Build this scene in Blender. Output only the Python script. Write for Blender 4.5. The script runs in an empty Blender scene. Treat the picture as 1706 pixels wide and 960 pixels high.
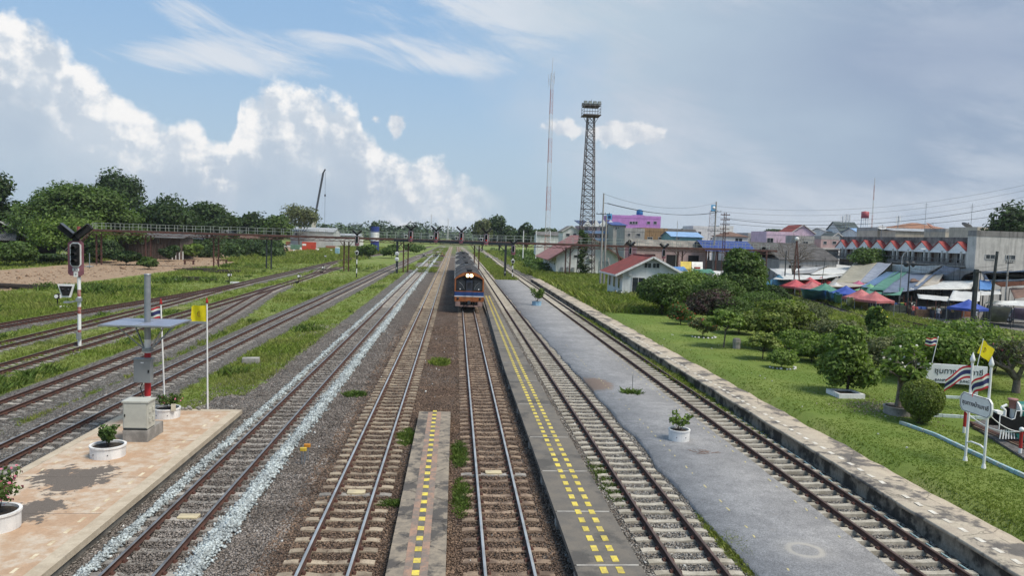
import bpy, math, random
import numpy as np
from mathutils import Vector, Matrix, noise as mnoise
rnd = random.Random(7)
R = math.radians
sc = bpy.context.scene
COL = sc.collection

# ------------------------------------------------------------------ camera
FPX, CH = 1260.0, 7.2
def _frame():
    d = np.array([760 - 853, 389 - 480, FPX], float); d /= np.linalg.norm(d)
    h = np.array([math.cos(R(1.8)), math.sin(R(1.8)), 0.0])
    up = np.cross(h, d); up /= np.linalg.norm(up)
    if up[1] > 0: up = -up
    X = np.cross(d, up); X /= np.linalg.norm(X)
    if X[0] < 0: X = -X
    return np.stack([X, d, up])
MF = _frame()
def ray(u, v):
    return MF @ np.array([u - 853, v - 480, FPX])
def g(u, v, z=0.0):
    """point of the level plane z seen at (u, v) of the photograph"""
    w = ray(u, v); t = (z - CH) / w[2]
    return Vector((w[0] * t, w[1] * t, z))
def w(u, v, Y):
    """point at the distance Y along the tracks"""
    a = ray(u, v); t = Y / a[1]
    return Vector((a[0] * t, Y, CH + a[2] * t))
cam = bpy.data.cameras.new('camera'); camo = bpy.data.objects.new('camera', cam); COL.objects.link(camo)
r_, d_, f_ = (MF @ np.array(a, float) for a in ((1, 0, 0), (0, 1, 0), (0, 0, 1)))
camo.matrix_world = Matrix(((r_[0], -d_[0], -f_[0], 0), (r_[1], -d_[1], -f_[1], 0), (r_[2], -d_[2], -f_[2], CH), (0, 0, 0, 1)))
cam.sensor_width = 36; cam.sensor_fit = 'HORIZONTAL'; cam.lens = FPX / 1706 * 36
cam.clip_start = 0.5; cam.clip_end = 30000
sc.camera = camo

# ------------------------------------------------------------------ node helper
class NT:
    def __init__(s, nt): s.nt = nt; s.n = nt.nodes; s.l = nt.links
    def new(s, t, **kw):
        n = s.n.new(t)
        for k, v in kw.items(): setattr(n, k, v)
        return n
    def put(s, sock, v):
        if v is None: return
        if isinstance(v, bpy.types.NodeSocket): s.l.new(v, sock)
        else:
            if sock.type == 'RGBA' and len(v) == 3: v = (*v, 1)
            sock.default_value = v
    def m(s, op, a, b=None, c=None, clamp=False):
        n = s.new('ShaderNodeMath', operation=op); n.use_clamp = clamp
        for i, x in enumerate((a, b, c)): s.put(n.inputs[i], x)
        return n.outputs[0]
    def mix(s, f, a, b, blend='MIX'):
        n = s.new('ShaderNodeMix', data_type='RGBA', blend_type=blend)
        s.put(n.inputs[0], f); s.put(n.inputs[6], a); s.put(n.inputs[7], b)
        return n.outputs[2]
    def rng(s, v, a, b, c=0., d=1., smooth=True):
        n = s.new('ShaderNodeMapRange', interpolation_type='SMOOTHSTEP' if smooth else 'LINEAR')
        for i, x in enumerate((v, a, b, c, d)): s.put(n.inputs[i], x)
        return n.outputs[0]
    def noise(s, vec, scale, detail=5, rough=.55, dist=0., dim='3D'):
        n = s.new('ShaderNodeTexNoise', noise_dimensions=dim)
        s.put(n.inputs['Vector'], vec); n.inputs['Scale'].default_value = scale
        n.inputs['Detail'].default_value = detail; n.inputs['Roughness'].default_value = rough
        n.inputs['Distortion'].default_value = dist
        return n.outputs[0]
    def vor(s, vec, scale, out='Distance', feature='F1', rand=1.):
        n = s.new('ShaderNodeTexVoronoi', feature=feature)
        s.put(n.inputs['Vector'], vec); n.inputs['Scale'].default_value = scale
        n.inputs['Randomness'].default_value = rand
        return n.outputs[out]
    def comb(s, x, y, z):
        n = s.new('ShaderNodeCombineXYZ')
        for i, q in enumerate((x, y, z)): s.put(n.inputs[i], q)
        return n.outputs[0]
    def sep(s, v):
        n = s.new('ShaderNodeSeparateXYZ'); s.put(n.inputs[0], v); return n.outputs

# ------------------------------------------------------------------ world: Nishita sky with clouds far away
SUN_EL, SUN_AZ = 58.0, 125.0       # high sun, up and to the right behind thin cloud
SKY = 0.12
EXPO = 0.42
wd = bpy.data.worlds.new('World'); sc.world = wd; wd.use_nodes = True
T = NT(wd.node_tree); T.n.clear()
sky = T.new('ShaderNodeTexSky', sky_type='NISHITA', sun_disc=False, sun_elevation=R(SUN_EL), sun_rotation=R(SUN_AZ))
sky.air_density = 1.0; sky.dust_density = 0.6; sky.ozone_density = 1.6
tc = T.new('ShaderNodeTexCoord'); sx, sy, sz = T.sep(tc.outputs['Generated'])
az = T.m('ARCTAN2', sx, sy); el = T.m('ARCSINE', sz)
def ae(u, v):
    d = ray(u, v); d = d / np.linalg.norm(d); return math.atan2(d[0], d[1]), math.asin(d[2])
def C(r, g_, b):       # photograph's sRGB byte colour -> radiance / SKY
    f = lambda c: ((c / 255 + .055) / 1.055) ** 2.4
    k = 1 / SKY / 2 ** EXPO; return (f(r) * k, f(g_) * k, f(b) * k)
vec = T.comb(az, el, 0.0)
n_big = T.noise(vec, 7, 6, .55)
n_bil = T.vor(vec, 22, feature='SMOOTH_F1')
n_bi2 = T.vor(T.comb(T.m('ADD', az, 3.1), T.m('ADD', el, T.m('MULTIPLY', n_big, .05)), 0.), 48, feature='SMOOTH_F1')
n_fin = T.noise(vec, 38, 6, .6)
n_off = T.noise(T.comb(T.m('ADD', az, .012), T.m('ADD', el, .014), 0.), 38, 5, .6)
n_bo = T.vor(T.comb(T.m('ADD', az, .010), T.m('ADD', el, .012), 0.), 22, feature='SMOOTH_F1')
col = T.mix(.80, sky.outputs[0], C(150, 187, 224))
# pale air near the horizon
col = T.mix(T.rng(el, .30, .0, 0., .82), col, C(186, 205, 218))
# streaky high cloud
sv = T.comb(T.m('MULTIPLY', az, .8), T.m('ADD', T.m('MULTIPLY', el, 3.6), T.m('MULTIPLY', az, 1.0)), 0.)
n_st = T.noise(sv, 6.2, 8, .68, .7)
def blob(u, v, wu, wv):
    a0, e0 = ae(u, v); sa, se = wu / FPX, wv / FPX
    q = T.m('ADD', T.m('POWER', T.m('ABSOLUTE', T.m('DIVIDE', T.m('SUBTRACT', az, a0), sa)), 2.), T.m('POWER', T.m('ABSOLUTE', T.m('DIVIDE', T.m('SUBTRACT', el, e0), se)), 2.))
    return T.m('EXPONENT', T.m('MULTIPLY', q, -1.))
def add(*a):
    r = a[0]
    for b in a[1:]: r = T.m('ADD', r, b)
    return r
st_w = add(T.m('MULTIPLY', blob(390, 95, 150, 34), 1.15), T.m('MULTIPLY', blob(330, 10, 90, 22), .7), T.m('MULTIPLY', blob(560, 62, 170, 14), .6), T.m('MULTIPLY', blob(860, 20, 260, 60), 1.2), T.m('MULTIPLY', blob(760, 105, 130, 26), .95), T.m('MULTIPLY', blob(760, 178, 90, 12), .5), T.m('MULTIPLY', blob(240, 95, 90, 22), .4))
st_m = T.rng(T.m('ADD', T.m('MULTIPLY', n_st, .9), T.m('MULTIPLY', st_w, .42)), .66, .96, 0., .92)
col = T.mix(st_m, col, C(222, 228, 236))
# grey veil that covers the right half of the sky
a0, _ = ae(900, 200)
edge = T.m('ADD', T.m('SUBTRACT', az, a0), T.m('ADD', T.m('MULTIPLY', T.m('SUBTRACT', n_big, .5), .30), T.m('MULTIPLY', T.m('SUBTRACT', el, .15), .45)))
veil = T.rng(edge, -.10, .14, 0., .93)
v_tone = T.noise(T.comb(T.m('MULTIPLY', az, 1.0), T.m('MULTIPLY', el, 2.2), 4.), 3.2, 6, .55)
v_pos = T.rng(T.m('ADD', T.m('SUBTRACT', az, .12), T.m('MULTIPLY', T.m('SUBTRACT', v_tone, .5), .55)), .0, .5)
vcol = T.mix(v_pos, C(190, 207, 221), C(153, 171, 195))
vcol = T.mix(T.rng(T.m('ADD', T.m('MULTIPLY', v_tone, .7), T.m('MULTIPLY', n_st, .3)), .43, .64, 0., .95), vcol, C(206, 214, 225))
vcol = T.mix(T.m('MULTIPLY', blob(1600, 90, 330, 80), .8), vcol, C(152, 168, 194))
col = T.mix(veil, col, vcol)
# cumulus bank: outline height over azimuth
crv = T.new('ShaderNodeFloatCurve'); cm = crv.mapping; cm.use_clip = False
pts = [(-300, 60), (-120, 20), (-40, 5), (0, 14), (40, 14), (80, 48), (112, 100), (165, 118), (205, 160), (240, 172), (275, 205), (330, 212), (350, 236), (385, 246), (398, 165), (430, 139), (480, 136), (540, 150), (596, 172), (606, 208), (640, 246), (690, 262), (740, 256), (758, 290), (850, 315), (960, 340), (1200, 370)]
AZ0, AZW, ELW = -.85, 1.9, .45
P_ = []
for u, v in pts:
    a, e = ae(u, v); P_.append(((a - AZ0) / AZW, max(0, e) / ELW))
c0 = cm.curves[0]
c0.points[0].location = (0, P_[0][1]); c0.points[1].location = (1, .0)
for p in P_: c0.points.new(*p)
for p in c0.points: p.handle_type = 'VECTOR'
cm.update()
T.l.new(T.m('DIVIDE', T.m('SUBTRACT', az, AZ0), AZW), crv.inputs['Value'])
ridge = T.m('MULTIPLY', crv.outputs[0], ELW)
puff = T.m('ADD', T.m('MULTIPLY', T.m('SUBTRACT', .42, n_bil), .034), T.m('ADD', T.m('MULTIPLY', T.m('SUBTRACT', .4, n_bi2), .014), T.m('MULTIPLY', T.m('SUBTRACT', n_fin, .5), .05)))
depth = T.m('SUBTRACT', T.m('ADD', ridge, puff), el)
cum = T.rng(depth, T.m('MULTIPLY', n_big, -.010), T.m('ADD', .002, T.m('MULTIPLY', n_big, .026)))
relief = T.m('ADD', T.m('MULTIPLY', T.m('SUBTRACT', n_fin, n_off), 2.2), T.m('MULTIPLY', T.m('SUBTRACT', n_bo, n_bil), 1.1))
n_b3 = T.vor(T.comb(T.m('ADD', az, T.m('MULTIPLY', n_fin, .03)), T.m('ADD', T.m('MULTIPLY', el, 1.15), T.m('MULTIPLY', n_fin, .03)), 2.), 11, feature='SMOOTH_F1')
n_b3o = T.vor(T.comb(T.m('ADD', T.m('ADD', az, .016), T.m('MULTIPLY', n_fin, .03)), T.m('ADD', T.m('MULTIPLY', T.m('ADD', el, .018), 1.15), T.m('MULTIPLY', n_fin, .03)), 2.), 11, feature='SMOOTH_F1')
relief2 = T.m('ADD', relief, T.m('MULTIPLY', T.m('SUBTRACT', n_b3o, n_b3), 1.5))
fade = T.rng(T.m('ADD', depth, T.m('MULTIPLY', T.m('SUBTRACT', n_big, .5), .10)), .17, .02)
lit = T.m('ADD', T.m('MULTIPLY', T.rng(depth, .06, .0, .0, 1., False), .42), T.m('ADD', T.m('MULTIPLY', fade, .34), T.m('MULTIPLY', relief2, T.m('ADD', .12, T.m('MULTIPLY', fade, 1.0)))), clamp=True)
body = T.mix(T.rng(depth, .03, .20), C(208, 218, 229), C(184, 202, 218))
body = T.mix(T.rng(n_big, .42, .66, 0., .5), body, C(176, 192, 211))
ccol = T.mix(T.rng(lit, .12, .95), body, C(252, 251, 250))
cum = T.m('MULTIPLY', T.m('MULTIPLY', cum, T.rng(depth, .30, .13, .70, 1.)), T.rng(az, ae(860, 300)[0], ae(735, 300)[0], .0, 1.))
col = T.mix(cum, col, ccol)
# loose puffs
pw = add(blob(661, 208, 17, 34), T.m('MULTIPLY', blob(626, 197, 14, 10), .8), blob(1030, 222, 48, 24), T.m('MULTIPLY', blob(1075, 226, 38, 16), .8), T.m('MULTIPLY', blob(930, 215, 44, 18), .72))
pm = T.rng(add(pw, T.m('MULTIPLY', T.m('SUBTRACT', n_fin, .5), 1.6), T.m('MULTIPLY', T.m('SUBTRACT', .45, n_bil), .5)), .42, .75, 0., .8)
col = T.mix(pm, col, T.mix(T.m('ADD', .5, T.m('MULTIPLY', relief, 1.6), clamp=True), C(206, 213, 223), C(244, 243, 243)))
below = T.rng(el, .0, -.03)
col = T.mix(below, col, C(120, 130, 120))
bg = T.new('ShaderNodeBackground'); T.l.new(col, bg.inputs[0]); bg.inputs[1].default_value = SKY
out = T.new('ShaderNodeOutputWorld'); T.l.new(bg.outputs[0], out.inputs[0])
wd.cycles.sampling_method = 'MANUAL'; wd.cycles.sample_map_resolution = 512

sl = bpy.data.lights.new('sun', 'SUN'); sl.energy = 3.0; sl.angle = R(24); sl.color = (1, .93, .82)
so = bpy.data.objects.new('sun', sl); COL.objects.link(so)
so.rotation_euler = (R(90 - SUN_EL), 0, R(180 - SUN_AZ)); so.location = (0, 0, 60)
sc.view_settings.view_transform = 'Standard'; sc.view_settings.look = 'None'
sc.view_settings.gamma = 1; sc.view_settings.exposure = EXPO; sc.view_settings.use_curve_mapping = False
cy = sc.cycles
cy.max_bounces = 5; cy.diffuse_bounces = 2; cy.glossy_bounces = 2; cy.transmission_bounces = 3; cy.transparent_max_bounces = 8; cy.volume_bounces = 0
cy.use_denoising = True; cy.caustics_reflective = False; cy.caustics_refractive = False
# ------------------------------------------------------------------ materials
def lin(c):
    f = lambda x: x / 12.92 if x <= .04045 else ((x + .055) / 1.055) ** 2.4
    return tuple(f(x / 255) for x in c)
_mats = {}
def M(name, c, c2=None, scale=1.5, rough=.75, metal=0., bump=0., bscale=30., fine=0., streak=0., isl=0., transl=0., emit=None, spec=.3, lo=.38, hi=.62, wave=None, coat=0., objr=0.):
    """procedural surface: two tones mixed by noise, optional streaks of dirt, bump, per-piece variation; c = linear albedo"""
    if name in _mats: return _mats[name]
    m = bpy.data.materials.new(name); m.use_nodes = True; _mats[name] = m
    T = NT(m.node_tree); bs = T.n['Principled BSDF']; o = T.n['Material Output']
    if c2 is None: c2 = tuple(x * .78 for x in c)
    geo = T.new('ShaderNodeNewGeometry'); P = geo.outputs['Position']
    n = T.noise(P, scale, 6, .6)
    col = T.mix(T.rng(n, lo, hi), c, c2)
    if fine:
        f = T.noise(P, scale * 14, 4, .6)
        col = T.mix(1., col, T.rng(f, .25, .75, 1 - fine, 1 + fine, False), 'MULTIPLY')
    if streak:
        sp = T.n.new('ShaderNodeMapping'); sp.inputs['Scale'].default_value = (2.2, 2.2, .25); T.put(sp.inputs['Vector'], P)
        s = T.noise(sp.outputs[0], 1.3, 6, .65)
        col = T.mix(T.rng(s, .47, .68, 0., streak), col, tuple(x * .28 + .01 for x in c))
    if isl:
        col = T.mix(1., col, T.rng(geo.outputs['Random Per Island'], 0., 1., 1 - isl, 1 + isl, False), 'MULTIPLY')
    if objr: col = T.mix(1., col, T.rng(T.new('ShaderNodeObjectInfo').outputs['Random'], 0., 1., 1 - objr, 1 + objr, False), 'MULTIPLY')
    T.put(bs.inputs['Base Color'], col)
    bs.inputs['Roughness'].default_value = rough; bs.inputs['Metallic'].default_value = metal
    bs.inputs['Specular IOR Level'].default_value = spec
    if coat: bs.inputs['Coat Weight'].default_value = coat
    h = None
    if bump: h = T.noise(P, bscale, 4, .6); amt = bump
    if wave:
        ax, per = wave
        wv = T.m('SINE', T.m('MULTIPLY', T.sep(P)[ax], 2 * math.pi / per)); h = wv; amt = .35 * per
    if h is not None:
        b = T.new('ShaderNodeBump'); b.inputs['Strength'].default_value = .9; b.inputs['Distance'].default_value = amt
        T.put(b.inputs['Height'], h); T.l.new(b.outputs[0], bs.inputs['Normal'])
    if emit:
        T.put(bs.inputs['Emission Color'], emit[0]); bs.inputs['Emission Strength'].default_value = emit[1]
    if transl:
        tr = T.new('ShaderNodeBsdfTranslucent'); T.put(tr.inputs[0], T.mix(1., col, (1.3, 1.5, .6), 'MULTIPLY'))
        mx = T.new('ShaderNodeMixShader'); mx.inputs[0].default_value = transl
        T.l.new(bs.outputs[0], mx.inputs[1]); T.l.new(tr.outputs[0], mx.inputs[2]); T.l.new(mx.outputs[0], o.inputs[0])
    return m

# ------------------------------------------------------------------ mesh builder
class MB:
    def __init__(s): s.v = []; s.f = []; s.mi = []; s.sm = []
    def add(s, vs, fs, mi=0, sm=False):
        o = len(s.v); s.v += [tuple(p) for p in vs]
        for f in fs: s.f.append(tuple(i + o for i in f)); s.mi.append(mi); s.sm.append(sm)
        return s
    def box(s, c, d, mi=0, rz=0., taper=1., bev=0.):
        """box centred at c with size d, turned by rz, top scaled by taper; chamfered vertical edges with bev"""
        cx, cy, cz = c; x, y, z = (q / 2 for q in d)
        if bev:
            b = min(bev, x * .9, y * .9); base = [(-x + b, -y), (x - b, -y), (x, -y + b), (x, y - b), (x - b, y), (-x + b, y), (-x, y - b), (-x, -y + b)]
            lo = [(px, py, -z) for px, py in base]; hi = [(px * taper, py * taper, z) for px, py in base]; n = 8
        else:
            base = [(-x, -y), (x, -y), (x, y), (-x, y)]; n = 4
            lo = [(px, py, -z) for px, py in base]; hi = [(px * taper, py * taper, z) for px, py in base]
        ca, sa = math.cos(rz), math.sin(rz)
        vs = [(cx + px * ca - py * sa, cy + px * sa + py * ca, cz + pz) for px, py, pz in lo + hi]
        fs = [tuple(range(n))[::-1], tuple(range(n, 2 * n))] + [(i, (i + 1) % n, n + (i + 1) % n, n + i) for i in range(n)]
        return s.add(vs, fs, mi)
    def tube(s, a, b, r, r2=None, n=8, mi=0, caps=True, sm=True):
        a, b = Vector(a), Vector(b); r2 = r if r2 is None else r2
        d = (b - a)
        if d.length < 1e-6: return s
        d.normalize(); u = d.cross(Vector((0, 0, 1)) if abs(d.z) < .9 else Vector((1, 0, 0))).normalized(); v = d.cross(u)
        vs = [a + (u * math.cos(2 * math.pi * i / n) + v * math.sin(2 * math.pi * i / n)) * r for i in range(n)]
        vs += [b + (u * math.cos(2 * math.pi * i / n) + v * math.sin(2 * math.pi * i / n)) * r2 for i in range(n)]
        fs = [(i, (i + 1) % n, n + (i + 1) % n, n + i) for i in range(n)]
        s.add(vs, fs, mi, sm)
        if caps: s.add(vs, [tuple(range(n))[::-1], tuple(range(n, 2 * n))], mi)
        return s
    def bar(s, a, b, wd_, h, mi=0):
        """straight square bar from a to b"""
        a, b = Vector(a), Vector(b); d = (b - a).normalized()
        u = d.cross(Vector((0, 0, 1)) if abs(d.z) < .95 else Vector((0, 1, 0))).normalized(); v = u.cross(d)
        vs = [p + u * i * wd_ / 2 + v * j * h / 2 for p in (a, b) for i, j in ((-1, -1), (1, -1), (1, 1), (-1, 1))]
        return s.add(vs, [(3, 2, 1, 0), (4, 5, 6, 7)] + [(i, (i + 1) % 4, 4 + (i + 1) % 4, 4 + i) for i in range(4)], mi)
    def path(s, pts, r, n=6, mi=0):
        for a, b in zip(pts[:-1], pts[1:]): s.tube(a, b, r, n=n, mi=mi)
        return s
    def lathe(s, c, prof, n=24, mi=0, sm=True, cap=True):
        cx, cy, cz = c; k = len(prof)
        vs = [(cx + r * math.cos(2 * math.pi * i / n), cy + r * math.sin(2 * math.pi * i / n), cz + z) for r, z in prof for i in range(n)]
        fs = [(j * n + i, j * n + (i + 1) % n, (j + 1) * n + (i + 1) % n, (j + 1) * n + i) for j in range(k - 1) for i in range(n)]
        s.add(vs, fs, mi, sm)
        return s
    def disc(s, c, r, n=24, mi=0, nz=1):
        cx, cy, cz = c
        return s.add([(cx + r * math.cos(2 * math.pi * i / n), cy + r * math.sin(2 * math.pi * i / n), cz) for i in range(n)], [tuple(range(n)) if nz > 0 else tuple(range(n))[::-1]], mi)
    def prism(s, pts, z0, z1, mi=0):
        n = len(pts)
        vs = [(x, y, z0) for x, y in pts] + [(x, y, z1) for x, y in pts]
        return s.add(vs, [tuple(range(n))[::-1], tuple(range(n, 2 * n))] + [(i, (i + 1) % n, n + (i + 1) % n, n + i) for i in range(n)], mi)
    def slab(s, pts, t, mi=0):
        """flat polygon of 3-D points given a thickness straight down"""
        n = len(pts); lo = [(p[0], p[1], p[2] - t) for p in pts]
        return s.add(lo + [tuple(p) for p in pts], [tuple(range(n))[::-1], tuple(range(n, 2 * n))] + [(i, (i + 1) % n, n + (i + 1) % n, n + i) for i in range(n)], mi)
    def ball(s, c, r, n=12, mi=0, sz=1.):
        k = max(4, n // 2); prof = [(max(r * math.sin(math.pi * j / k), 1e-4), -r * sz * math.cos(math.pi * j / k)) for j in range(k + 1)]
        return s.lathe(c, prof, n, mi)
    def build(s, name, mats, parent=None, loc=None):
        me = bpy.data.meshes.new(name); me.from_pydata(s.v, [], s.f); 
        if not isinstance(mats, (list, tuple)): mats = [mats]
        for m in mats: me.materials.append(m)
        me.polygons.foreach_set('material_index', s.mi); me.polygons.foreach_set('use_smooth', s.sm); me.update()
        o = bpy.data.objects.new(name, me); COL.objects.link(o)
        if parent is not None: o.parent = parent
        if loc is not None: o.location = loc
        return o
def npmesh(name, v, f, mats, parent=None, mi=None, smooth=False):
    """mesh from numpy arrays; f is (M, k)"""
    v = np.asarray(v, np.float32); f = np.asarray(f, np.int32)
    me = bpy.data.meshes.new(name); me.vertices.add(len(v)); me.vertices.foreach_set('co', v.ravel())
    k = f.shape[1]; me.loops.add(f.size); me.loops.foreach_set('vertex_index', f.ravel())
    me.polygons.add(len(f)); me.polygons.foreach_set('loop_start', np.arange(0, f.size, k, dtype=np.int32))
    me.polygons.foreach_set('loop_total', np.full(len(f), k, np.int32))
    if not isinstance(mats, (list, tuple)): mats = [mats]
    for m in mats: me.materials.append(m)
    if mi is not None: me.polygons.foreach_set('material_index', np.asarray(mi, np.int32))
    if smooth: me.polygons.foreach_set('use_smooth', np.ones(len(f), bool))
    me.update(calc_edges=True); me.validate()
    o = bpy.data.objects.new(name, me); COL.objects.link(o)
    if parent is not None: o.parent = parent
    return o
def tag(o, label=None, cat=None, group=None, kind=None):
    if label: o['label'] = label
    if cat: o['category'] = cat
    if group: o['group'] = group
    if kind: o['kind'] = kind
    return o
def thing(name, loc, label, cat, rz=0., group=None):
    o = bpy.data.objects.new(name, None); COL.objects.link(o); o.location = loc; o.rotation_euler = (0, 0, rz)
    o.empty_display_size = .2
    return tag(o, label, cat, group)
def dup(root, loc, rz=None, label=None, group=None, scale=None):
    def cp(o, par):
        c = o.copy(); COL.objects.link(c); c.parent = par
        for ch in o.children: cp(ch, c)
        return c
    c = cp(root, None); c.location = loc
    if rz is not None: c.rotation_euler = (0, 0, rz)
    if label: c['label'] = label
    if group: c['group'] = group
    if scale: c.scale = scale if hasattr(scale, '__len__') else (scale,) * 3
    return c
nrs = np.random.RandomState(5)
def vnoise(x, y, s, seed=0):
    """smooth value noise on arrays, about 0..1"""
    rs = np.random.RandomState(seed); tb = rs.rand(256, 256)
    X = x * s; Y = y * s; xi = np.floor(X).astype(int); yi = np.floor(Y).astype(int); fx = X - xi; fy = Y - yi
    fx = fx * fx * (3 - 2 * fx); fy = fy * fy * (3 - 2 * fy)
    a = tb[xi % 256, yi % 256]; b = tb[(xi + 1) % 256, yi % 256]; c = tb[xi % 256, (yi + 1) % 256]; d = tb[(xi + 1) % 256, (yi + 1) % 256]
    return (a * (1 - fx) + b * fx) * (1 - fy) + (c * (1 - fx) + d * fx) * fy
def fbm(x, y, s, seed=0, o=3):
    r = 0; a = .5; t = 0
    for i in range(o): r = r + a * vnoise(x, y, s * 2 ** i, seed + i); t += a; a *= .5
    return r / t

# ------------------------------------------------------------------ railway geometry
XA, XB, XC, XD, XE = -6.55, -2.61, 1.34, 5.57, 11.03
TRACKS = {   # centre lines (x, y)
 'A': [(XA, 6), (XA, 420)], 'B': [(XB, 6), (XB, 420)], 'C': [(XC, 6), (XC, 420)],
 'D': [(XD, 6), (XD, 180), (5.2, 260), (3.0, 420)], 'E': [(XE, 6), (XE, 175), (11.4, 230), (12.5, 420)],
 'F': [(-13.9, 14), (-13.8, 60), (-13.2, 110), (-12.9, 150), (-11.5, 220), (-9.5, 300), (-8.2, 400)],
 'G': [(-17.4, 14), (-17.4, 44), (-17.75, 52), (-18.9, 64), (-20.6, 79), (-21.7, 90), (-22.0, 98)],
 'H': [(-22.0, 20), (-22.0, 100), (-22.3, 120), (-22.9, 128), (-24.3, 140), (-26.2, 158), (-27.1, 172)],
 'I': [(-26.1, 24), (-26.1, 60), (-26.3, 74), (-26.9, 88), (-27.1, 100)],
 'J': [(-31.9, 24), (-31.3, 48), (-30.6, 58), (-29.0, 72), (-27.8, 84), (-27.2, 96), (-27.2, 180), (-26.0, 215), (-22.8, 258), (-16, 345), (-12.5, 410)],
 'K': [(-22.6, 120), (-22.6, 152)],
}
def resample(p, step):
    p = np.array(p, float); d = np.r_[0, np.cumsum(np.hypot(*np.diff(p, axis=0).T))]
    # smooth through the knots
    t = np.arange(0, d[-1], step)
    x = np.interp(t, d, p[:, 0]); y = np.interp(t, d, p[:, 1])
    if len(p) > 2:
        k = max(3, int(12 / step)) | 1; ker = np.hanning(k + 2)[1:-1]; ker /= ker.sum()
        xp = np.pad(x, k // 2, mode='reflect', reflect_type='odd'); yp = np.pad(y, k // 2, mode='reflect', reflect_type='odd')
        x = np.convolve(xp, ker, 'valid'); y = np.convolve(yp, ker, 'valid')
    return np.stack([x, y], 1)
def side(pl):
    d = np.gradient(pl, axis=0); d /= np.hypot(*d.T)[:, None]; return d, np.stack([d[:, 1], -d[:, 0]], 1)
PL = {k: resample(v, 1.0) for k, v in TRACKS.items()}
def pdist(x, y, pl):
    """distance of points to a polyline, coarse but quick (tracks run mostly along y)"""
    xi = np.interp(y, pl[:, 1], pl[:, 0]); d = np.abs(x - xi)
    d = np.where((y < pl[0, 1]) | (y > pl[-1, 1]), np.hypot(x - np.where(y < pl[0, 1], pl[0, 0], pl[-1, 0]), y - np.clip(y, pl[0, 1], pl[-1, 1])), d)
    return d
# the disused siding by the market
SID = [g(u, v, 0) for u, v in ((1302, 485), (1352, 500), (1402, 517), (1480, 540), (1560, 557), (1650, 579), (1760, 604))]
SID = [(p.x, p.y) for p in SID][::-1]
SID2 = [(x + 5 * .5, y + 5) for x, y in SID]
PLS = resample(SID, 1.0)

# ------------------------------------------------------------------ ground: one sheet to the horizon with surface kinds as attributes
def axis(stops):
    r = []
    for a, b, s in stops: r += list(np.arange(a, b, s))
    return np.array(r + [stops[-1][1]])
def gz(x, y):
    """ground height"""
    z = np.full_like(x, -.34)
    sm = lambda a, b, t: (lambda q: q * q * (3 - 2 * q))(np.clip((t - a) / (b - a), 0, 1))
    z = z + (.145) * sm(-11.4, -9.0, x)                        # ballast bed of the main tracks
    for k in ('F', 'G', 'H', 'I', 'J', 'K'):
        z = np.maximum(z, -.19 - .16 * sm(1.1, 2.4, pdist(x, y, PL[k])))
    z = z - .05 * sm(9.0, 9.6, x) * (1 - sm(13.5, 14.2, x))
    end = 1 - sm(108, 118, y)
    z = z + (.37 * end + .05 * (1 - end)) * sm(14.2, 14.9, x) * (1 - sm(30, 45, x) * .8)
    z = z - .75 * sm(2.5, 7, x - (37 + (y - 60) * .26)) * sm(40, 60, y) * (1 - sm(170, 220, y))
    z = z + (fbm(x, y, .35, 3) - .5) * .10 * sm(-10.5, -12.5, x) * sm(1.3, 2.6, np.minimum.reduce([pdist(x, y, PL[k]) for k in 'FGHIJ']))
    return z
xs = axis([(-9000, -2000, 1000), (-2000, -400, 200), (-400, -120, 20), (-120, -44, 4), (-44, -34, 1), (-34, 17, .4), (17, 60, 1), (60, 120, 4), (120, 400, 20), (400, 2000, 200), (2000, 9000, 1000)])
ys = axis([(-200, 0, 40), (0, 12, 2), (12, 60, .5), (60, 130, 1), (130, 240, 2), (240, 480, 8), (480, 2000, 100), (2000, 16000, 1000)])
GX, GY = np.meshgrid(xs, ys); gx, gy = GX.ravel(), GY.ravel()
gzv = gz(gx, gy); nx, ny = len(xs), len(ys)
ii = (np.arange(ny - 1)[:, None] * nx + np.arange(nx - 1)[None]).ravel()
sst = lambda a, b, t: (lambda q: q * q * (3 - 2 * q))(np.clip((t - a) / (b - a), 0, 1))
def balf(gx, gy):
    bal = sst(-10.6, -9.9, gx) * (1 - sst(13.9, 14.4, gx)) * (1 - .55 * sst(150, 300, gy))
    # grass strips run into the bed between A and the platform end, and beyond the asphalt
    bal = np.where((gx < -8.2) & (gy > 33.5) & (gy < 400), sst(-9.6 + 0, -8.4, gx) * .9, bal)
    bal = np.where((gx > 7.0) & (gx < 9.6) & (gy > 105), .15, bal)
    for k, wd2, st in (('F', 1.9, .9), ('G', 1.9, .74), ('H', 1.5, .50), ('I', 1.6, .50), ('J', 2.0, .64), ('K', 1.3, .7)):
        bal = np.maximum(bal, st * (1 - sst(wd2 * .62, wd2 * 1.25, pdist(gx, gy, PL[k]))))
    bal = np.maximum(bal, .62 * (1 - sst(.7, 1.8, pdist(gx, gy, PLS))))
    return bal
bal = balf(gx, gy)
rus = np.exp(-((gx + .6) / 4.2) ** 2) * (1 - sst(60, 140, gy) * .5)
dl = pdist(gx, gy, np.array([(-62, 60), (-58, 90), (-55, 120), (-56, 150), (-62, 190), (-64, 230)], float))
dirt = np.where((gx < -44), 1 - sst(9, 15, np.abs(dl)), 0.)
dirt = np.maximum(dirt, .9 * (1 - sst(25, 40, np.hypot((gx + 62) / 1.2, (gy - 258) / 1.6))))
town = sst(44, 50, gx) * sst(60, 70, gy) * (1 - sst(330, 420, gy))
town = np.where(gx > 30, town, 0)
lawn = sst(14.2, 14.9, gx) * (1 - sst(96, 108, gy)) * (1 - sst(27, 33, gx + .0 * gy))
fields = 0
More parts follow.
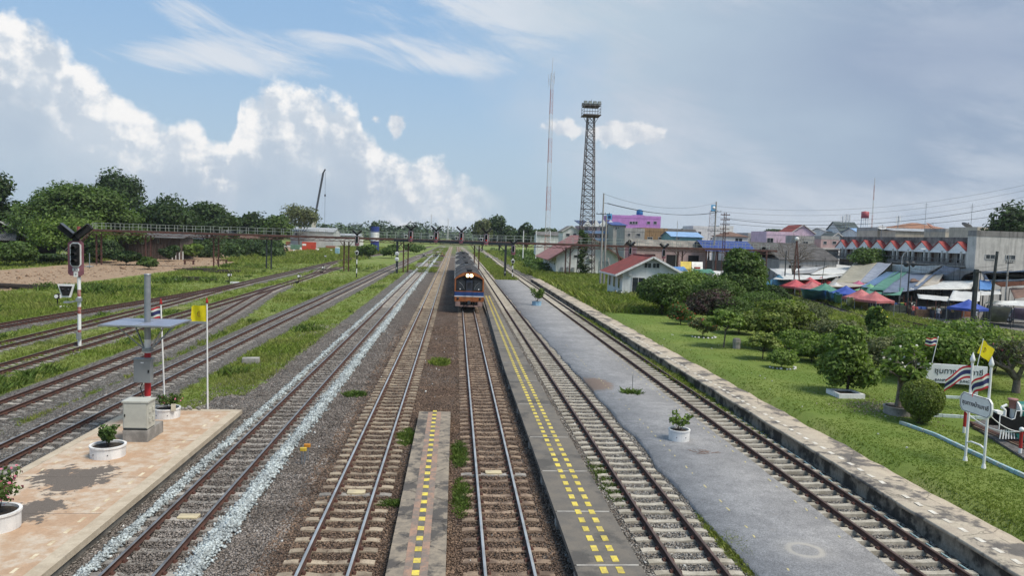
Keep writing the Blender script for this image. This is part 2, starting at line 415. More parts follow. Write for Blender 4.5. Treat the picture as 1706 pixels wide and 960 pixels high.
ground = npmesh('ground', np.stack([gx, gy, gzv], 1), np.stack([ii, ii + 1, ii + nx + 1, ii + nx], 1), [], smooth=True)
tag(ground, kind='structure')
for nm, a in (('ballast', bal), ('rust', rus), ('dirt', dirt), ('lawn', lawn), ('town', town)):
    at = ground.data.attributes.new(nm, 'FLOAT', 'POINT'); at.data.foreach_set('value', a.astype(np.float32))
def ground_mat():
    m = bpy.data.materials.new('ground_cover'); m.use_nodes = True
    T = NT(m.node_tree); bs = T.n['Principled BSDF']
    P = T.new('ShaderNodeNewGeometry').outputs['Position']
    A = lambda n: (lambda q: q.outputs['Fac'])(T.new('ShaderNodeAttribute', attribute_name=n))
    n1 = T.noise(P, .22, 7, .62); n2 = T.noise(P, 1.3, 6, .62); n3 = T.noise(P, 7., 5, .65); n4 = T.noise(P, 32., 4, .6)
    gr = T.mix(T.rng(n2, .36, .62), (.130, .185, .038), (.190, .230, .062))
    gr = T.mix(T.rng(n1, .50, .66, 0., .75), gr, (.26, .26, .11))
    gr = T.mix(T.rng(n3, .52, .75, 0., .55), gr, (.05, .085, .018))
    gr = T.mix(1., gr, T.rng(n4, .25, .75, .66, 1.32, False), 'MULTIPLY')
    lw = T.mix(T.rng(n1, .40, .62), (.135, .195, .040), (.180, .225, .055))
    lw = T.mix(T.rng(n3, .45, .8, 0., .35), lw, (.055, .10, .02))
    lw = T.mix(1., lw, T.rng(n4, .2, .8, .72, 1.25, False), 'MULTIPLY')
    lw = T.mix(T.rng(T.noise(P, .6, 5, .7), .66, .74, 0., .5), lw, (.20, .17, .10))
    col = T.mix(A('lawn'), gr, lw)
    dt = T.mix(T.rng(n2, .35, .65), (.36, .26, .175), (.28, .195, .13))
    dt = T.mix(1., dt, T.rng(n3, .2, .8, .7, 1.3, False), 'MULTIPLY')
    col = T.mix(T.rng(T.m('ADD', A('dirt'), T.m('MULTIPLY', T.m('SUBTRACT', n1, .5), .9)), .42, .58), col, dt)
    tw = T.mix(T.rng(n2, .4, .6), (.22, .205, .185), (.13, .125, .115))
    col = T.mix(T.rng(T.m('ADD', A('town'), T.m('MULTIPLY', T.m('SUBTRACT', n2, .5), .6)), .42, .58), col, tw)
    # ballast: stones in several greys, browner between the main tracks
    vc = T.vor(P, 15., 'Color'); vd = T.vor(P, 15., 'Distance'); vr = T.sep(vc)[0]
    st = T.mix(vr, (.12, .105, .092), (.38, .345, .305))
    st = T.mix(T.rng(T.sep(vc)[1], .90, .96), st, (.50, .49, .46))
    st = T.mix(T.m('MULTIPLY', A('rust'), T.rng(n1, .25, .60, .55, 1.), clamp=True), st, T.mix(vr, (.080, .052, .038), (.30, .195, .135)))
    st = T.mix(1., st, T.rng(vd, .0, .06, .55, 1.15), 'MULTIPLY') if False else st
    st = T.mix(1., st, T.rng(n2, .3, .7, .80, 1.16, False), 'MULTIPLY')
    bm_ = T.rng(T.m('ADD', A('ballast'), T.m('ADD', T.m('MULTIPLY', T.m('SUBTRACT', n2, .5), 1.1), T.m('MULTIPLY', T.m('SUBTRACT', n3, .5), .7))), .40, .56)
    col = T.mix(bm_, col, st)
    T.put(bs.inputs['Base Color'], col); bs.inputs['Roughness'].default_value = .9; bs.inputs['Specular IOR Level'].default_value = .15
    hb = T.mix(bm_, T.m('MULTIPLY', n4, .8), T.m('MULTIPLY', vd, -5.))
    b = T.new('ShaderNodeBump'); b.inputs['Strength'].default_value = 1.; b.inputs['Distance'].default_value = .045
    T.put(b.inputs['Height'], hb); T.l.new(b.outputs[0], bs.inputs['Normal'])
    return m
ground.data.materials.append(ground_mat())
gzf = lambda x, y: float(gz(np.array([float(x)]), np.array([float(y)]))[0])

# ------------------------------------------------------------------ tracks
RUST = M('rusty_rail', (.095, .047, .034), (.060, .032, .026), 3, .8, fine=.25)
HEADR = M('brown_rail_head', (.19, .12, .095), (.13, .085, .07), 2, .45, .6)
HEADS = M('worn_steel_head', (.82, .77, .71), (.62, .57, .52), 1, .38, .9)
HEADM = M('dull_steel_head', (.40, .38, .36), (.27, .24, .22), 1.5, .35, .8)
CONC = M('sleeper_concrete', (.44, .405, .34), (.31, .28, .225), 2.5, .9, fine=.3, objr=.14, bump=.004, bscale=60)
CONCB = M('brown_sleeper_concrete', (.31, .23, .165), (.14, .10, .075), 2.2, .9, fine=.3, objr=.22, bump=.004, bscale=60)
CONCG = M('grey_sleeper_concrete', (.33, .305, .27), (.19, .175, .16), 2.2, .9, fine=.3, objr=.25, bump=.004, bscale=60)
CONCT = M('tan_sleeper_concrete', (.37, .305, .225), (.20, .155, .115), 2.2, .9, fine=.3, objr=.2, bump=.004, bscale=60)
CLIP = M('rusty_clip', (.10, .045, .032), (.07, .032, .025), 8, .8)
YCONC = M('cream_slab', (.55, .47, .30), (.42, .36, .25), 4, .9)
def rail_mesh(pl, off, head, y0, y1, parent, zt=0.):
    p = pl[(pl[:, 1] >= y0) & (pl[:, 1] <= y1)]
    d, s = side(p); c = p + s * off
    prof = [(-.055, -.14), (-.055, -.125), (-.01, -.115), (-.008, -.04), (-.032, -.03), (-.034, -.005), (-.028, 0.), (.028, 0.), (.034, -.005), (.032, -.03), (.008, -.04), (.01, -.115), (.055, -.125), (.055, -.14)]
    k = len(prof); n = len(c)
    V = np.zeros((n, k, 3))
    for j, (a, z) in enumerate(prof): V[:, j, :2] = c + s * a; V[:, j, 2] = z + zt
    F = []; mi = []
    for j in range(k - 1):
        i = np.arange(n - 1) * k + j
        F.append(np.stack([i + 1, i, i + k, i + k + 1], 1)); mi.append(np.full(n - 1, 1 if j in (5, 6, 7) else 0))
    return npmesh('rail', V.reshape(-1, 3), np.concatenate(F), [RUST, head], parent, np.concatenate(mi))
def sleeper_mesh(mat, yellow=False):
    mb = MB(); xs_ = [-1.0, -.82, -.40, -.16, .16, .40, .82, 1.0]; zt = [-.155, -.136, -.138, -.160, -.160, -.138, -.136, -.155]
    hw = [.125, .13, .13, .105, .105, .13, .13, .125]; n = 8
    vs = []
    for x, z, h in zip(xs_, zt, hw): vs += [(x, -h, -.34), (x, -h * .82, z), (x, h * .82, z), (x, h, -.34)]
    fs = [(0, 1, 2, 3), (28, 31, 30, 29)]
    for i in range(n - 1):
        a = i * 4; fs += [(a, a + 4, a + 5, a + 1), (a + 1, a + 5, a + 6, a + 2), (a + 2, a + 6, a + 7, a + 3)]
    mb.add(vs, fs)
    for sx_ in (-.53, .53):
        for q in (-1, 1):
            mb.box((sx_ + q * .10, 0, -.118), (.075, .14, .045), 1, taper=.7)
            mb.tube((sx_ + q * .075, -.05, -.09), (sx_ + q * .075, .05, -.09), .017, n=6, mi=1)
    if yellow: mb.box((0, .16, -.15), (.50, .30, .06), 2, bev=.02)
    me = mb.build('sleeper', [mat, CLIP, YCONC]); m_ = me.data; bpy.data.objects.remove(me)
    return m_
SLM = {'w': sleeper_mesh(CONC), 't': sleeper_mesh(CONCT), 'b': sleeper_mesh(CONCB), 'g': sleeper_mesh(CONCG), 'y': sleeper_mesh(CONCG, True)}
def track(key, label, head, sm, y0, y1, near, buried=0., nmax=100, slab=(), inset=0.):
    pl = PL[key]; r = thing('railway_track', (0, 0, 0), label, 'railway track')
    for off in (-.53, .53): rail_mesh(pl, off, head, y0, y1, r)
    fine_ = resample(TRACKS[key], .62); d, s = side(fine_)
    ok = (fine_[:, 1] >= max(y0, near)) & (fine_[:, 1] <= y1)
    P_, D_ = fine_[ok], d[ok]; rs = np.random.RandomState(hash(key) % 99 if False else ord(key[0]))
    for i in range(min(nmax, len(P_))):
        o = bpy.data.objects.new('sleeper', SLM['y'] if i in slab else SLM[sm]); COL.objects.link(o); o.parent = r
        o.location = (P_[i, 0], P_[i, 1] + rs.uniform(-.02, .02), -buried + rs.uniform(-.008, .006)); o.rotation_euler = (rs.uniform(-.01, .01), rs.uniform(-.006, .006), math.atan2(-D_[i, 0], D_[i, 1]) + rs.uniform(-.012, .012))
    if len(P_) > nmax:
        me = SLM[sm]; v0 = np.zeros(len(me.vertices) * 3); me.vertices.foreach_get('co', v0); v0 = v0.reshape(-1, 3)[:32]
        fq = np.array([[0, 1, 2, 3], [28, 31, 30, 29]] + [q for i in range(7) for a in [i * 4] for q in ([a, a + 4, a + 5, a + 1], [a + 1, a + 5, a + 6, a + 2], [a + 2, a + 6, a + 7, a + 3])])
        V = []; F = []
        for j in range(nmax, len(P_)):
            dx, dy = D_[j]; x = v0[:, 0] * dy + v0[:, 1] * dx; y = -v0[:, 0] * dx + v0[:, 1] * dy
            V.append(np.stack([x + P_[j, 0], y + P_[j, 1], v0[:, 2] - buried], 1)); F.append(fq + 32 * (j - nmax))
        tag(npmesh('sleepers', np.concatenate(V), np.concatenate(F), me.materials[0], r), kind='stuff')
    return r
track('A', 'straight track flanked by two stripes of bluish white gravel', HEADM, 'g', 6, 420, 12, .012, slab=(11,))
track('B', 'shiny-railed track left of the narrow platform of single yellow dashes', HEADS, 't', 6, 420, 12, .004, slab=(14,))
track('C', 'shiny-railed track on which the diesel train is arriving', HEADS, 'b', 6, 420, 12, .006, slab=(17,))
track('D', 'brown-railed track between the dark yellow-dashed platform and the asphalt', HEADR, 'w', 6, 420, 12)
track('E', 'rusty-railed track between the asphalt and the old stone-faced platform', HEADR, 'w', 6, 420, 12)
track('F', 'track along the far edge of the orange-topped platform', HEADM, 'g', 14, 400, 20, .03)
track('G', 'rusty track curving away left to a switch in the grass', HEADR, 'g', 14, 98, 26, .03)
track('H', 'grass-grown track behind the foot of the tall signal mast', HEADR, 'g', 20, 172, 34, .03)
track('I', 'grass-grown track that joins the outermost track at left', HEADR, 'g', 24, 100, 36, .02)
track('J', 'outermost left track bending toward the big trees side', HEADR, 'g', 24, 410, 40, .05)
track('K', 'short dead-end stub of track in the grass near the switch', HEADR, 'g', 120, 152, 120, .05)
# the half-buried siding by the market
PL['S'] = PLS; TRACKS['S'] = SID
track('S', 'overgrown siding in the grass in front of the market tents', HEADR, 'g', 30, 400, 30, .07)
SID3 = [(x + 3.2, y + 3.5) for x, y in SID[:5]]; TRACKS['U'] = SID3; PL['U'] = resample(SID3, 1.)
track('U', 'second overgrown siding track nearer the market vehicles', HEADR, 'g', 30, 400, 30, .11)
# ------------------------------------------------------------------ common finishes
WHITE = M('white_paint', (.80, .80, .79), (.66, .66, .65), 2, .55, fine=.08, streak=.3)
CLEANW = M('clean_white_paint', (.85, .85, .84), (.77, .77, .76), 2, .45)
BLACK = M('black_paint', (.018, .018, .020), (.028, .027, .027), 3, .75, spec=.15)
def many(name, mat, parent, boxes, nmax=100):
    """the nearest nmax boxes as parts of their own, the rest as one uncountable part; boxes sorted by nearness"""
    boxes = sorted(boxes, key=lambda b: b[0][1])
    for b in boxes[:nmax]: MB().box(b[0], b[1], 0, b[2] if len(b) > 2 else 0.).build(name, mat, parent)
    if len(boxes) > nmax:
        m = MB()
        for b in boxes[nmax:]: m.box(b[0], b[1], 0, b[2] if len(b) > 2 else 0.)
        tag(m.build(name, mat, parent), kind='stuff')
GLASS = M('dark_glass', (.022, .026, .032), (.05, .06, .07), 1.2, .12, spec=.6)
STEEL = M('galvanised_steel', (.36, .38, .40), (.28, .30, .32), 2, .45, .5)
RSTEEL = M('rusty_brown_steel', (.125, .055, .042), (.075, .04, .035), 2.5, .8, fine=.2)
DSTEEL = M('dark_grey_steel', (.045, .052, .058), (.03, .034, .038), 2, .55)
REDP = M('dark_red_paint', (.42, .035, .03), (.33, .03, .028), 3, .5)
CEM = M('weathered_cement', (.36, .345, .32), (.22, .21, .195), 1.6, .9, fine=.15, streak=.4)
SOIL = M('planter_soil', (.055, .042, .032), (.03, .025, .02), 12, .95, bump=.02)
YEL = M('yellow_marking', (.70, .56, .08), (.46, .37, .11), 7, .75, fine=.2, objr=.15)
CREAMM = M('faded_cream_marking', (.66, .58, .42), (.48, .38, .25), 3, .85)
def gg(u, v):
    z = -.1
    for _ in range(6):
        p = g(u, v, z); z = gzf(p.x, p.y)
    return g(u, v, z)
def text(s, size, mat, parent, loc, rot, name='lettering', extr=.006, sx=1.):
    cu = bpy.data.curves.new(name, 'FONT'); cu.body = s; cu.size = size; cu.extrude = extr; cu.align_x = 'CENTER'; cu.align_y = 'CENTER'; cu.resolution_u = 3
    o = bpy.data.objects.new('tmp', cu); COL.objects.link(o); bpy.context.view_layer.update()
    me = bpy.data.meshes.new_from_object(o.evaluated_get(bpy.context.evaluated_depsgraph_get())); bpy.data.objects.remove(o)
    me.name = name; me.materials.clear(); me.materials.append(mat)
    t = bpy.data.objects.new(name, me); COL.objects.link(t); t.parent = parent; t.location = loc; t.rotation_euler = rot; t.scale = (sx, 1, 1)
    return t
# ------------------------------------------------------------------ platforms
def stained(name, base, stain, thr, scale, cracks=True, base2=None, seed=0., fine=.12, spots=()):
    m = bpy.data.materials.new(name); m.use_nodes = True; T = NT(m.node_tree); bs = T.n['Principled BSDF']
    P = T.new('ShaderNodeNewGeometry').outputs['Position']; vm = T.new('ShaderNodeVectorMath', operation='ADD'); T.put(vm.inputs[0], P); vm.inputs[1].default_value = (seed, seed * 2, 0); P = vm.outputs[0]
    a = T.noise(P, scale, 7, .66); b = T.noise(P, scale * 3.4, 6, .6); c = T.noise(P, 26, 4, .6)
    col = T.mix(T.rng(b, .35, .65), base, base2 or tuple(x * .8 for x in base))
    col = T.mix(T.rng(a, thr, thr + .10), col, T.mix(b, stain, tuple(x * 1.6 for x in stain)))
    if cracks:
        d = T.vor(P, .55, 'Distance', 'DISTANCE_TO_EDGE'); dd = T.m('ADD', d, T.m('MULTIPLY', T.m('SUBTRACT', b, .5), .10))
        col = T.mix(T.rng(T.m('ABSOLUTE', dd), .0, .012, .55, 0.), col, tuple(x * .4 for x in stain))
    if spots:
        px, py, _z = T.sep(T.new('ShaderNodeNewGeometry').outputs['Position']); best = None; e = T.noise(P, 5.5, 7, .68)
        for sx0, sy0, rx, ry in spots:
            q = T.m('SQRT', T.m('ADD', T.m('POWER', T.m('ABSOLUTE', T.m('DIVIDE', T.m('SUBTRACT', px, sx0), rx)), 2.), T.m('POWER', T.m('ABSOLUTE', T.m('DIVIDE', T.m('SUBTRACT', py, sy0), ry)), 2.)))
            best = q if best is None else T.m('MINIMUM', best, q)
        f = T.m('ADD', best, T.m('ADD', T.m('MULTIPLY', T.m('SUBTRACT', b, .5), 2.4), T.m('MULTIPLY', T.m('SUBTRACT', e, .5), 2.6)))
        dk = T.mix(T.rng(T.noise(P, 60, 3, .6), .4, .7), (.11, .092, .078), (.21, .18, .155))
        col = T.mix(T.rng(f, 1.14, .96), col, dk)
    col = T.mix(1., col, T.rng(c, .25, .75, 1 - fine, 1 + fine, False), 'MULTIPLY')
    T.put(bs.inputs['Base Color'], col); bs.inputs['Roughness'].default_value = .88; bs.inputs['Specular IOR Level'].default_value = .2
    bp = T.new('ShaderNodeBump'); bp.inputs['Distance'].default_value = .006; T.put(bp.inputs['Height'], c); T.l.new(bp.outputs[0], bs.inputs['Normal'])
    return m
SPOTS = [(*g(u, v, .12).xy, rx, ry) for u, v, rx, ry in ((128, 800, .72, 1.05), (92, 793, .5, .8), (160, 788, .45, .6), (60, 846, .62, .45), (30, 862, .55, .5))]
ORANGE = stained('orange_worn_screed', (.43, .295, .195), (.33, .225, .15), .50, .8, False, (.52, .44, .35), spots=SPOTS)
DARKST = M('dark_bare_asphalt', (.10, .085, .075), (.15, .13, .11), 3, .95, fine=.3, bump=.01)
KERB = stained('pale_kerb_concrete', (.50, .43, .33), (.24, .20, .16), .60, .9, False, (.42, .35, .26))
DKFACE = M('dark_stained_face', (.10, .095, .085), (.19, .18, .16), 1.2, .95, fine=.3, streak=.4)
r = thing('station_platform', (0, 0, 0), 'orange-topped concrete platform with white planters and a dark worn patch', 'platform')
zt = .12
XR = [(-8.05, 29.55), (-7.1, 22.0), (-6.25 - 1.15, 15.3)]
def xr(y): return np.interp(y, [6, 15.3, 29.5], [-8.75, -8.30, -8.05]) if False else -8.05 - .0 * y
# measured edge: parallel to the tracks but for a slight taper
def edge(pts, y): return float(np.interp(y, [p[1] for p in pts], [p[0] for p in pts]))
ER = [g(90, 960 - 0, zt), g(403, 684, zt)]; ER = [(-8.06, 6), (-8.06, 29.5)]
bx0, bx1 = -12.15, -8.06
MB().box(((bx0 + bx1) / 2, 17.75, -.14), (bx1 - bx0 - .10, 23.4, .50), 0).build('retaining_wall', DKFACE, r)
m = MB(); m.box((bx1 - .17, 17.75, zt - .06), (.34, 23.5, .16)); m.box((bx0 + .14, 17.75, zt - .06), (.28, 23.5, .16)); m.box(((bx0 + bx1) / 2 - .03, 29.35, zt - .06), (bx1 - bx0 - .63, .30, .16))
m.build('kerb', KERB, r)
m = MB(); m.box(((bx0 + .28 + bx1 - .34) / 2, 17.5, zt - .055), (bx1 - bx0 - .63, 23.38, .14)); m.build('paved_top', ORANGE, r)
B_ = []
for i in range(34):
    y = 8 + i * .68
    if y < 29: B_.append(((bx1 - .62 + rnd.uniform(-.02, .02), y, zt + .0175), (.085 + rnd.uniform(-.01, .01), .30 + rnd.uniform(-.08, .03), .006)))
for i in range(30):
    y = 9 + i * .72
    if rnd.random() < .7 and y < 29: B_.append(((bx0 + .62, y, zt + .0175), (.07, .26 + rnd.uniform(-.1, .03), .006)))
many('dash_marking', CREAMM, r, B_)
m = MB()
for yy in (18.6, 21.35, 25.1): m.box(((bx0 + bx1) / 2, yy, zt + .016), (bx1 - bx0 - .66, .014, .004))
m.build('joint', DARKST, r)
# narrow platform between tracks B and C
NARR = stained('blotched_dark_concrete', (.215, .185, .15), (.075, .068, .062), .47, 1.1, True, (.31, .26, .20), 7.)
PINKT = M('faded_pink_tiles', (.34, .215, .155), (.20, .165, .14), 3, .9, fine=.2, isl=.25)
DKT = M('dark_tiles', (.10, .095, .09), (.15, .14, .13), 3, .9, fine=.2)
r = thing('island_platform', (0, 0, 0), 'narrow blotched concrete platform with a single row of yellow squares', 'platform')
MB().box((-.655, 18.3, -.10), (1.24, 23.0, .40)).build('concrete_body', NARR, r)
for s in (-1, 1): MB().box((-.66 + s * .165, 18.2, .1022), (.17, 22.9, .009)).build('pink_tile_band', PINKT, r)
m = MB(); m.box((-.66, 18.2, .103), (.14, 22.9, .009)); m.build('dark_tile_band', DKT, r)
many('yellow_square', YEL, r, [((-.66, 7 + i * .60, .1075), (.155, .245, .012)) for i in range(39)])
# platform of dark slabs between C and D
DSLAB = stained('sooty_platform_slab', (.135, .125, .112), (.075, .070, .064), .52, .6, False, (.175, .155, .13), 3.)
LEG = M('slab_support_concrete', (.42, .40, .36), (.28, .26, .24), 3, .9)
r = thing('island_platform', (0, 0, 0), 'long dark slab platform with two rows of yellow squares beside the train', 'platform')
ys_ = [6, 9.2, 12.4, 15.55, 18.7, 22.0, 25.8, 30.9, 36.0, 41.1, 46.5, 52, 57.5, 63, 68.5, 74, 79.5, 86.5]
for i, (a, b) in enumerate(zip(ys_[:-1], ys_[1:])):
    xl = 2.70 + max(0, a - 40) * .0125; xh = 4.15 + max(0, a - 60) * .004; xl2 = 2.70 + max(0, b - 40) * .0125
    m = MB(); m.slab([(xl, a + .025, .2), (xh, a + .025, .2), (xh, b - .025, .2), (xl2, b - .025, .2)], .14); m.build('slab', DSLAB, r)
    m = MB(); m.box((xl + .08, a + .0, -.05), (.12, .30, .36)); m.box(((xl + xh) / 2, a, .199), (xh - xl - .1, .06, .012)); m.build('support', LEG, r)
MB().box((3.50, 46.2, -.14), (1.1, 80, .38)).build('core_wall', DKFACE, r)
many('yellow_square', YEL, r, [((xo + max(0, y - 40) * .006, y, .2045), (.145, .30, .012)) for xo in (3.29, 3.64) for y in np.arange(12.5, 86, .56)])
# asphalt strip
ASPH = bpy.data.materials.new('old_asphalt'); ASPH.use_nodes = True
T = NT(ASPH.node_tree); bs = T.n['Principled BSDF']; P = T.new('ShaderNodeNewGeometry').outputs['Position']
a = T.noise(P, .35, 6, .62); b = T.noise(P, 2.4, 6, .62); c = T.vor(P, 42., 'Color'); c2 = T.sep(c)[0]
col = T.mix(T.rng(a, .35, .65), (.225, .225, .23), (.30, .298, .30)); col = T.mix(T.rng(b, .40, .70, 0., .55), col, (.165, .165, .17))
col = T.mix(T.rng(T.noise(P, .9, 6, .7), .60, .72, 0., .5), col, (.29, .265, .235))
col = T.mix(1., col, T.rng(c2, 0., 1., .72, 1.30, False), 'MULTIPLY')
sx_, sy_, sz_ = T.sep(P); dx = T.m('SUBTRACT', sx_, 8.45); dy = T.m('SUBTRACT', sy_, 16.9)
rr = T.m('SQRT', T.m('ADD', T.m('MULTIPLY', dx, dx), T.m('MULTIPLY', dy, dy)))
rr = T.m('ADD', rr, T.m('MULTIPLY', T.m('SUBTRACT', b, .5), .12))
ring = T.m('MULTIPLY', T.rng(rr, .28, .36), T.rng(rr, .52, .38)); col = T.mix(T.m('MULTIPLY', ring, .75), col, (.43, .40, .35))
col = T.mix(T.m('MULTIPLY', T.rng(rr, .95, .45), .22), col, (.38, .36, .33))
d3 = T.m('ADD', T.m('POWER', T.m('DIVIDE', T.m('SUBTRACT', sx_, 7.0), 1.0), 2.), T.m('POWER', T.m('DIVIDE', T.m('SUBTRACT', sy_, 36.8), 1.7), 2.))
col = T.mix(T.rng(T.m('ADD', d3, T.m('MULTIPLY', T.m('SUBTRACT', b, .5), 2.)), 1.2, .5, 0., .8), col, (.24, .165, .12))
T.put(bs.inputs['Base Color'], col); bs.inputs['Roughness'].default_value = .85; bs.inputs['Specular IOR Level'].default_value = .25
bp = T.new('ShaderNodeBump'); bp.inputs['Distance'].default_value = .006; T.put(bp.inputs['Height'], c2); T.l.new(bp.outputs[0], bs.inputs['Normal'])
n = 120; yy = np.linspace(6, 122, n)
xl = 6.75 + (fbm(yy, yy * 0, .9, 4) - .5) * .35; xl = np.where(yy < 19.5, xl + .0 + (19.5 - yy) * .02, xl); xl = xl - np.clip(yy - 30, 0, 40) * .012
xrr = 10.06 + (fbm(yy, yy * 0 + 9, .9, 8) - .5) * .10 + np.clip(yy - 35, 0, 15) * .012
V = []; F = []
for i in range(n):
    zc = -.055
    V += [(xl[i], yy[i], -.30), (xl[i] + .06, yy[i], zc), ((xl[i] + xrr[i]) / 2, yy[i], zc + .012), (xrr[i] - .05, yy[i], zc), (xrr[i], yy[i], -.30)]
    if i: F += [(5 * i - 5 + j, 5 * i - 4 + j, 5 * i + 1 + j, 5 * i + j) for j in range(4)]
pav = npmesh('asphalt_pavement', V, F, ASPH); tag(pav, kind='structure')
m = MB()
for i in range(100):        # faded yellow dashes along both edges
    y = 14 + i * .62
    for x0 in (7.55, 9.75):
        if rnd.random() < .75 and y < 50: m.box((x0 + rnd.uniform(-.03, .03), y, -.0455 + (.0 if x0 < 9 else -.003)), (.04, .22 + rnd.uniform(-.15, .02), .005), 0, rnd.uniform(-.25, .1))
o = m.build('road_markings', M('faded_yellow_paint', (.55, .47, .22), (.42, .38, .24), 5, .85)); tag(o, kind='structure')
# old stone platform on the right
OLDT = stained('old_platform_top', (.46, .40, .31), (.105, .095, .086), .485, .9, True, (.40, .34, .27), 11., .18)
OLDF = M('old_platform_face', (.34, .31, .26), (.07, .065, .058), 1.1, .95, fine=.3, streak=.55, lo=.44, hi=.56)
r = thing('station_platform', (0, 0, 0), 'old narrow platform with blackened masonry face along the lawn', 'platform')
n = 190; yy = np.linspace(6, 122, n); f1 = (fbm(yy, yy * 0, 1.7, 21) - .5) * .05; f2 = 13.72 + (fbm(yy, yy * 0 + 3, .8, 22) - .5) * .34
V = []; F = []; mi = []
for i in range(n):
    z = .28 + f1[i] * .5
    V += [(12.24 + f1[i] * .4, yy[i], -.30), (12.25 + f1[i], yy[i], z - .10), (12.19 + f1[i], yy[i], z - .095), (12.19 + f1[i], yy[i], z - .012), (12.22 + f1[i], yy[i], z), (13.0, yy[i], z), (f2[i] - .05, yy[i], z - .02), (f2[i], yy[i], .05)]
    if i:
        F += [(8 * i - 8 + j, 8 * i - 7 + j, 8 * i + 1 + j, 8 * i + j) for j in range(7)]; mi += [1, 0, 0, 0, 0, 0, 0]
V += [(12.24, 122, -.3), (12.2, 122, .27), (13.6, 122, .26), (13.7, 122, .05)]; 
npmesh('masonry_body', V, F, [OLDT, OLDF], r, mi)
many('white_dash', M('worn_white_dashes', (.68, .65, .58), (.55, .50, .42), 3, .8), r, [((12.66 + rnd.uniform(-.02, .02), y, .290), (.13, .27, .006), rnd.uniform(-.1, .1)) for y in np.arange(12.5, 60, .6) if rnd.random() < .93])
# thin pipe beside track E
m = MB(); pp = [(12.0 + .06 * math.sin(i * .35) + .03 * math.sin(i * 1.1), 8 + i * .9, -.20 + .012 * math.sin(i * .8)) for i in range(60)]
m.path(pp, .02, 6); tag(m.build('water_pipe', M('pale_aqua_pipe', (.50, .66, .64), (.40, .55, .54), 3, .5)), 'thin pale aqua pipe lying along the foot of the old platform', 'pipe')

# ------------------------------------------------------------------ fresh gravel stripes and loose ballast stones (uncountable)
GRV = M('blue_white_gravel', (.44, .485, .485), (.30, .33, .335), 1.6, .9, isl=.45)
STN = M('ballast_stone', (.235, .208, .188), (.14, .122, .108), .9, .9, isl=.65)
STB = M('brown_ballast_stone', (.20, .138, .098), (.105, .072, .054), .9, .9, isl=.6)
def stones(name, x, y, z, s, mat, label=None, cat=None, seed=1):
    rs = np.random.RandomState(seed); n = len(x)
    o6 = np.array([(1, 0, 0), (-1, 0, 0), (0, 1, 0), (0, -1, 0), (0, 0, .75), (0, 0, -.6)], float)
    f8 = np.array([(0, 2, 4), (2, 1, 4), (1, 3, 4), (3, 0, 4), (2, 0, 5), (1, 2, 5), (3, 1, 5), (0, 3, 5)])
    V = o6[None] * (1 + rs.uniform(-.38, .38, (n, 6, 1))) + rs.uniform(-.22, .22, (n, 6, 3))
    a = rs.uniform(0, 6.28, n); b = rs.uniform(-.9, .9, n)
    ca, sa, cb, sb = np.cos(a)[:, None], np.sin(a)[:, None], np.cos(b)[:, None], np.sin(b)[:, None]
    X = V[..., 0] * ca - V[..., 1] * sa; Y = V[..., 0] * sa + V[..., 1] * ca; Z = V[..., 2]
    Y2 = Y * cb - Z * sb; Z2 = Y * sb + Z * cb
    V = np.stack([X, Y2, Z2], 2) * np.asarray(s)[:, None, None] + np.stack([x, y, z], 1)[:, None]
    F = (f8[None] + 6 * np.arange(n)[:, None, None]).reshape(-1, 3)
    o = npmesh(name, V.reshape(-1, 3), F, mat); return tag(o, label, cat, kind='stuff')
def near_pts(n, x0, x1, seed, y0=13.5, y1=62, p=2.1):
    rs = np.random.RandomState(seed); t = rs.rand(n); y = (y0 ** (1 - p) + t * (y1 ** (1 - p) - y0 ** (1 - p))) ** (1 / (1 - p))
    return rs.uniform(x0, x1, n), y
def stripe(n, cx, wd_, seed, y1=130):
    x, y = near_pts(n, -1, 1, seed, y1=y1, p=1.55); rs = np.random.RandomState(seed + 1)
    x = cx + (np.interp(y, [14, 34, 60], [0, .0, 0])) + rs.normal(0, wd_, n) * (.8 + .5 * (fbm(y, y * 0, .9, seed) - .5)) + (fbm(y, y * 0 + 5, .35, seed + 2) - .5) * .12
    return x, y
bx_, by_ = stripe(11000, XA - 1.02, .09, 31, 260); cx_, cy_ = stripe(25000, XA + 1.12, .14, 35, 260)
x = np.r_[bx_, cx_]; y = np.r_[by_, cy_]; rs = np.random.RandomState(3); s = rs.uniform(.022, .052, len(x)) * np.interp(y, [14, 40, 130], [1, 1.35, 3.2]) * np.interp(y, [130, 260], [1, 1.6])
d = np.minimum(np.abs(x - (XA - 1.02)), np.abs(x - (XA + 1.14)))
hz = np.clip(.10 - d * .22, .0, .1)
stones('fresh_gravel', x, y, -.17 + hz * rs.rand(len(x)), s, GRV, 'bluish white fresh gravel heaped along both sides of one track', 'gravel', 4)
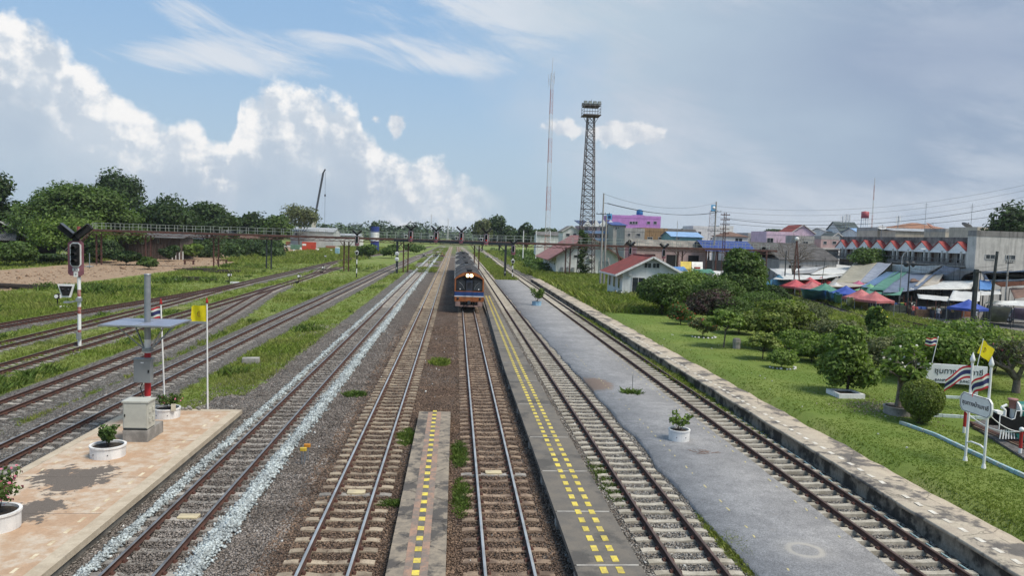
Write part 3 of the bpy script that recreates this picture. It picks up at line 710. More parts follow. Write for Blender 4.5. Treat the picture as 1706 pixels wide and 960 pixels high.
def bedstones(n, x0, x1, seed, mat, nm, lab, zo=0.):
    x, y = near_pts(n, x0, x1, seed, y1=60, p=2.3); rs = np.random.RandomState(seed)
    keep = np.ones(n, bool)
    for k, xc in (('A', XA), ('B', XB), ('C', XC), ('D', XD), ('E', XE)):
        for o_ in (-.53, .53): keep &= np.abs(x - xc - o_) > .09
    for a_, b_ in ((-1.28, -.03), (2.72, 4.14), (6.8, 10.1), (12.1, 20), (-12.4, -8.0)): keep &= ~((x > a_) & (x < b_) & (y < (29.7 if b_ < 0 else 90)))
    x, y = x[keep], y[keep]; s = rs.uniform(.014, .036, len(x)) * np.interp(y, [14, 30, 60], [1, 1.25, 1.9])
    zb = gz(x, y)
    # sleepers carry few stones; between them the bed stands a little higher
    for k, xc, q in (('A', XA, .02), ('B', XB, .008), ('C', XC, .012), ('D', XD, .0), ('E', XE, -.012)):
        i = np.abs(x - xc) < 1.15; zb[i] += q
    return stones(nm, x, y, zb + rs.uniform(-.006, .012, len(x)), s, mat, lab, 'ballast', seed)
bedstones(62000, -11.2, -3.9, 51, STN, 'ballast_stones', 'grey brown ballast stones around the two left through tracks')
bedstones(60000, -4.2, 2.9, 52, STB, 'ballast_stones', 'rust-stained brown ballast stones around the two shiny-railed tracks')
bedstones(42000, 4.0, 12.1, 53, M('grey_ballast_stone', (.31, .295, .27), (.19, .18, .165), .9, .9, isl=.6), 'ballast_stones', 'light grey ballast stones around the two brown-railed tracks')

# ------------------------------------------------------------------ the train
BODY_O = M('orange_car_paint', (.38, .135, .045), (.27, .095, .04), 3, .45, fine=.1, streak=.3)
BODY_B = M('blue_stripe_paint', (.025, .07, .22), (.022, .055, .17), 3, .4)
BODY_P = M('faded_pinkish_apron', (.36, .24, .21), (.26, .18, .16), 3, .6, streak=.4)
ROOFM = M('sooty_roof', (.060, .055, .055), (.040, .038, .038), 1.2, .75, fine=.2, streak=.3)
SIDEM = M('car_side_paint', (.50, .50, .48), (.40, .40, .38), 2, .5)
LAMP = M('lit_headlamp', (1, .9, .7), emit=((1, .66, .28), 4.5))
LAMPC = M('lit_headlamp_core', (1, .9, .7), emit=((1, .82, .5), 12.))
INT = M('cab_interior', (.045, .05, .06), (.09, .09, .10), 3, .8)
def arch(y, hw=1.36, zs=3.02, zt_=3.66, n=14):
    pts = []
    for i in range(n + 1):
        t = -1 + 2 * i / n; pts.append((hw * t, y, zs + (zt_ - zs) * (1 - abs(t) ** 2.3)))
    return pts
def railcar(Y0, front, label):
    r = thing('railcar', (XC, Y0, 0), label, 'railcar', group='cars of the arriving train'); L = 19.6
    # shell
    a = arch(0); m = MB(); k = len(a)
    ring = [(-1.36, 0, .95)] + a + [(1.36, 0, .95)]
    vs = ring + [(x, L, z) for x, _, z in ring]; n = len(ring)
    m.add(vs, [(i, n + i, n + i + 1, i + 1) for i in range(1, n - 2)], 0, True); m.build('roof', ROOFM, r)
    m = MB()
    for s in (-1, 1):
        m.box((s * 1.345, L / 2, 2.58), (.05, L - .05, .90)); m.box((s * 1.35, L / 2, 1.98), (.05, L - .05, .28), 1); m.box((s * 1.345, L / 2, 1.40), (.05, L - .05, .86), 2)
    m.box((0, L - .03, 2.3), (2.62, .04, 2.5), 0); m.build('side_wall', [SIDEM, BODY_B, BODY_O], r)
    for s in (-1, 1):
        for i in range(9):
            MB().box((s * 1.374, 2.2 + i * 1.9, 2.62), (.02, 1.25, .62)).build('window', GLASS, r)
    m = MB(); m.box((0, L / 2, .72), (2.3, L - 1.5, .42)); m.build('underframe', BLACK, r)
    for yb in (3.2, L - 3.2):
        m = MB()
        for q in (-1.05, 1.05):
            for s in (-1, 1): m.tube((s * .46, yb + q, .42), (s * .60, yb + q, .42), .42, n=16)
            m.tube((-.6, yb + q, .42), (.6, yb + q, .42), .07)
        m.box((0, yb, .50), (1.9, 2.9, .24)); m.build('bogie', DSTEEL, r)
    # roof fittings
    m = MB(); m.box((0, 3.4, 3.71), (.34, 5.4, .14), bev=.04); m.build('roof_duct', BLACK, r)
    m = MB(); m.box((0, 9.3, 3.68), (.7, 1.2, .12), bev=.08, taper=.85); m.build('roof_vent', ROOFM, r)
    m = MB(); m.box((.0, 15.6, 3.69), (.9, 1.6, .14), bev=.1, taper=.85); m.build('exhaust_box', DSTEEL, r)
    m = MB()
    for yy in (.02, 6.5, 13., L - .05):
        rg = arch(yy, 1.37, 3.02, 3.67); 
        for p, q in zip(rg[:-1], rg[1:]): m.bar(p, q, .04, .03)
    m.build('roof_rib', BLACK, r)
    if front:
        # front wall with openings
        y = -.06
        m = MB(); hw = 1.36
        m.box((0, y, 1.62), (2.72, .16, .40), 0, bev=.03); m.box((0, y, 1.16), (2.70, .16, .50), 1, bev=.03)
        m.build('front_wall', [BODY_B, BODY_O], r)
        MB().box((0, y - .085, 1.405), (2.70, .02, .07)).build('white_line', CLEANW, r)
        # arched orange surround
        outer = [(-1.36, y, 1.825)] + [(p[0], y, p[2]) for p in arch(0, 1.36)] + [(1.36, y, 1.825)]
        inner = [(-1.235, y, 1.885)] + [(p[0], y, p[2]) for p in arch(0, 1.235, 2.98, 3.36)] + [(1.235, y, 1.885)]
        n = len(outer); vs = [(x, yy2, z) for yy2 in (y - .08, y + .08) for pl_ in (outer, inner) for x, _, z in pl_]
        m = MB(); fs = []
        for i in range(n):
            j = (i + 1) % n
            fs += [(i, j, n + j, n + i), (2 * n + i, 3 * n + i, 3 * n + j, 2 * n + j), (i, 2 * n + i, 2 * n + j, j), (n + i, n + j, 3 * n + j, 3 * n + i)]
        m.add(vs, fs); m.build('front_surround', BODY_O, r)
        # recessed dark panel: two windscreens and the gangway door
        m = MB(); m.add([(x, y + .02, z) for x, _, z in inner], [tuple(range(n))[::-1]]); m.build('mask_panel', BLACK, r)
        for s in (-1, 1):
            f = MB(); f.box((s * .80, y - .015, 2.42), (.74, .03, .84), bev=.02); fr = f.build('windscreen', GLASS, r)
            q = MB(); 
            for dz in (-.435, .435): q.box((s * .80, y - .02, 2.42 + dz), (.80, .05, .03))
            for dx2 in (-.385, .385): q.box((s * .80 + dx2, y - .02, 2.42), (.03, .05, .84))
            q.build('frame', DSTEEL, fr)
            MB().path([(s * .45, y - .05, 2.05), (s * .62, y - .06, 2.45), (s * .95, y - .06, 2.72)], .012, 5).build('wiper', STEEL, fr)
            MB().box((s * .86 + .02, y - .035, 2.07), (.10, .02, .09)).build('papers', CLEANW, fr)
            MB().lathe((0, 0, 0), [(0, 0), (.10, 0), (.11, .05), (.0, .05)], 14).build('tail_lamp', DSTEEL, r).matrix_local = Matrix.Translation((s * 1.03, y - .085, 1.20)) @ Matrix.Rotation(R(90), 4, 'X')
            # handrails
            MB().path([(s * .36, y - .10, 1.15), (s * .36, y - .15, 1.2), (s * .36, y - .15, 2.0), (s * .36, y - .10, 2.05)], .014, 5).build('handrail', DSTEEL, r)
            m = MB(); m.box((s * 1.03, y, .70), (.46, .16, .46), bev=.03); m.build('apron', BODY_P, r)
            m = MB(); m.tube((s * .62, y + .1, .78), (s * .62, y - .10, .78), .10, n=12); m.build('buffer_hose', BLACK, r)
        d = MB(); d.box((0, y - .01, 2.20), (.60, .05, 1.42), bev=.02); dr = d.build('gangway_door', M('door_dark_blue', (.035, .045, .07), (.05, .055, .07), 2, .5), r)
        MB().box((0, y - .045, 2.42), (.36, .02, .56)).build('door_window', GLASS, dr)
        MB().box((0, y + .01, .50), (2.1, .13, .14)).build('pilot_bar', BODY_P, r)
        MB().box((0, y + .25, .80), (1.6, .3, .44)).build('coupler_pocket', BLACK, r)
        m = MB(); m.tube((0, y - .28, .86), (0, y + .2, .86), .13, n=12); m.box((0, y - .34, .86), (.30, .18, .30), bev=.05); m.build('coupler', DSTEEL, r)
        m = MB()
        for s in (-1, 1):
            m.path([(s * .30, y - .06, .95), (s * .36, y - .2, .70), (s * .42, y - .16, .52), (s * .50, y - .06, .66)], .028, 6)
        m.build('brake_hose', BLACK, r)
        h = MB(); h.box((0, y - .07, 3.34), (.74, .22, .34), bev=.05); hs = h.build('headlamp_housing', BODY_O, r)
        for s in (-1, 1):
            o = MB().lathe((0, 0, 0), [(.0001, .03), (.12, .03), (.15, 0), (.155, -.04)], 16).build('headlamp', LAMP, r); o.matrix_local = Matrix.Translation((s * .175, y - .20, 3.34)) @ Matrix.Rotation(R(90), 4, 'X')
            o2 = MB().lathe((0, 0, 0), [(.0001, .04), (.075, .035), (.08, .02)], 12).build('bulb', LAMPC, o)
        m = MB(); m.box((0, .10, 3.80), (.46, .12, .16)); m.tube((-.12, .05, 3.82), (-.12, -.22, 3.84), .03); m.tube((.12, .05, 3.82), (.12, -.18, 3.84), .04); m.build('air_horn', BLACK, r)
    return r
YT = 70.2
railcar(YT, True, 'leading diesel railcar with orange front and two lit headlamps')
railcar(YT + 20.4, False, 'sooty-roofed railcar directly behind the leading one')
railcar(YT + 40.8, False, 'third railcar of the train, passing under the signal bridge side')
railcar(YT + 61.2, False, 'last railcar of the train, only its far dark roof showing')

# ------------------------------------------------------------------ colour-light signals
MAROON = M('faded_maroon_board', (.30, .125, .15), (.22, .09, .11), 2, .7, streak=.2)
PLATE = M('label_plate', (.78, .78, .76), (.7, .7, .68), 4, .5)
LENS = M('pale_lens', (.45, .5, .52), (.35, .4, .42), 5, .2)
REDL = M('lit_red_lens', (.5, .02, .02), emit=((1., .03, .02), 1.3))
def loopbox(cx, cz, w_, h_, b):
    x, z = w_ / 2, h_ / 2
    return [(cx - x + b, cz - z), (cx + x - b, cz - z), (cx + x, cz - z + b), (cx + x, cz + z - b), (cx + x - b, cz + z), (cx - x + b, cz + z), (cx - x, cz + z - b), (cx - x, cz - z + b)]
def plate(m, pts, y, t, mi=0):
    n = len(pts); vs = [(x, y - t, z) for x, z in pts] + [(x, y, z) for x, z in pts]
    return m.add(vs, [tuple(range(n)), tuple(range(n, 2 * n))[::-1]] + [(i, n + i, n + (i + 1) % n, (i + 1) % n) for i in range(n)], mi)
def signal_head(r, z0, sc_=1., red=False, labels=False, shunt=None, arms=True):
    """signal facing -y; z0 = bottom of the backboard"""
    S = sc_
    plate(MB(), loopbox(0, z0 + 1.02 * S, .86 * S, 2.04 * S, .12 * S), 0, .04).build('backboard', MAROON, r)
    pn = plate(MB(), loopbox(0, z0 + 1.24 * S, .62 * S, 1.46 * S, .16 * S), -.045, .02).build('white_border', CLEANW, r)
    plate(MB(), loopbox(0, z0 + 1.24 * S, .46 * S, 1.30 * S, .08 * S), -.067, .10).build('lamp_panel', BLACK, r)
    for i in range(3):
        z = z0 + (.84 + .40 * i) * S
        o = MB()
        n = 10; vs = []
        for yy, rr in ((-.167, .15 * S), (-.50, .135 * S)):
            vs += [(rr * math.cos(math.pi * (-.12 + 1.24 * j / n)), yy, z + rr * math.sin(math.pi * (-.12 + 1.24 * j / n))) for j in range(n + 1)]
        o.add(vs, [(j, j + 1, n + 2 + j, n + 1 + j) for j in range(n)] , 0, True); hd = o.build('hood', BLACK, r)
        md = hd.modifiers.new('thick', 'SOLIDIFY'); md.thickness = .012
        l = MB().lathe((0, 0, 0), [(.0001, .02), (.055 * S, .012), (.07 * S, 0)], 14).build('lens', REDL if (red and i == 0) else GLASS, hd)
        l.matrix_local = Matrix.Translation((0, -.168, z)) @ Matrix.Rotation(R(90), 4, 'X')
    if arms:
        m = MB(); m.box((0, -.02, z0 + 2.22 * S), (.34 * S, .16, .36 * S)); m.build('arm_bracket', BLACK, r)
        for s in (-1, 1):
            a = Vector((s * .10 * S, -.06, z0 + 2.30 * S)); b = Vector((s * (.92 if S < 1 else .84) * S, -.06, z0 + (3.05 if S < 1 else 2.92) * S))
            m = MB(); m.bar(a, b, (.54 if S < 1 else .36) * S, .32 * S); o = m.build('indicator_arm', BLACK, r)
            c = MB(); d = (b - a).normalized(); nn = Vector((-d.z * s, 0, d.x * s)); c.bar(a + nn * (.285 if S < 1 else .195) * S + Vector((0, -.12, 0)), b + nn * (.285 if S < 1 else .195) * S + Vector((0, -.10, 0)), .44 * S, .03); c.build('arm_hood', M('arm_hood_grey', (.05, .05, .055), (.09, .09, .09), 2, .35), o)
            for t in (.22, .45, .68):
                p = a.lerp(b, t); MB().ball((p.x, -.06 - .125 * S, p.z), .035 * S, 8).build('indicator_lamp', LENS, o)
    if labels:
        plate(MB(), loopbox(-.0, z0 + .36 * S, .36, .18, .01), -.045, .012).build('number_plate', PLATE, r)
        text('B/3', .17, BLACK, r, (0, -.064, z0 + .36 * S), (R(90), 0, 0))
        plate(MB(), loopbox(.0, z0 + .08 * S, .24, .30, .01), -.045, .012).build('letter_plate', PLATE, r)
        text('T', .16, BLACK, r, (0, -.064, z0 + .06 * S), (R(90), 0, 0))
    if shunt:
        cx, cz, s2 = shunt
        trap = lambda w_, h_, k: [(cx - w_ * k, cz - h_ / 2), (cx + w_ * k, cz - h_ / 2), (cx + w_ / 2, cz + h_ / 2), (cx - w_ / 2, cz + h_ / 2)]
        h = plate(MB(), trap(.92 * s2, .78 * s2, .27), -.02, .10).build('shunt_signal', CLEANW, r)
        plate(MB(), trap(.70 * s2, .56 * s2, .25), -.122, .05).build('black_face', BLACK, h)
        for k in (-1, 1): MB().ball((cx + k * .15 * s2, -.175, cz + .08 * s2), .05 * s2, 8).build('lens', GLASS, h)
def mast(r, h, S=1., bands=True, x=0.):
    n = 9; m = MB()
    hb = h / n
    for i in range(n): m.tube((x, .12, hb * i), (x, .12, hb * (i + 1)), .095 * S, n=12, mi=(i % 2) if bands else 0, caps=True)
    return m
# nearest tall mast
p = gg(128, 577)
r = thing('railway_signal', p, 'tall three-lamp signal on a red and white banded mast in the grass', 'railway signal', rz=.10)
MB()
mm = MB(); cols = [0, 0, 1, 0, 0, 1, 0, 0, 1, 1]; z = 0
for i, (hh, c_) in enumerate(((.75, 0), (.22, 1), (.95, 0), (.42, 1), (.62, 0), (.40, 1), (.75, 0), (3.0, 1))):
    mm.tube((.10, .14, z), (.10, .14, z + hh), .10, n=14, mi=c_); z += hh
mm.build('mast', [CLEANW, M('faded_red_paint', (.27, .07, .06), (.45, .25, .22), 6, .7)], r)
m = MB(); m.box((.10, .02, .62), (.24, .22, .40), bev=.04); m.build('telephone_box', STEEL, r)
m = MB(); m.bar((.10, .0, 2.72), (-.45, -.06, 2.60), .09, .09); m.box((-.50, -.06, 2.62), (.30, .2, .10)); m.box((.13, .02, 2.78), (.26, .3, .20)); m.build('shunt_bracket', STEEL, r)
signal_head(r, 4.20, 1., labels=True, shunt=(-.52, 3.30, 1.))
m = MB(); m.box((.62, .25, 4.75), (.36, .5, .04)); m.box((.70, .1, 5.1), (.04, .04, .9)); m.build('maintenance_step', STEEL, r)
def mast_signal(u, Y, zb, label, S=.8, grp=None, base_white=True):
    q = w(u, 420, Y); z0 = gzf(q.x, Y); q.z = z0
    r = thing('railway_signal', q, label, 'railway signal', group=grp)
    h = zb - z0; m = MB(); k = 7
    for i in range(k): m.tube((0, .12, h * i / k), (0, .12, h * (i + 1) / k), .085, n=10, mi=(i + 1) % 2)
    m.tube((0, .12, h), (0, .12, h + 1.), .075, n=8, mi=0); m.build('mast', [CLEANW, BLACK], r)
    signal_head(r, h, S, shunt=(0, h - 1.15, .72))
    return r
mast_signal(594.5, 122, 4.75, 'signal on a black and white mast left of the signal bridge', .78)
mast_signal(855, 125.5, 3.95, 'signal on a black and white mast just right of the signal bridge', .80)
mast_signal(1050, 126, 4.2, 'signal showing above the roof ridge of the red-roofed room', .80)
mast_signal(1106, 127, 4.0, 'rightmost signal, behind the right eave of the red-roofed room', .82)
# signal bridge
L_, R_ = w(661, 455, 137), w(841, 465, 130.5)
zl, zr = gzf(L_.x, L_.y), gzf(R_.x, R_.y); ZB = 5.62
r = thing('signal_bridge', ((L_.x + R_.x) / 2, (L_.y + R_.y) / 2, 0), 'dark steel gantry spanning the main tracks and the train', 'signal gantry')
a = Vector((L_.x, L_.y, 0)) - r.location; b = Vector((R_.x, R_.y, 0)) - r.location; dd = (b - a).normalized()
for q, z0 in ((a, zl), (b, zr)):
    m = MB(); m.box((q.x, q.y, (z0 + ZB) / 2), (.34, .34, ZB - z0)); 
    for s in (-1, 1): m.box((q.x + s * .17, q.y, (z0 + ZB) / 2), (.04, .42, ZB - z0))
    m.build('post', DSTEEL, r)
    MB().box((q.x, q.y - .23, z0 + .95), (.10, .02, .30)).build('white_plate', CLEANW, r)
m = MB(); m.bar(a - dd * .6 + Vector((0, 0, ZB)), b + dd * 1.2 + Vector((0, 0, ZB)), .5, .46)
m.build('beam', DSTEEL, r)
for q, s in ((a, 1), (b, -1)):
    m = MB(); m.bar(q + Vector((0, 0, ZB - 1.3)), q + dd * s * 1.3 + Vector((0, 0, ZB - .2)), .16, .12); m.build('knee_brace', DSTEEL, r)
m = MB(); nb = 24
for k in range(nb + 1):
    q = a.lerp(b, k / nb) + Vector((0, .5, ZB + .15)); m.bar(q, q + Vector((0, 0, 1.1)), .04, .04)
for zz in (.6, 1.1): m.bar(a + Vector((0, .5, ZB + .15 + zz)), b + Vector((0, .5, ZB + .15 + zz)), .035, .035)
m.build('railing', STEEL, r)
for i, (q, zz) in enumerate(((a, 3.95), (a, 2.95))):
    o = MB().lathe((0, 0, 0), [(.0001, .03), (.36, .03), (.38, 0), (.0001, 0)], 22).build('round_number_disc', CLEANW, r); o.matrix_local = Matrix.Translation((q.x, q.y - .24, z0 * 0 + zz - 1.05 + .35)) @ Matrix.Rotation(R(90), 4, 'X')
    text('116', .26, BLACK, o, (0, 0, .035), (0, 0, 0))
nm = ('over the bluish gravel track, leftmost of the bridge', 'second from the left on the signal bridge, red lamp lit', 'third from the left on the signal bridge, above the train', 'right above the train roof, last on the signal bridge')
for (u, v), n_ in zip(((684.2, 402.6), (726.4, 404.2), (768.3, 405.6), (809.8, 408)), nm):
    t = (u - 661) / (841 - 661); Y = L_.y + (R_.y - L_.y) * t - .32; q = w(u, v, Y)
    s = thing('railway_signal', q, 'three-lamp signal ' + n_, 'railway signal', group='signals on the signal bridge')
    signal_head(s, 0, .94, red=True, shunt=(-.85, .9, .72)); MB().box((0, .12, .5), (.14, .2, 1.5)).build('mounting_post', DSTEEL, s)

# ------------------------------------------------------------------ raised walkway across the yard
YW, ZW = 139.5, 5.75
r = thing('raised_walkway', (0, YW, 0), 'long rusty elevated walkway with pale railings crossing the whole yard', 'footbridge')
xa, xb = w(158, 380, YW).x, w(1292, 420, YW).x
m = MB()
for yy in (-.8, .8):
    m.bar((xa, yy, ZW), (xb, yy, ZW), .10, .34); m.bar((xa, yy, ZW - .62), (xb, yy, ZW - .62), .07, .08)
    k = int((xb - xa) / .9)
    for i in range(k):
        x0 = xa + (xb - xa) * i / k; x1 = xa + (xb - xa) * (i + 1) / k
        m.bar((x0, yy, ZW - .15 if i % 2 else ZW - .62), (x1, yy, ZW - .62 if i % 2 else ZW - .15), .045, .045)
m.build('truss', RSTEEL, r)
MB().box(((xa + xb) / 2, 0, ZW + .19), (xb - xa, 1.5, .05)).build('deck', M('walkway_planks', (.17, .15, .13), (.11, .10, .09), 2, .9), r)
m = MB(); RAILW = M('pale_green_grey_railing', (.40, .44, .40), (.30, .33, .30), 2, .7)
k = int((xb - xa) / 1.55)
for yy in (-.78, .78):
    for i in range(k + 1):
        x = xa + (xb - xa) * i / k; m.bar((x, yy, ZW + .2), (x, yy, ZW + 1.32), .055, .055)
    for z in (.78, 1.32): m.bar((xa, yy, ZW + z), (xb, yy, ZW + z), .05, .05)
m.build('railing', RAILW, r)
for u in (165, 247, 360, 448, 577, 676, 794, 946, 1133, 1215):
    x = w(u, 430, YW).x; z0 = gzf(x, YW)
    m = MB()
    for q in (-.42, .42): m.bar((x + q, 0, z0 - .2), (x + q, 0, ZW - .6), .22, .22)
    nn = 5
    for i in range(nn):
        za = z0 + .3 + (ZW - 1.2 - z0) * i / nn; zb_ = z0 + .3 + (ZW - 1.2 - z0) * (i + 1) / nn
        m.bar((x - .42 if i % 2 else x + .42, 0, za), (x + .42 if i % 2 else x - .42, 0, zb_), .05, .05)
    for q in (-1, 1): m.bar((x + q * .5, 0, ZW - 1.5), (x + q * 1.15, 0, ZW - .65), .09, .09)
    m.build('trestle_leg', RSTEEL if u != 448 else DSTEEL, r)
# stairs at its left end
p0 = Vector((xa, -.3, ZW + .2)); p1 = Vector((w(100, 430, YW).x, -.3, gzf(-70, YW)))
m = MB(); st = 14
for q in (-.5, .5): m.bar(p0 + Vector((0, q, 0)), p1 + Vector((0, q, 0)), .06, .2)
for i in range(1, st):
    c = p0.lerp(p1, i / st); m.box((c.x, c.y, c.z), (.3, 1., .04))
m.build('stair', RSTEEL, r)
m = MB()
for q in (-.5, .5):
    m.bar(p0 + Vector((0, q, 1.1)), p1 + Vector((0, q, 1.1)), .045, .045)
    for i in range(0, st + 1, 3):
        c = p0.lerp(p1, i / st) + Vector((0, q, 0)); m.bar(c, c + Vector((0, 0, 1.1)), .045, .045)
m.build('stair_handrail', RAILW, r)
# ------------------------------------------------------------------ vegetation
LF = {
 'dark': M('dark_leaves', (.052, .088, .026), (.034, .060, .019), .5, .6, isl=.55, transl=.25, spec=.25),
 'mid': M('mid_green_leaves', (.100, .155, .038), (.066, .110, .028), .6, .6, isl=.5, transl=.28, spec=.25),
 'light': M('light_green_leaves', (.160, .230, .050), (.110, .170, .038), .7, .6, isl=.45, transl=.3, spec=.25),
 'yellow': M('yellow_green_leaves', (.200, .240, .060), (.14, .185, .045), .8, .6, isl=.45, transl=.3, spec=.25),
 'olive': M('olive_leaves', (.14, .155, .068), (.10, .12, .05), .6, .65, isl=.5, transl=.25),
 'far': M('distant_tree_leaves', (.062, .095, .042), (.045, .072, .034), .05, .8, isl=.45),
 'maroon': M('maroon_leaves', (.075, .035, .040), (.05, .06, .03), 2.5, .6, isl=.5, transl=.2),
}
BARK = M('grey_bark', (.21, .18, .15), (.11, .095, .08), 5, .95, fine=.25)
BARKD = M('dark_bark', (.075, .060, .048), (.045, .036, .03), 5, .95, fine=.25)
FLOW = {'red': M('red_blossom', (.50, .045, .035), (.38, .03, .03), 6, .6), 'white': M('white_blossom', (.72, .70, .62), (.6, .58, .5), 6, .6), 'pink': M('pink_blossom', (.62, .20, .28), (.5, .14, .2), 6, .6), 'yellow': M('yellow_blossom', (.70, .60, .05), (.6, .5, .04), 6, .6)}
def leafquads(cl, n, s, rs, shell=.72, up=.35, aspect=1.7, droop=0.):
    """cl: rows cx,cy,cz,rx,ry,rz; n diamond leaves spread over the clumps, most of them near the shell"""
    cl = np.array(cl, float); a = cl[:, 3] * cl[:, 4] + cl[:, 4] * cl[:, 5] + cl[:, 3] * cl[:, 5]; pr = a / a.sum()
    k = rs.choice(len(cl), n, p=pr); d = rs.normal(size=(n, 3)); d /= np.linalg.norm(d, axis=1)[:, None]
    r = shell + (1.06 - shell) * rs.rand(n); r *= np.where(rs.rand(n) < .22, rs.rand(n) ** .5, 1.)
    c = cl[k, :3] + d * cl[k, 3:] * r[:, None]
    nrm = d * .8 + rs.normal(size=(n, 3)) * .55; nrm[:, 2] += up; nrm /= np.linalg.norm(nrm, axis=1)[:, None]
    t = np.cross(nrm, rs.normal(size=(n, 3))); t /= np.linalg.norm(t, axis=1)[:, None]; b = np.cross(nrm, t)
    sz = s * rs.uniform(.55, 1.25, n)[:, None]
    fold = nrm * sz * .18
    V = np.stack([c - t * sz * aspect / 2, c - b * sz / 2 + fold, c + t * sz * aspect / 2 - np.array([0, 0, 1]) * sz * droop, c + b * sz / 2 + fold], 1)
    F = np.arange(4 * n).reshape(-1, 4)
    return V.reshape(-1, 3), F
def clumps(W, H, zb, shape, m, rs, D=None):
    if shape == 'ball': return [(0, 0, zb + H * .55, W * .5, W * .5, H * .46)] * 3 + [(0, 0, zb + H * .15, W * .25, W * .25, H * .2)]
    D = D or W; out = []
    for i in range(m):
        a = rs.uniform(0, 6.283); e = rs.uniform(-.25, 1.)
        if shape == 'umbrella':
            q = rs.rand() ** .5; x, y = q * math.cos(a) * W / 2 * .84, q * math.sin(a) * D / 2 * .84
            top = math.sqrt(max(0, 1 - q * q * .92)); z = zb + H * (top * rs.uniform(.62, .9)) - H * .05
            rr = rs.uniform(.11, .19); out.append((x, y, z, W * rr, D * rr, H * rr * .62))
        elif shape == 'cone':
            t = rs.rand() ** .7; q = (1 - t * .75) * rs.uniform(.5, .8); rr = rs.uniform(.16, .26) * (1.1 - t * .5)
            out.append((q * math.cos(a) * W / 2, q * math.sin(a) * D / 2, zb + H * (.12 + t * .80), W * rr, D * rr, H * rr * .8))
        else:
            z = e; q = math.sqrt(max(0, 1 - z * z)) if z > 0 else 1 - .25 * abs(z)
            k = rs.uniform(.52, .76); rr = rs.uniform(.17, .30)
            out.append((q * k * math.cos(a) * W / 2, q * k * math.sin(a) * D / 2, zb + H * (.42 + z * k * .5), W * rr, D * rr, H * rr * .72))
    out.append((0, 0, zb + H * .45, W * .30, D * .30, H * .30))
    return out
def tree(name, p, W, H, label, cat, leaf='mid', n=3000, s=.3, zb=None, shape='round', m=16, seed=1, group=None, trunk=None, lift=None, bark=None, flowers=None, D=None, shell=.72, stems=1, up=.35, droop=0.):
    """W crown width, H total height, zb underside of the crown"""
    rs = np.random.RandomState(seed); zb = H * .25 if zb is None else zb
    r = thing(name, p, label, cat, rz=rs.uniform(0, 6.28) if D is None else 0., group=group)
    cl = clumps(W, H - zb, zb, shape, m, rs, D)
    V, F = leafquads(cl, n, s, rs, shell, up, droop=droop); V[:, 2] = np.maximum(V[:, 2], .03)
    npmesh('crown', V, F, LF[leaf], r)
    tr = trunk if trunk else max(.05, W * .035)
    mb = MB(); n_l = 7
    for q in range(stems):
        off = (rs.uniform(-.12, .12) * W * .5 if stems > 1 else 0, rs.uniform(-.12, .12) * W * .5 if stems > 1 else 0)
        fork = (off[0] * .6 + rs.uniform(-.04, .04) * W, off[1] * .6 + rs.uniform(-.04, .04) * W, max(zb * .85, H * .12))
        mb.tube((off[0] * .3, off[1] * .3, -.25), fork, tr / math.sqrt(stems), tr * .72 / math.sqrt(stems), 9)
        for c in cl[q::stems][:n_l]:
            mid = ((fork[0] + c[0]) / 2 + rs.uniform(-.05, .05) * W, (fork[1] + c[1]) / 2, fork[2] + (c[2] - fork[2]) * .45)
            mb.tube(fork, mid, tr * .5 / math.sqrt(stems), tr * .32 / math.sqrt(stems), 6); mb.tube(mid, c[:3], tr * .32 / math.sqrt(stems), tr * .10, 5)
    mb.build('trunk', bark or BARKD, r)
    if flowers:
        kind, fn, fs = flowers; V, F = leafquads(cl, fn, fs, rs, 1.0, up, 1.1); npmesh('blossoms', V, F, FLOW[kind], r)
    return r
def px(u0, u1, vt, Y, vb=None):
    """centre, width and top height above the ground of something seen at distance Y"""
    a, b = w(u0, vt, Y), w(u1, vt, Y); x = (a.x + b.x) / 2; z0 = gzf(x, Y); t = w((u0 + u1) / 2, vt, Y)
    return Vector((x, Y, z0)), b.x - a.x, t.z - z0
# big trees on the left
def ptree(name, u0, u1, vt, Y, label, **k):
    p, W, H = px(u0, u1, vt, Y); return tree(name, p, W, H, label, 'tree', **k)
ptree('rain_tree', 18, 230, 287, 160, 'wide spreading umbrella-crowned rain tree, biggest crown on the left side', leaf='mid', n=34000, s=.42, shape='umbrella', m=140, zb=2.2, seed=3, trunk=.6, shell=.35, up=1.0)
ptree('broadleaf_tree', 152, 240, 271, 236, 'tall loose-crowned tree rising behind the umbrella-crowned rain tree', leaf='dark', n=6500, s=.62, m=30, zb=6, seed=4, trunk=.45, shell=.5)
ptree('broadleaf_tree', -60, 28, 280, 172, 'dark tree cut by the left edge of the photo', leaf='dark', n=6000, s=.6, m=20, zb=3, seed=5, trunk=.4, shell=.5)
ptree('broadleaf_tree', 55, 182, 348, 150, 'bright green bushy tree in front of the umbrella-crowned rain tree', leaf='light', n=12000, s=.34, m=44, zb=.6, seed=6, trunk=.3, shell=.5)
ptree('broadleaf_tree', 232, 334, 319, 188, 'round-crowned tree right of the rain tree behind the raised walkway', leaf='dark', n=8000, s=.52, m=26, zb=2, seed=7, trunk=.4, shell=.5)
ptree('broadleaf_tree', 296, 398, 327, 226, 'broad dark tree fourth along the tree line from the left edge', leaf='dark', n=6000, s=.62, m=26, zb=2, seed=8, trunk=.4, shell=.5)
ptree('broadleaf_tree', 384, 452, 343, 262, 'low flat-topped dark tree behind the railing of the raised walkway', leaf='dark', n=4200, s=.66, shape='umbrella', m=26, zb=2, seed=9, trunk=.4, shell=.4)
ptree('broadleaf_tree', 436, 486, 350, 255, 'small mid-green tree just left of the pale feathery tree', leaf='mid', n=3600, s=.6, m=20, zb=1, seed=10, trunk=.3)
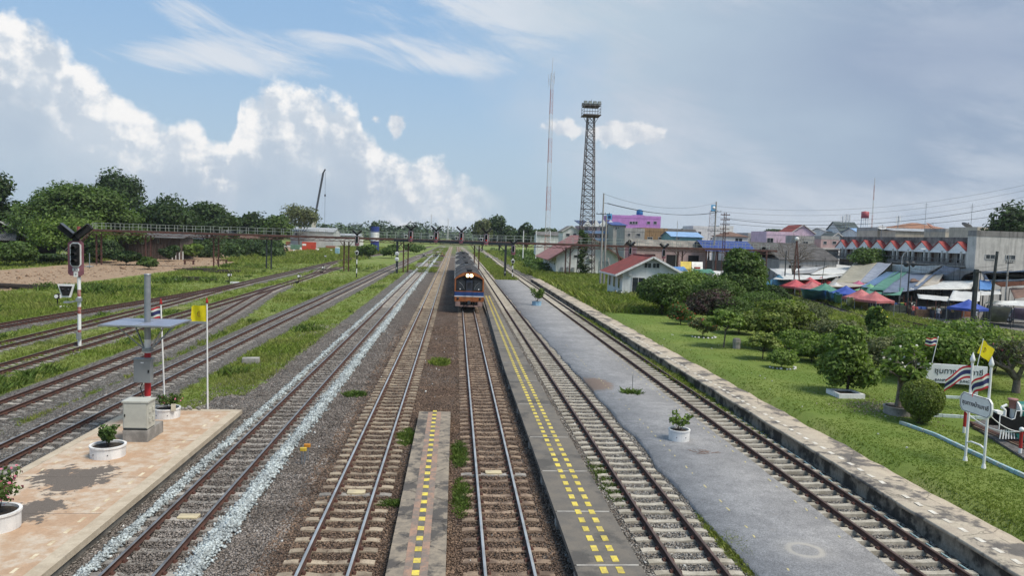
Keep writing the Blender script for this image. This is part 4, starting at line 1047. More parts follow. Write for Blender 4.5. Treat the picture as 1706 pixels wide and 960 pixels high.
ptree('eucalyptus_tree', 468, 532, 330, 305, 'pale feathery tall tree beside the crane boom', leaf='olive', n=2600, s=.6, m=26, zb=5, seed=11, trunk=.35, bark=BARK, shell=.3)
ptree('broadleaf_tree', 340, 372, 352, 300, 'distant rounded tree between two darker crowns left of the crane', leaf='far', n=1500, s=.8, m=14, zb=1, seed=12)
ptree('shrub', -30, 52, 398, 128, 'spreading dark shrub in front of the old wooden house at far left', leaf='mid', n=6000, s=.34, m=20, zb=.2, seed=13, trunk=.1, stems=3)
ptree('shrub', 50, 112, 420, 136, 'dark shrub beside the stairs of the raised walkway', leaf='dark', n=3800, s=.34, m=16, zb=.2, seed=14, trunk=.1, stems=3)
ptree('shrub', 128, 200, 392, 147, 'tall dark thicket under the left end of the raised walkway', leaf='dark', n=6500, s=.34, m=22, zb=.2, seed=15, trunk=.1, stems=3)
ptree('shrub', 186, 236, 414, 141, 'dark green bush right of the thicket under the walkway', leaf='dark', n=2800, s=.34, m=12, zb=.1, seed=16, trunk=.08, stems=2)
ptree('shrub', 232, 264, 424, 129, 'round bush around the second pair of walkway legs', leaf='mid', n=1500, s=.3, m=9, zb=.05, seed=17, trunk=.06, stems=2)
ptree('shrub', 300, 342, 402, 172, 'light green bush in front of the long dark wooden building', leaf='light', n=2200, s=.36, m=12, zb=.1, seed=18, trunk=.06, stems=2)
ptree('shrub', 264, 300, 404, 160, 'dark bush under the stilts of the long wooden building', leaf='dark', n=1600, s=.36, m=10, zb=.1, seed=19, trunk=.06, stems=2)
for i, (a, b, v, Y, lb) in enumerate(((362, 396, 402, 205, 'left of the walkway legs by the parked cars'), (392, 426, 405, 212, 'directly left of the two white parked cars'), (425, 452, 408, 218, 'in front of the white parked cars'), (636, 672, 405, 215, 'right of the striped water tank'), (596, 632, 404, 208, 'by the light blue portable toilet'), (672, 712, 404, 260, 'beyond the left post of the signal bridge'))):
    ptree('shrub', a, b, v, Y, 'low green bush ' + lb, leaf='mid', n=1300, s=.42, m=9, zb=.05, seed=30 + i, trunk=.06, group='bushes along the far edge of the yard')
# distance
ptree('broadleaf_tree', 787, 822, 360, 330, 'loose tall tree left of the round dark tree behind the walkway', leaf='olive', n=1800, s=.8, m=16, zb=2, seed=41)
ptree('broadleaf_tree', 806, 860, 356, 350, 'round dark tree seen right above the arriving train', leaf='dark', n=3600, s=.8, m=18, zb=1, seed=42)
ptree('broadleaf_tree', 862, 894, 370, 340, 'smaller dark tree left of the tall red and white radio mast', leaf='dark', n=2000, s=.8, m=14, zb=1, seed=43)
ptree('broadleaf_tree', 888, 934, 376, 330, 'low dark tree at the foot of the red and white radio mast', leaf='dark', n=2200, s=.8, m=14, zb=1, seed=44)
ptree('broadleaf_tree', 617, 637, 366, 420, 'small tree sticking up behind the blue and white tank', leaf='far', n=900, s=1., m=10, zb=3, seed=45)
ptree('rain_tree', 1116, 1176, 373, 420, 'flat dome tree behind the turquoise low house', leaf='dark', n=3000, s=1., shape='umbrella', m=24, zb=4, seed=46)
ptree('rain_tree', 1258, 1322, 378, 430, 'dark dome tree behind the pale pink house', leaf='dark', n=2600, s=1., shape='umbrella', m=22, zb=4, seed=47)
ptree('broadleaf_tree', 1359, 1379, 386, 330, 'small round tree right of the pink gabled house', leaf='dark', n=900, s=.9, m=10, zb=1, seed=48)
ptree('broadleaf_tree', 1645, 1730, 333, 128, 'big dark tree behind the grey blank building at the right edge', leaf='dark', n=9000, s=.42, m=28, zb=3, seed=49, trunk=.35)
ptree('broadleaf_tree', 1422, 1480, 409, 131, 'round green tree in front of the row of red-gabled shophouses', leaf='mid', n=3400, s=.32, m=16, zb=3.6, seed=50, trunk=.12)
# far wood: one mass
rs = np.random.RandomState(77); cl = []
for i in range(420):
    az_ = rs.uniform(-1.0, .95); Y = rs.uniform(620, 1500) if az_ < .05 else rs.uniform(500, 1100)
    x = math.tan(az_) * Y; u_ = 760 + 1260 * math.tan(az_)
    h = rs.uniform(9, 17) * (1.25 if az_ < 0 else .9); wd3 = rs.uniform(14, 34)
    cl.append((x, Y, h * .45, wd3 / 2, wd3 / 2, h * .55))
for i in range(150):
    x = rs.uniform(-330, -20); Y = 430 + rs.uniform(0, 260) + abs(x) * .2
    if x > -70 and Y < 560: Y += 260
    h = rs.uniform(7, 12); cl.append((x, Y, h * .45, h * .8, h * .8, h * .55))
V, F = leafquads(cl, 60000, 2.3, rs, .8, .5, 1.3); V[:, 2] = np.maximum(V[:, 2], -.3)
tag(npmesh('treeline', V, F, LF['far']), 'distant belt of dark trees along the horizon', 'treeline', kind='stuff')
# ------------------------------------------------------------------ garden on the right
def gt(name, u, v, W, H, label, cat='shrub', **k):
    if name == 'bush': W *= 1.28; H *= 1.06; k['n'] = int(k['n'] * 2.2); k['s'] *= .78
    p = gg(u, v); p.z = gzf(p.x, p.y); return tree(name, p, W, H, label, cat, **k)
gt('bush', 1104, 524, 3.5, 4.0, 'large mid-green bush against the red-roofed white room', leaf='mid', n=7000, s=.20, zb=.05, m=30, seed=60, stems=3, trunk=.07)
gt('bush', 1142, 512, 4.0, 3.9, 'bright leafy bush right of the large one by the white room', leaf='light', n=6000, s=.20, zb=.05, m=26, seed=61, stems=3, trunk=.07)
gt('bush', 1185, 538, 3.4, 3.0, 'dark maroon-tinged bush behind the small umbrella-shaped tree', leaf='maroon', n=4200, s=.16, zb=.05, m=20, seed=62, stems=3, trunk=.05)
gt('broadleaf_tree', 1236, 519, 7.2, 6.4, 'tall deep green tree in the middle of the garden thicket', 'tree', leaf='mid', n=18000, s=.21, zb=.6, shape='cone', m=42, seed=63, trunk=.16, shell=.55, flowers=('white', 90, .14))
gt('bush', 1195, 522, 4.2, 3.6, 'green thicket between the bright bush and the tall deep green tree', leaf='mid', n=5500, s=.20, zb=.05, m=24, seed=64, stems=3, trunk=.05)
gt('bush', 1288, 512, 2.6, 2.6, 'dark bush right of the tall deep green tree below the tents', leaf='dark', n=4800, s=.2, zb=.05, m=22, seed=65, stems=3, trunk=.05)
gt('flowering_shrub', 1134, 541, 2.0, 2.1, 'small shrub full of red blossoms at the lawn edge', leaf='mid', n=2600, s=.12, zb=.05, m=14, seed=66, stems=3, trunk=.03, flowers=('red', 330, .10))
gt('flowering_shrub', 1171, 562, 1.9, 1.75, 'rounded red-tinged shrub beside the umbrella-shaped tree', leaf='olive', n=2600, s=.11, zb=.08, m=14, seed=67, stems=3, trunk=.03, flowers=('red', 120, .09))
gt('frangipani_tree', 1205, 579, 2.7, 2.6, 'small umbrella-shaped tree with a bare slim trunk on the lawn', 'tree', leaf='light', n=3200, s=.17, zb=1.35, shape='umbrella', m=22, seed=68, trunk=.06, bark=BARK, shell=.4)
gt('frangipani_tree', 1300, 581, 5.6, 3.6, 'widest low dome-shaped frangipani in the garden', 'tree', leaf='yellow', n=15000, s=.155, zb=.5, shape='umbrella', m=64, seed=69, trunk=.10, bark=BARK, shell=.4, stems=3, D=5.0)
gt('small_tree', 1270, 599, 2.3, 1.9, 'small flat-topped bushy tree left of the round clipped shrub', 'tree', leaf='yellow', n=3400, s=.12, zb=.55, shape='umbrella', m=24, seed=70, trunk=.05, shell=.4, stems=2)
gt('round_shrub', 1303, 614, 1.4, 1.25, 'round clipped shrub ringed by white stones', leaf='light', n=2800, s=.09, zb=.02, m=22, seed=71, trunk=.03)
gt('bush', 1352, 603, 1.7, 1.5, 'spiky light green plant right of the round clipped shrub', leaf='light', n=1500, s=.16, zb=.02, m=10, seed=72, trunk=.03, droop=.5)
gt('leafy_tree', 1408, 656, 2.9, 3.25, 'tapering bright green tree growing in a square white kerb', 'tree', leaf='light', n=11000, s=.13, zb=.30, shape='cone', m=50, seed=73, trunk=.08, shell=.6)
gt('broadleaf_tree', 1456, 590, 1.9, 3.4, 'upright yellow-flowered small tree behind the bare frangipani', 'tree', leaf='light', n=2800, s=.17, zb=.5, shape='cone', m=18, seed=74, trunk=.05, flowers=('yellow', 60, .1))
gt('topiary_shrub', 1534, 706, 1.55, 1.78, 'ball-topped clipped green topiary in front of the name board', leaf='yellow', n=12000, s=.06, zb=.15, shape='ball', seed=75, trunk=.12, shell=.86, up=.1, droop=.4)
gt('bush', 1385, 590, 3.2, 2.3, 'loose green bush between the wide frangipani and the tapering tree', leaf='olive', n=3600, s=.16, zb=.1, m=18, seed=76, stems=3, trunk=.05)
for i, (u, v, W, H, lf, lb) in enumerate(((1560, 640, 3.2, 3.1, 'light', 'bright green bush behind the left end of the name board'), (1610, 636, 3.4, 3.4, 'light', 'tallest bright bush directly behind the name board'), (1655, 620, 3.6, 2.6, 'yellow', 'yellowish bush right behind the yellow flag'), (1520, 600, 4.2, 2.2, 'light', 'low wide green bush between frangipani and siding'), (1600, 590, 5.2, 2.0, 'light', 'wide leafy thicket in front of the blue market tent'), (1680, 590, 4.6, 2.1, 'yellow', 'leafy thicket below the grey tarpaulin stall at the right edge'), (1470, 585, 3.6, 1.9, 'olive', 'olive bush by the disused siding'))):
    gt('bush', u, v, W, H, lb, leaf=lf, n=3800, s=.17, zb=.05, m=18, seed=80 + i, stems=3, trunk=.05)
for i, (u, v, W, H, lf, lb) in enumerate(((1160, 500, 4.4, 4.2, 'mid', 'tall bush behind the maroon-tinged bush'), (1215, 540, 3.4, 2.6, 'mid', 'bush at the foot of the tall deep green tree, left side'), (1268, 532, 3.8, 2.8, 'mid', 'green bush directly behind the wide dome-shaped frangipani'), (1335, 548, 3.6, 2.4, 'olive', 'olive bush at the right end of the wide frangipani'), (1232, 556, 2.4, 1.7, 'mid', 'low bush between the umbrella-shaped tree and the wide frangipani'), (1425, 610, 3.0, 2.1, 'light', 'bright bush filling the gap behind the tapering tree'), (1490, 622, 3.2, 2.2, 'olive', 'bush seen through the bare limbs of the flowering frangipani'), (1330, 590, 2.4, 1.7, 'light', 'light bush between the flat-topped tree and the spiky plant'))):
    gt('bush', u, v, W, H, lb, leaf=lf, n=3600, s=.15, zb=.05, m=22, seed=180 + i, stems=3, trunk=.05)
def bare_tree(p, W, H, label, seed, leaves=500, ls=.22, leaf='olive', flowers=None, th=.35, depth=5, bark=BARK, tr=.10, cat='tree', name='frangipani_tree'):
    """many-forked tree whose limbs show, sparse leaves at the tips"""
    rs = random.Random(seed); r = thing(name, p, label, cat); m = MB(); tips = []
    def grow(a, d, L, rad, k):
        b = a + d * L; 
        m.tube(a, b, rad, rad * .72, 6 if k < 2 else 4, caps=False)
        if k >= depth: tips.append((b, d)); return
        nb = 3 if k < 3 else 2
        for i in range(nb):
            ax = Vector((rs.uniform(-1, 1), rs.uniform(-1, 1), rs.uniform(-.25, .55))).normalized()
            nd = (d * .75 + ax * .85 + Vector((b.x, b.y, 0)) * .10).normalized(); 
            if nd.z < .02: nd.z = .1
            grow(b, nd.normalized(), L * rs.uniform(.66, .86), rad * .66, k + 1)
    grow(Vector((0, 0, -.1)), Vector((.05, .03, 1)), th, tr, 0)
    mx = max(max(abs(t[0].x), abs(t[0].y)) for t in tips); mz = max(t[0].z for t in tips)
    fx, fz = W / 2 / mx, H / mz
    m.v = [(x * fx, y * fx, z * fz) for x, y, z in m.v]; m.build('trunk', bark, r)
    nr = np.random.RandomState(seed); T_ = np.array([(t[0].x * fx, t[0].y * fx, t[0].z * fz) for t in tips])
    if leaves:
        cl = [(x, y, z, ls * 1.1, ls * 1.1, ls * .8) for x, y, z in T_]
        V, F = leafquads(cl, leaves, ls, nr, .3, .6, 2.8, .2); npmesh('crown', V, F, LF[leaf], r)
    if flowers:
        q = T_[nr.choice(len(T_), flowers[1])] + nr.normal(0, .05, (flowers[1], 3)); q[:, 2] += .08
        cl = [(x, y, z, .05, .05, .04) for x, y, z in q]; V, F = leafquads(cl, flowers[1] * 5, flowers[2], nr, .4, .6, 1.1); npmesh('blossoms', V, F, FLOW[flowers[0]], r)
    return r
p = gg(1495, 688); bare_tree(p + Vector((0, 0, .3)), 3.3, 2.65, 'frangipani with bare forked limbs and pale flowers in a round planter', 5, 1100, .13, 'light', ('white', 40, .09), th=.5, depth=6)
p = gg(1692, 655); bare_tree(p, 3.8, 2.9, 'bare many-branched frangipani at the right edge behind the black model engine', 8, 500, .11, 'olive', ('pink', 8, .08), th=.35, depth=7)
p = gg(1362, 580); bare_tree(p, 4.2, 2.2, 'sparse grey-limbed frangipani behind the tapering tree', 9, 800, .12, 'olive', ('pink', 10, .08), th=.35, depth=6)
p = w(1320, 455, 118); p.z = gzf(p.x, 118); bare_tree(p, 9.5, 9.2, 'leafless tree standing among the white market roofs', 12, 0, .2, bark=BARK, th=2.4, depth=6, tr=.2, name='leafless_tree')
# ------------------------------------------------------------------ grass and weeds (uncountable)
def blades(name, x, y, z, h, lean, wd_, k, mat, label, cat, seed):
    rs = np.random.RandomState(seed); n = len(x); N = n * k
    X = np.repeat(x, k) + rs.normal(0, 1, N) * np.repeat(h, k) * .45; Y = np.repeat(y, k) + rs.normal(0, 1, N) * np.repeat(h, k) * .45; Z = np.repeat(z, k)
    hh = np.repeat(h, k) * rs.uniform(.5, 1.15, N); a = rs.uniform(0, 6.283, N); ww = np.repeat(wd_, k) * rs.uniform(.6, 1.3, N)
    l = hh * lean * rs.uniform(.2, 1., N); c, s = np.cos(a), np.sin(a); b = rs.uniform(0, 6.283, N)
    V = np.stack([np.stack([X - c * ww, Y - s * ww, Z - .03], 1), np.stack([X + c * ww, Y + s * ww, Z - .03], 1), np.stack([X + c * ww * .5 + np.cos(b) * l * .45, Y + s * ww * .5 + np.sin(b) * l * .45, Z + hh * .62], 1), np.stack([X + np.cos(b) * l, Y + np.sin(b) * l, Z + hh], 1)], 1)
    return tag(npmesh(name, V.reshape(-1, 3), np.arange(4 * N).reshape(-1, 4), mat), label, cat, kind='stuff')
GRM = M('grass_blades', (.185, .240, .052), (.245, .265, .085), .35, .8, isl=.4, transl=.3, spec=.1)
GRD = M('dark_weed_leaves', (.085, .135, .034), (.12, .17, .04), .5, .7, isl=.45, transl=.25, spec=.15)
GRL = M('lawn_blades', (.165, .225, .045), (.205, .245, .06), .5, .8, isl=.3, transl=.3, spec=.1)
def scatter(n, x0, x1, y0, y1, seed, p=1.6):
    rs = np.random.RandomState(seed); t = rs.rand(n); y = (y0 ** (1 - p) + t * (y1 ** (1 - p) - y0 ** (1 - p))) ** (1 / (1 - p))
    f = rs.rand(n); return x0(y) + (x1(y) - x0(y)) * f, y
x, y = scatter(90000, lambda y: -y * .75 - 4, lambda y: -8.6 + 0 * y, 24, 175, 1, 1.35)
b = balf(x, y) + (fbm(x, y, .8, 12) - .5) * .5; dd2 = pdist(x, y, dl) if False else np.abs(x - np.interp(y, [60, 90, 120, 150, 190, 230], [-62, -58, -55, -56, -62, -64]))
k = (b < .42) & ~((x < -44) & (dd2 < 12)) & ~((x > -12.5) & (x < -8) & (y < 30)); x, y = x[k], y[k]
d = fbm(x, y, .12, 15); h = (.10 + .22 * np.clip(d - .35, 0, 1) * 2) * np.interp(y, [24, 60, 170], [.8, 1.1, 1.7]) * np.where(x < -33, 1.5, 1.)
blades('grass', x, y, gz(x, y), h, 1.0, h * .07 + y * .00022, 4, GRM, 'rough yard grass between the left tracks', 'grass', 2)
x, y = scatter(9000, lambda y: -y * .75 - 4, lambda y: -8.6 + 0 * y, 24, 170, 3, 1.2)
k = (fbm(x, y, .16, 19) > .62) & (balf(x, y) < .3) & ~((x < -44) & (np.abs(x - np.interp(y, [60, 90, 120, 150, 190, 230], [-62, -58, -55, -56, -62, -64])) < 12)); x, y = x[k], y[k]
h = np.full(len(x), .5) * (.6 + .6 * fbm(x, y, .4, 5)) * np.where(x < -33, 1.5, .8)
blades('weeds', x, y, gz(x, y), h, 1.3, h * .12, 14, GRD, 'taller dark weeds in patches among the left tracks', 'weeds', 4)
x, y = scatter(52000, lambda y: 14.3 + 0 * y, lambda y: 14.5 + y * .55, 17, 70, 5, 1.9)
k = (x < 31) & (fbm(x, y, .7, 8) > .30); x, y = x[k], y[k]
blades('lawn_grass', x, y, gz(x, y), (.030 + .022 * fbm(x, y, .6, 3)), .9, .010 + y * .00022, 4, GRL, 'mown lawn beside the old platform', 'lawn', 6)
def patch(cx, cy, rx, ry, n, h, mat, label, seed, cat='weeds', k_=8, zoff=0.):
    rs = np.random.RandomState(seed); a = rs.uniform(0, 6.283, n); q = rs.rand(n) ** .6
    x = cx + rx * q * np.cos(a); y = cy + ry * q * np.sin(a)
    hh = h * (1.15 - q * .7) * (.5 + fbm(x, y, 1.2, seed)); blades('weeds', x, y, gz(x, y) + zoff, hh, 1.4, hh * .12 + .004, k_, mat, label, cat, seed)
q = g(733, 606, -.2); patch(q.x, q.y, .55, .9, 220, .26, GRM, 'green tuft in the brown ballast beyond the narrow platform', 91)
q = g(678, 714, -.2); patch(-1.62, 27.0, .32, 1.2, 260, .20, GRD, 'weeds along the left side of the narrow platform end', 92)
patch(.30, 25.0, .26, 1.6, 240, .16, GRD, 'weeds along the right side of the narrow platform', 93); patch(.34, 20.8, .26, 1.7, 260, .15, GRD, 'low weeds between narrow platform and train track', 94)
patch(-1.55, 20.2, .4, .22, 120, .16, GRD, 'line of weeds crossing the ballast left of the narrow platform', 95)
patch(6.98, 17.6, .42, 3.0, 1000, .15, GRM, 'grass strip creeping over the near left edge of the asphalt', 96, 'grass')
patch(4.75, 22.5, .4, 2.4, 260, .10, GRD, 'small weeds between dark slab platform and gravel', 97)
patch(11.85, 40, .3, 14, 900, .22, GRM, 'weeds growing along the foot of the old platform', 98, 'weeds')
patch(11.9, 62, .3, 12, 600, .26, GRM, 'taller weeds farther along the old platform face', 99, 'weeds')
patch(8.4, 34.7, .42, .28, 90, .34, GRD, 'clump of weeds in a crack of the asphalt', 100)
patch(-6.55 + 2.2, 34.0, .5, .5, 90, .2, GRD, 'lone weed tuft between the bluish gravel track and its neighbour', 101)
# rough grass on the far right and behind the old platform
def area(n, x0, x1, y0, y1, h, mat, label, seed, cat='grass', k_=5, cond=None, zo=0.):
    rs = np.random.RandomState(seed); x = rs.uniform(x0, x1, n); y = rs.uniform(y0, y1, n)
    if cond is not None: q = cond(x, y); x, y = x[q], y[q]
    hh = h * (.45 + 1.1 * fbm(x, y, .15, seed)); return blades('grass', x, y, gz(x, y) + zo, hh, 1.2, hh * .05 + y * .0003, k_, mat, label, cat, seed)
area(15000, 14.6, 40, 70, 146, .75, GRM, 'tall rough grass in front of the red-roofed shed', 110, cond=lambda x, y: (x < 14.5 + y * .14) & ~((x > 17.5) & (x < 31) & (y > 87) & (y < 100)))
area(7000, 6.9, 10, 112, 300, .45, GRM, 'grass growing between the two right-hand tracks beyond the signal bridge', 111, cond=lambda x, y: y > 124)
area(16000, 26, 64, 50, 118, .38, GRM, 'rough grass around the disused siding before the market', 112, cond=lambda x, y: (pdist(x, y, PLS) > .9) & (x < 49 + (y - 50) * .12))
area(9000, 13.5, 40, 140, 330, .8, GRM, 'rough grass beyond the shed', 113, cond=lambda x, y: x < 15 + (y - 140) * .05)
area(6000, -9.3, -3.6, 140, 380, .3, GRM, 'thin grass between the far main tracks', 114, cond=lambda x, y: fbm(x, y, .2, 3) > .58)
area(9000, -60, -24, 165, 330, .9, GRM, 'coarse grass beyond the raised walkway on the left', 115, cond=lambda x, y: (np.abs(x + 60) > 10) & (pdist(x, y, PL['J']) > 2))
# ------------------------------------------------------------------ buildings
def rows(u0, u1, n):
    """n equal spans between u0 and u1 with gaps"""
    s = (u1 - u0) / n; return [(u0 + s * (i + .22), u0 + s * (i + .78)) for i in range(n)]
def building(name, u0, u1, vt, Y, D, wallc, label, roof=None, rh=1.2, wins=(), base=None, cat='building', ov=.35, win_mat=None, ridge='x', parapet=None, extras=None, seed=0, rz=0.):
    """block with its front facing the tracks' end (-y) at distance Y; vt = top of the wall; roof: flat | gable | hip | shed with material; wins: (ua, ub, va, vb) in the photograph's pixels"""
    a, b = w(u0, vt, Y), w(u1, vt, Y); xc = (a.x + b.x) / 2; W = b.x - a.x; z0 = -1.0; ht = (a.z + b.z) / 2 - z0
    r = thing(name, (xc, Y, z0), label, cat, rz=rz)
    MB().box((0, D / 2, ht / 2), (W, D, ht)).build('wall', wallc, r)
    if roof:
        kind, rm = roof
        x, y0, y1 = W / 2 + ov, -ov, D + ov; m = MB()
        if kind == 'gable' and ridge == 'x':
            ym = D / 2; vs = [(-x, y0, ht - .05), (x, y0, ht - .05), (x, ym, ht + rh), (-x, ym, ht + rh), (-x, y1, ht - .05), (x, y1, ht - .05)]
            m.add(vs, [(0, 1, 2, 3), (3, 2, 5, 4)]); m.add([(v[0], v[1], v[2] - .12) for v in vs], [(3, 2, 1, 0), (4, 5, 2, 3)])
            m.add([(-W / 2, 0, ht), (-W / 2, D, ht), (-W / 2, ym, ht + rh * .9)], [(0, 1, 2)], 1); m.add([(W / 2, 0, ht), (W / 2, D, ht), (W / 2, ym, ht + rh * .9)], [(2, 1, 0)], 1)
        elif kind == 'gable':
            vs = [(-x, y0, ht - .05), (0, y0, ht + rh), (x, y0, ht - .05), (-x, y1, ht - .05), (0, y1, ht + rh), (x, y1, ht - .05)]
            m.add(vs, [(0, 3, 4, 1), (1, 4, 5, 2)][::1]); m.add([(v[0], v[1], v[2] - .14) for v in vs], [(1, 4, 3, 0), (2, 5, 4, 1)])
            m.bar(vs[0], vs[1], .06, .24, 2); m.bar(vs[1], vs[2], .06, .24, 2)
            m.add([(-W / 2, 0, ht), (W / 2, 0, ht), (0, 0, ht + rh * .92)], [(0, 1, 2)], 1); m.add([(-W / 2, D, ht), (W / 2, D, ht), (0, D, ht + rh * .92)], [(2, 1, 0)], 1)
        elif kind == 'hip':
            q = min(W, D) * .5; vs = [(-x, y0, ht), (x, y0, ht), (x, y1, ht), (-x, y1, ht), (-W / 2 + q * .9, D / 2, ht + rh), (W / 2 - q * .9, D / 2, ht + rh)]
            m.add(vs, [(0, 1, 5, 4), (1, 2, 5), (2, 3, 4, 5), (3, 0, 4)]); m.box((0, D / 2, ht - .06), (2 * x, y1 - y0, .1))
        elif kind == 'shed':
            vs = [(-x, y0, ht), (x, y0, ht), (x, y1, ht + rh), (-x, y1, ht + rh)]; m.slab(vs, .12)
        elif kind == 'flat':
            m.box((0, D / 2, ht + .08), (W + .1, D + .1, .16))
            for s in (-1, 1): m.box((s * (W / 2 - .05), D / 2, ht + .45), (.14, D, .7))
            m.box((0, .05, ht + .45), (W - .25, .14, .7))
        m.build('roof', [rm, wallc, M('pale_fascia', (.62, .61, .58), (.5, .49, .46), 3, .7)], r)
    for q in wins:
        p, q2 = w(q[0], q[2], Y), w(q[1], q[3], Y)
        cx, cz, ww, hh = (p.x + q2.x) / 2 - xc, (p.z + q2.z) / 2 - z0, q2.x - p.x, p.z - q2.z
        fr = MB(); t = min(.09, ww * .08)
        for s in (-1, 1): fr.box((cx + s * (ww / 2), -.03, cz), (t, .10, hh + t)); fr.box((cx, -.03, cz + s * hh / 2), (ww - t, .10, t))
        if ww > 1.1: fr.box((cx, -.02, cz), (t * .7, .06, hh - t))
        f = fr.build('window', M('window_frame', (.52, .52, .50), (.4, .4, .39), 3, .6), r)
        MB().box((cx, -.012, cz), (ww, .03, hh)).build('pane', win_mat or GLASS, f)
    return r
W_ = lambda n, c, **k: M(n, c, tuple(x * .84 for x in c), .8, .85, streak=k.get('streak', .28), fine=.06)
WH = W_('white_render', (.74, .74, .72)); WG = W_('grimy_render', (.42, .41, .385), streak=.5); PK = W_('pale_pink_render', (.70, .53, .63)); PU = W_('purple_render', (.56, .27, .62), streak=.15)
TQ = W_('turquoise_render', (.22, .42, .42)); OC = W_('ochre_render', (.36, .23, .12), streak=.7); CRM = W_('cream_render', (.56, .50, .40)); LP = W_('light_pink_render', (.60, .42, .40))
RB = M('blue_metal_roof', (.06, .11, .38), (.05, .09, .30), 1, .5, wave=(0, .35)); RN = M('navy_metal_roof', (.03, .05, .13), (.02, .04, .10), 1, .5)
RR = M('red_fibre_roof', (.33, .075, .065), (.24, .07, .06), .9, .8, fine=.12, streak=.25, wave=(0, .18)); RP = M('faded_pink_red_roof', (.42, .20, .19), (.31, .16, .15), .9, .8, fine=.12, wave=(0, .2))
RG = M('grey_fibre_roof', (.26, .25, .24), (.15, .145, .14), .8, .9, fine=.15, streak=.5, wave=(0, .25)); RO = M('orange_tile_roof', (.46, .24, .15), (.36, .19, .12), 1, .8, wave=(1, .3)); RBR = M('brown_rusty_roof', (.20, .12, .09), (.14, .09, .07), 1, .9, streak=.4)
RGG = M('green_grey_tiles', (.12, .15, .15), (.09, .11, .11), 1, .8, wave=(1, .3)); RSIL = M('pale_metal_roof', (.56, .58, .60), (.45, .46, .47), .8, .5, wave=(0, .3)); RTQ = M('light_blue_roof', (.25, .40, .62), (.2, .33, .52), 1, .5)
RDK = M('old_dark_roof', (.17, .16, .155), (.10, .095, .09), .7, .9, fine=.15, streak=.5, wave=(0, .25))
# red-roofed white room by the garden
ps = Vector((19.6, 87.5, .15)); Wd, Ln, Hh, Rr = 6.9, 8.6, 3.25, 1.75
r = thing('railway_office', ps, 'white single-storey room with a red gable roof beside the garden bushes', 'building')
OW = M('white_office_wall', (.80, .815, .81), (.70, .72, .71), 1.2, .8, streak=.22, fine=.05)
m = MB(); m.box((Wd / 2, Ln / 2, Hh / 2), (Wd, Ln, Hh)); m.add([(0, 0, Hh), (Wd, 0, Hh), (Wd / 2, 0, Hh + Rr * .94)], [(0, 1, 2)]); m.add([(0, Ln, Hh), (Wd, Ln, Hh), (Wd / 2, Ln, Hh + Rr * .94)], [(2, 1, 0)]); m.build('wall', OW, r)
x0, x1, y0, y1 = -1.0, Wd + 1.1, -.7, Ln + .5; zr_, k_ = Hh + Rr, Rr / (Wd / 2); ze0 = zr_ - k_ * (Wd / 2 - x0); ze1 = zr_ - k_ * (x1 - Wd / 2)
m = MB()
for (xa_, za_) in ((x0, ze0), (x1, ze1)):
    vs = [(xa_, y0, za_), (Wd / 2, y0, zr_), (Wd / 2, y1, zr_), (xa_, y1, za_)]
    if xa_ > 0: vs = vs[::-1]
    m.slab([Vector(v) + Vector((0, 0, .12)) for v in vs][::-1] if False else [(v[0], v[1], v[2] + .12) for v in vs], .07, 0 if xa_ < 0 else 1)
m.bar((Wd / 2, y0 - .05, zr_ + .14), (Wd / 2, y1 + .05, zr_ + .14), .34, .08); m.build('roof', [RR, RG], r)
m = MB()
for (xa_, za_) in ((x0, ze0), (x1, ze1)): m.bar((xa_, y0 - .03, za_), (Wd / 2, y0 - .03, zr_), .06, .24)
m.bar((x0, y0, ze0 + .0), (x0, y1, ze0 + .0), .06, .2); m.build('bargeboard', WHITE, r)
def win(r, cx, cz, ww, hh, y=0., split=2, sill=True):
    f = MB(); t = .07
    for s in (-1, 1): f.box((cx + s * ww / 2, y - .03, cz), (t, .1, hh + t)); f.box((cx, y - .03, cz + s * hh / 2), (ww - t, .1, t))
    for i in range(1, split): f.box((cx - ww / 2 + ww * i / split, y - .025, cz), (.05, .07, hh - t))
    f = f.build('window', WHITE, r); MB().box((cx, y - .012, cz), (ww, .03, hh)).build('pane', GLASS, f)
win(r, 2.95, 4.0, .85, .62); win(r, 3.95, 4.0, .85, .62); win(r, 1.9, 1.55, 1.5, 2.0, split=2); win(r, 5.0, 1.7, 1.5, 1.3)
m = MB(); m.box((.85, -.12, 3.05), (.42, .24, .6)); m.build('wall_lamp_box', WHITE, r)
for cy_ in (1.5, 4.2, 6.9):
    f = MB(); f.box((-.03, cy_, 1.75), (.08, 1.1, 1.4)); f = f.build('window', WHITE, r); MB().box((-.075, cy_ - .24, 1.75), (.02, .42, 1.2)).build('pane', GLASS, f); MB().box((-.075, cy_ + .24, 1.75), (.02, .42, 1.2)).build('pane', GLASS, f)
# the larger shed beyond
ps = Vector((19.9, 149, .0)); Wd, Ln, Hh, Rr = 12.6, 22, 3.6, 3.9
r = thing('goods_shed', ps, 'white shed with a faded pinkish red roof behind the rough grass', 'building')
m = MB(); m.box((Wd / 2, Ln / 2, Hh / 2), (Wd, Ln, Hh)); m.add([(0, 0, Hh), (Wd, 0, Hh), (Wd / 2, 0, Hh + Rr * .95)], [(0, 1, 2)]); m.build('wall', OW, r)
k_ = Rr / (Wd / 2); m = MB(); zr_ = Hh + Rr
for s in (-1, 1):
    xe_ = Wd / 2 + s * (Wd / 2 + 1.8); ze = zr_ - k_ * (Wd / 2 + 1.8)
    vs = [(xe_, -1.2, ze), (Wd / 2, -1.2, zr_), (Wd / 2, Ln + 1, zr_), (xe_, Ln + 1, ze)]
    if s > 0: vs = vs[::-1]
    m.slab([(v[0], v[1], v[2] + .14) for v in vs], .1)
m.build('roof', RP, r)
m = MB()
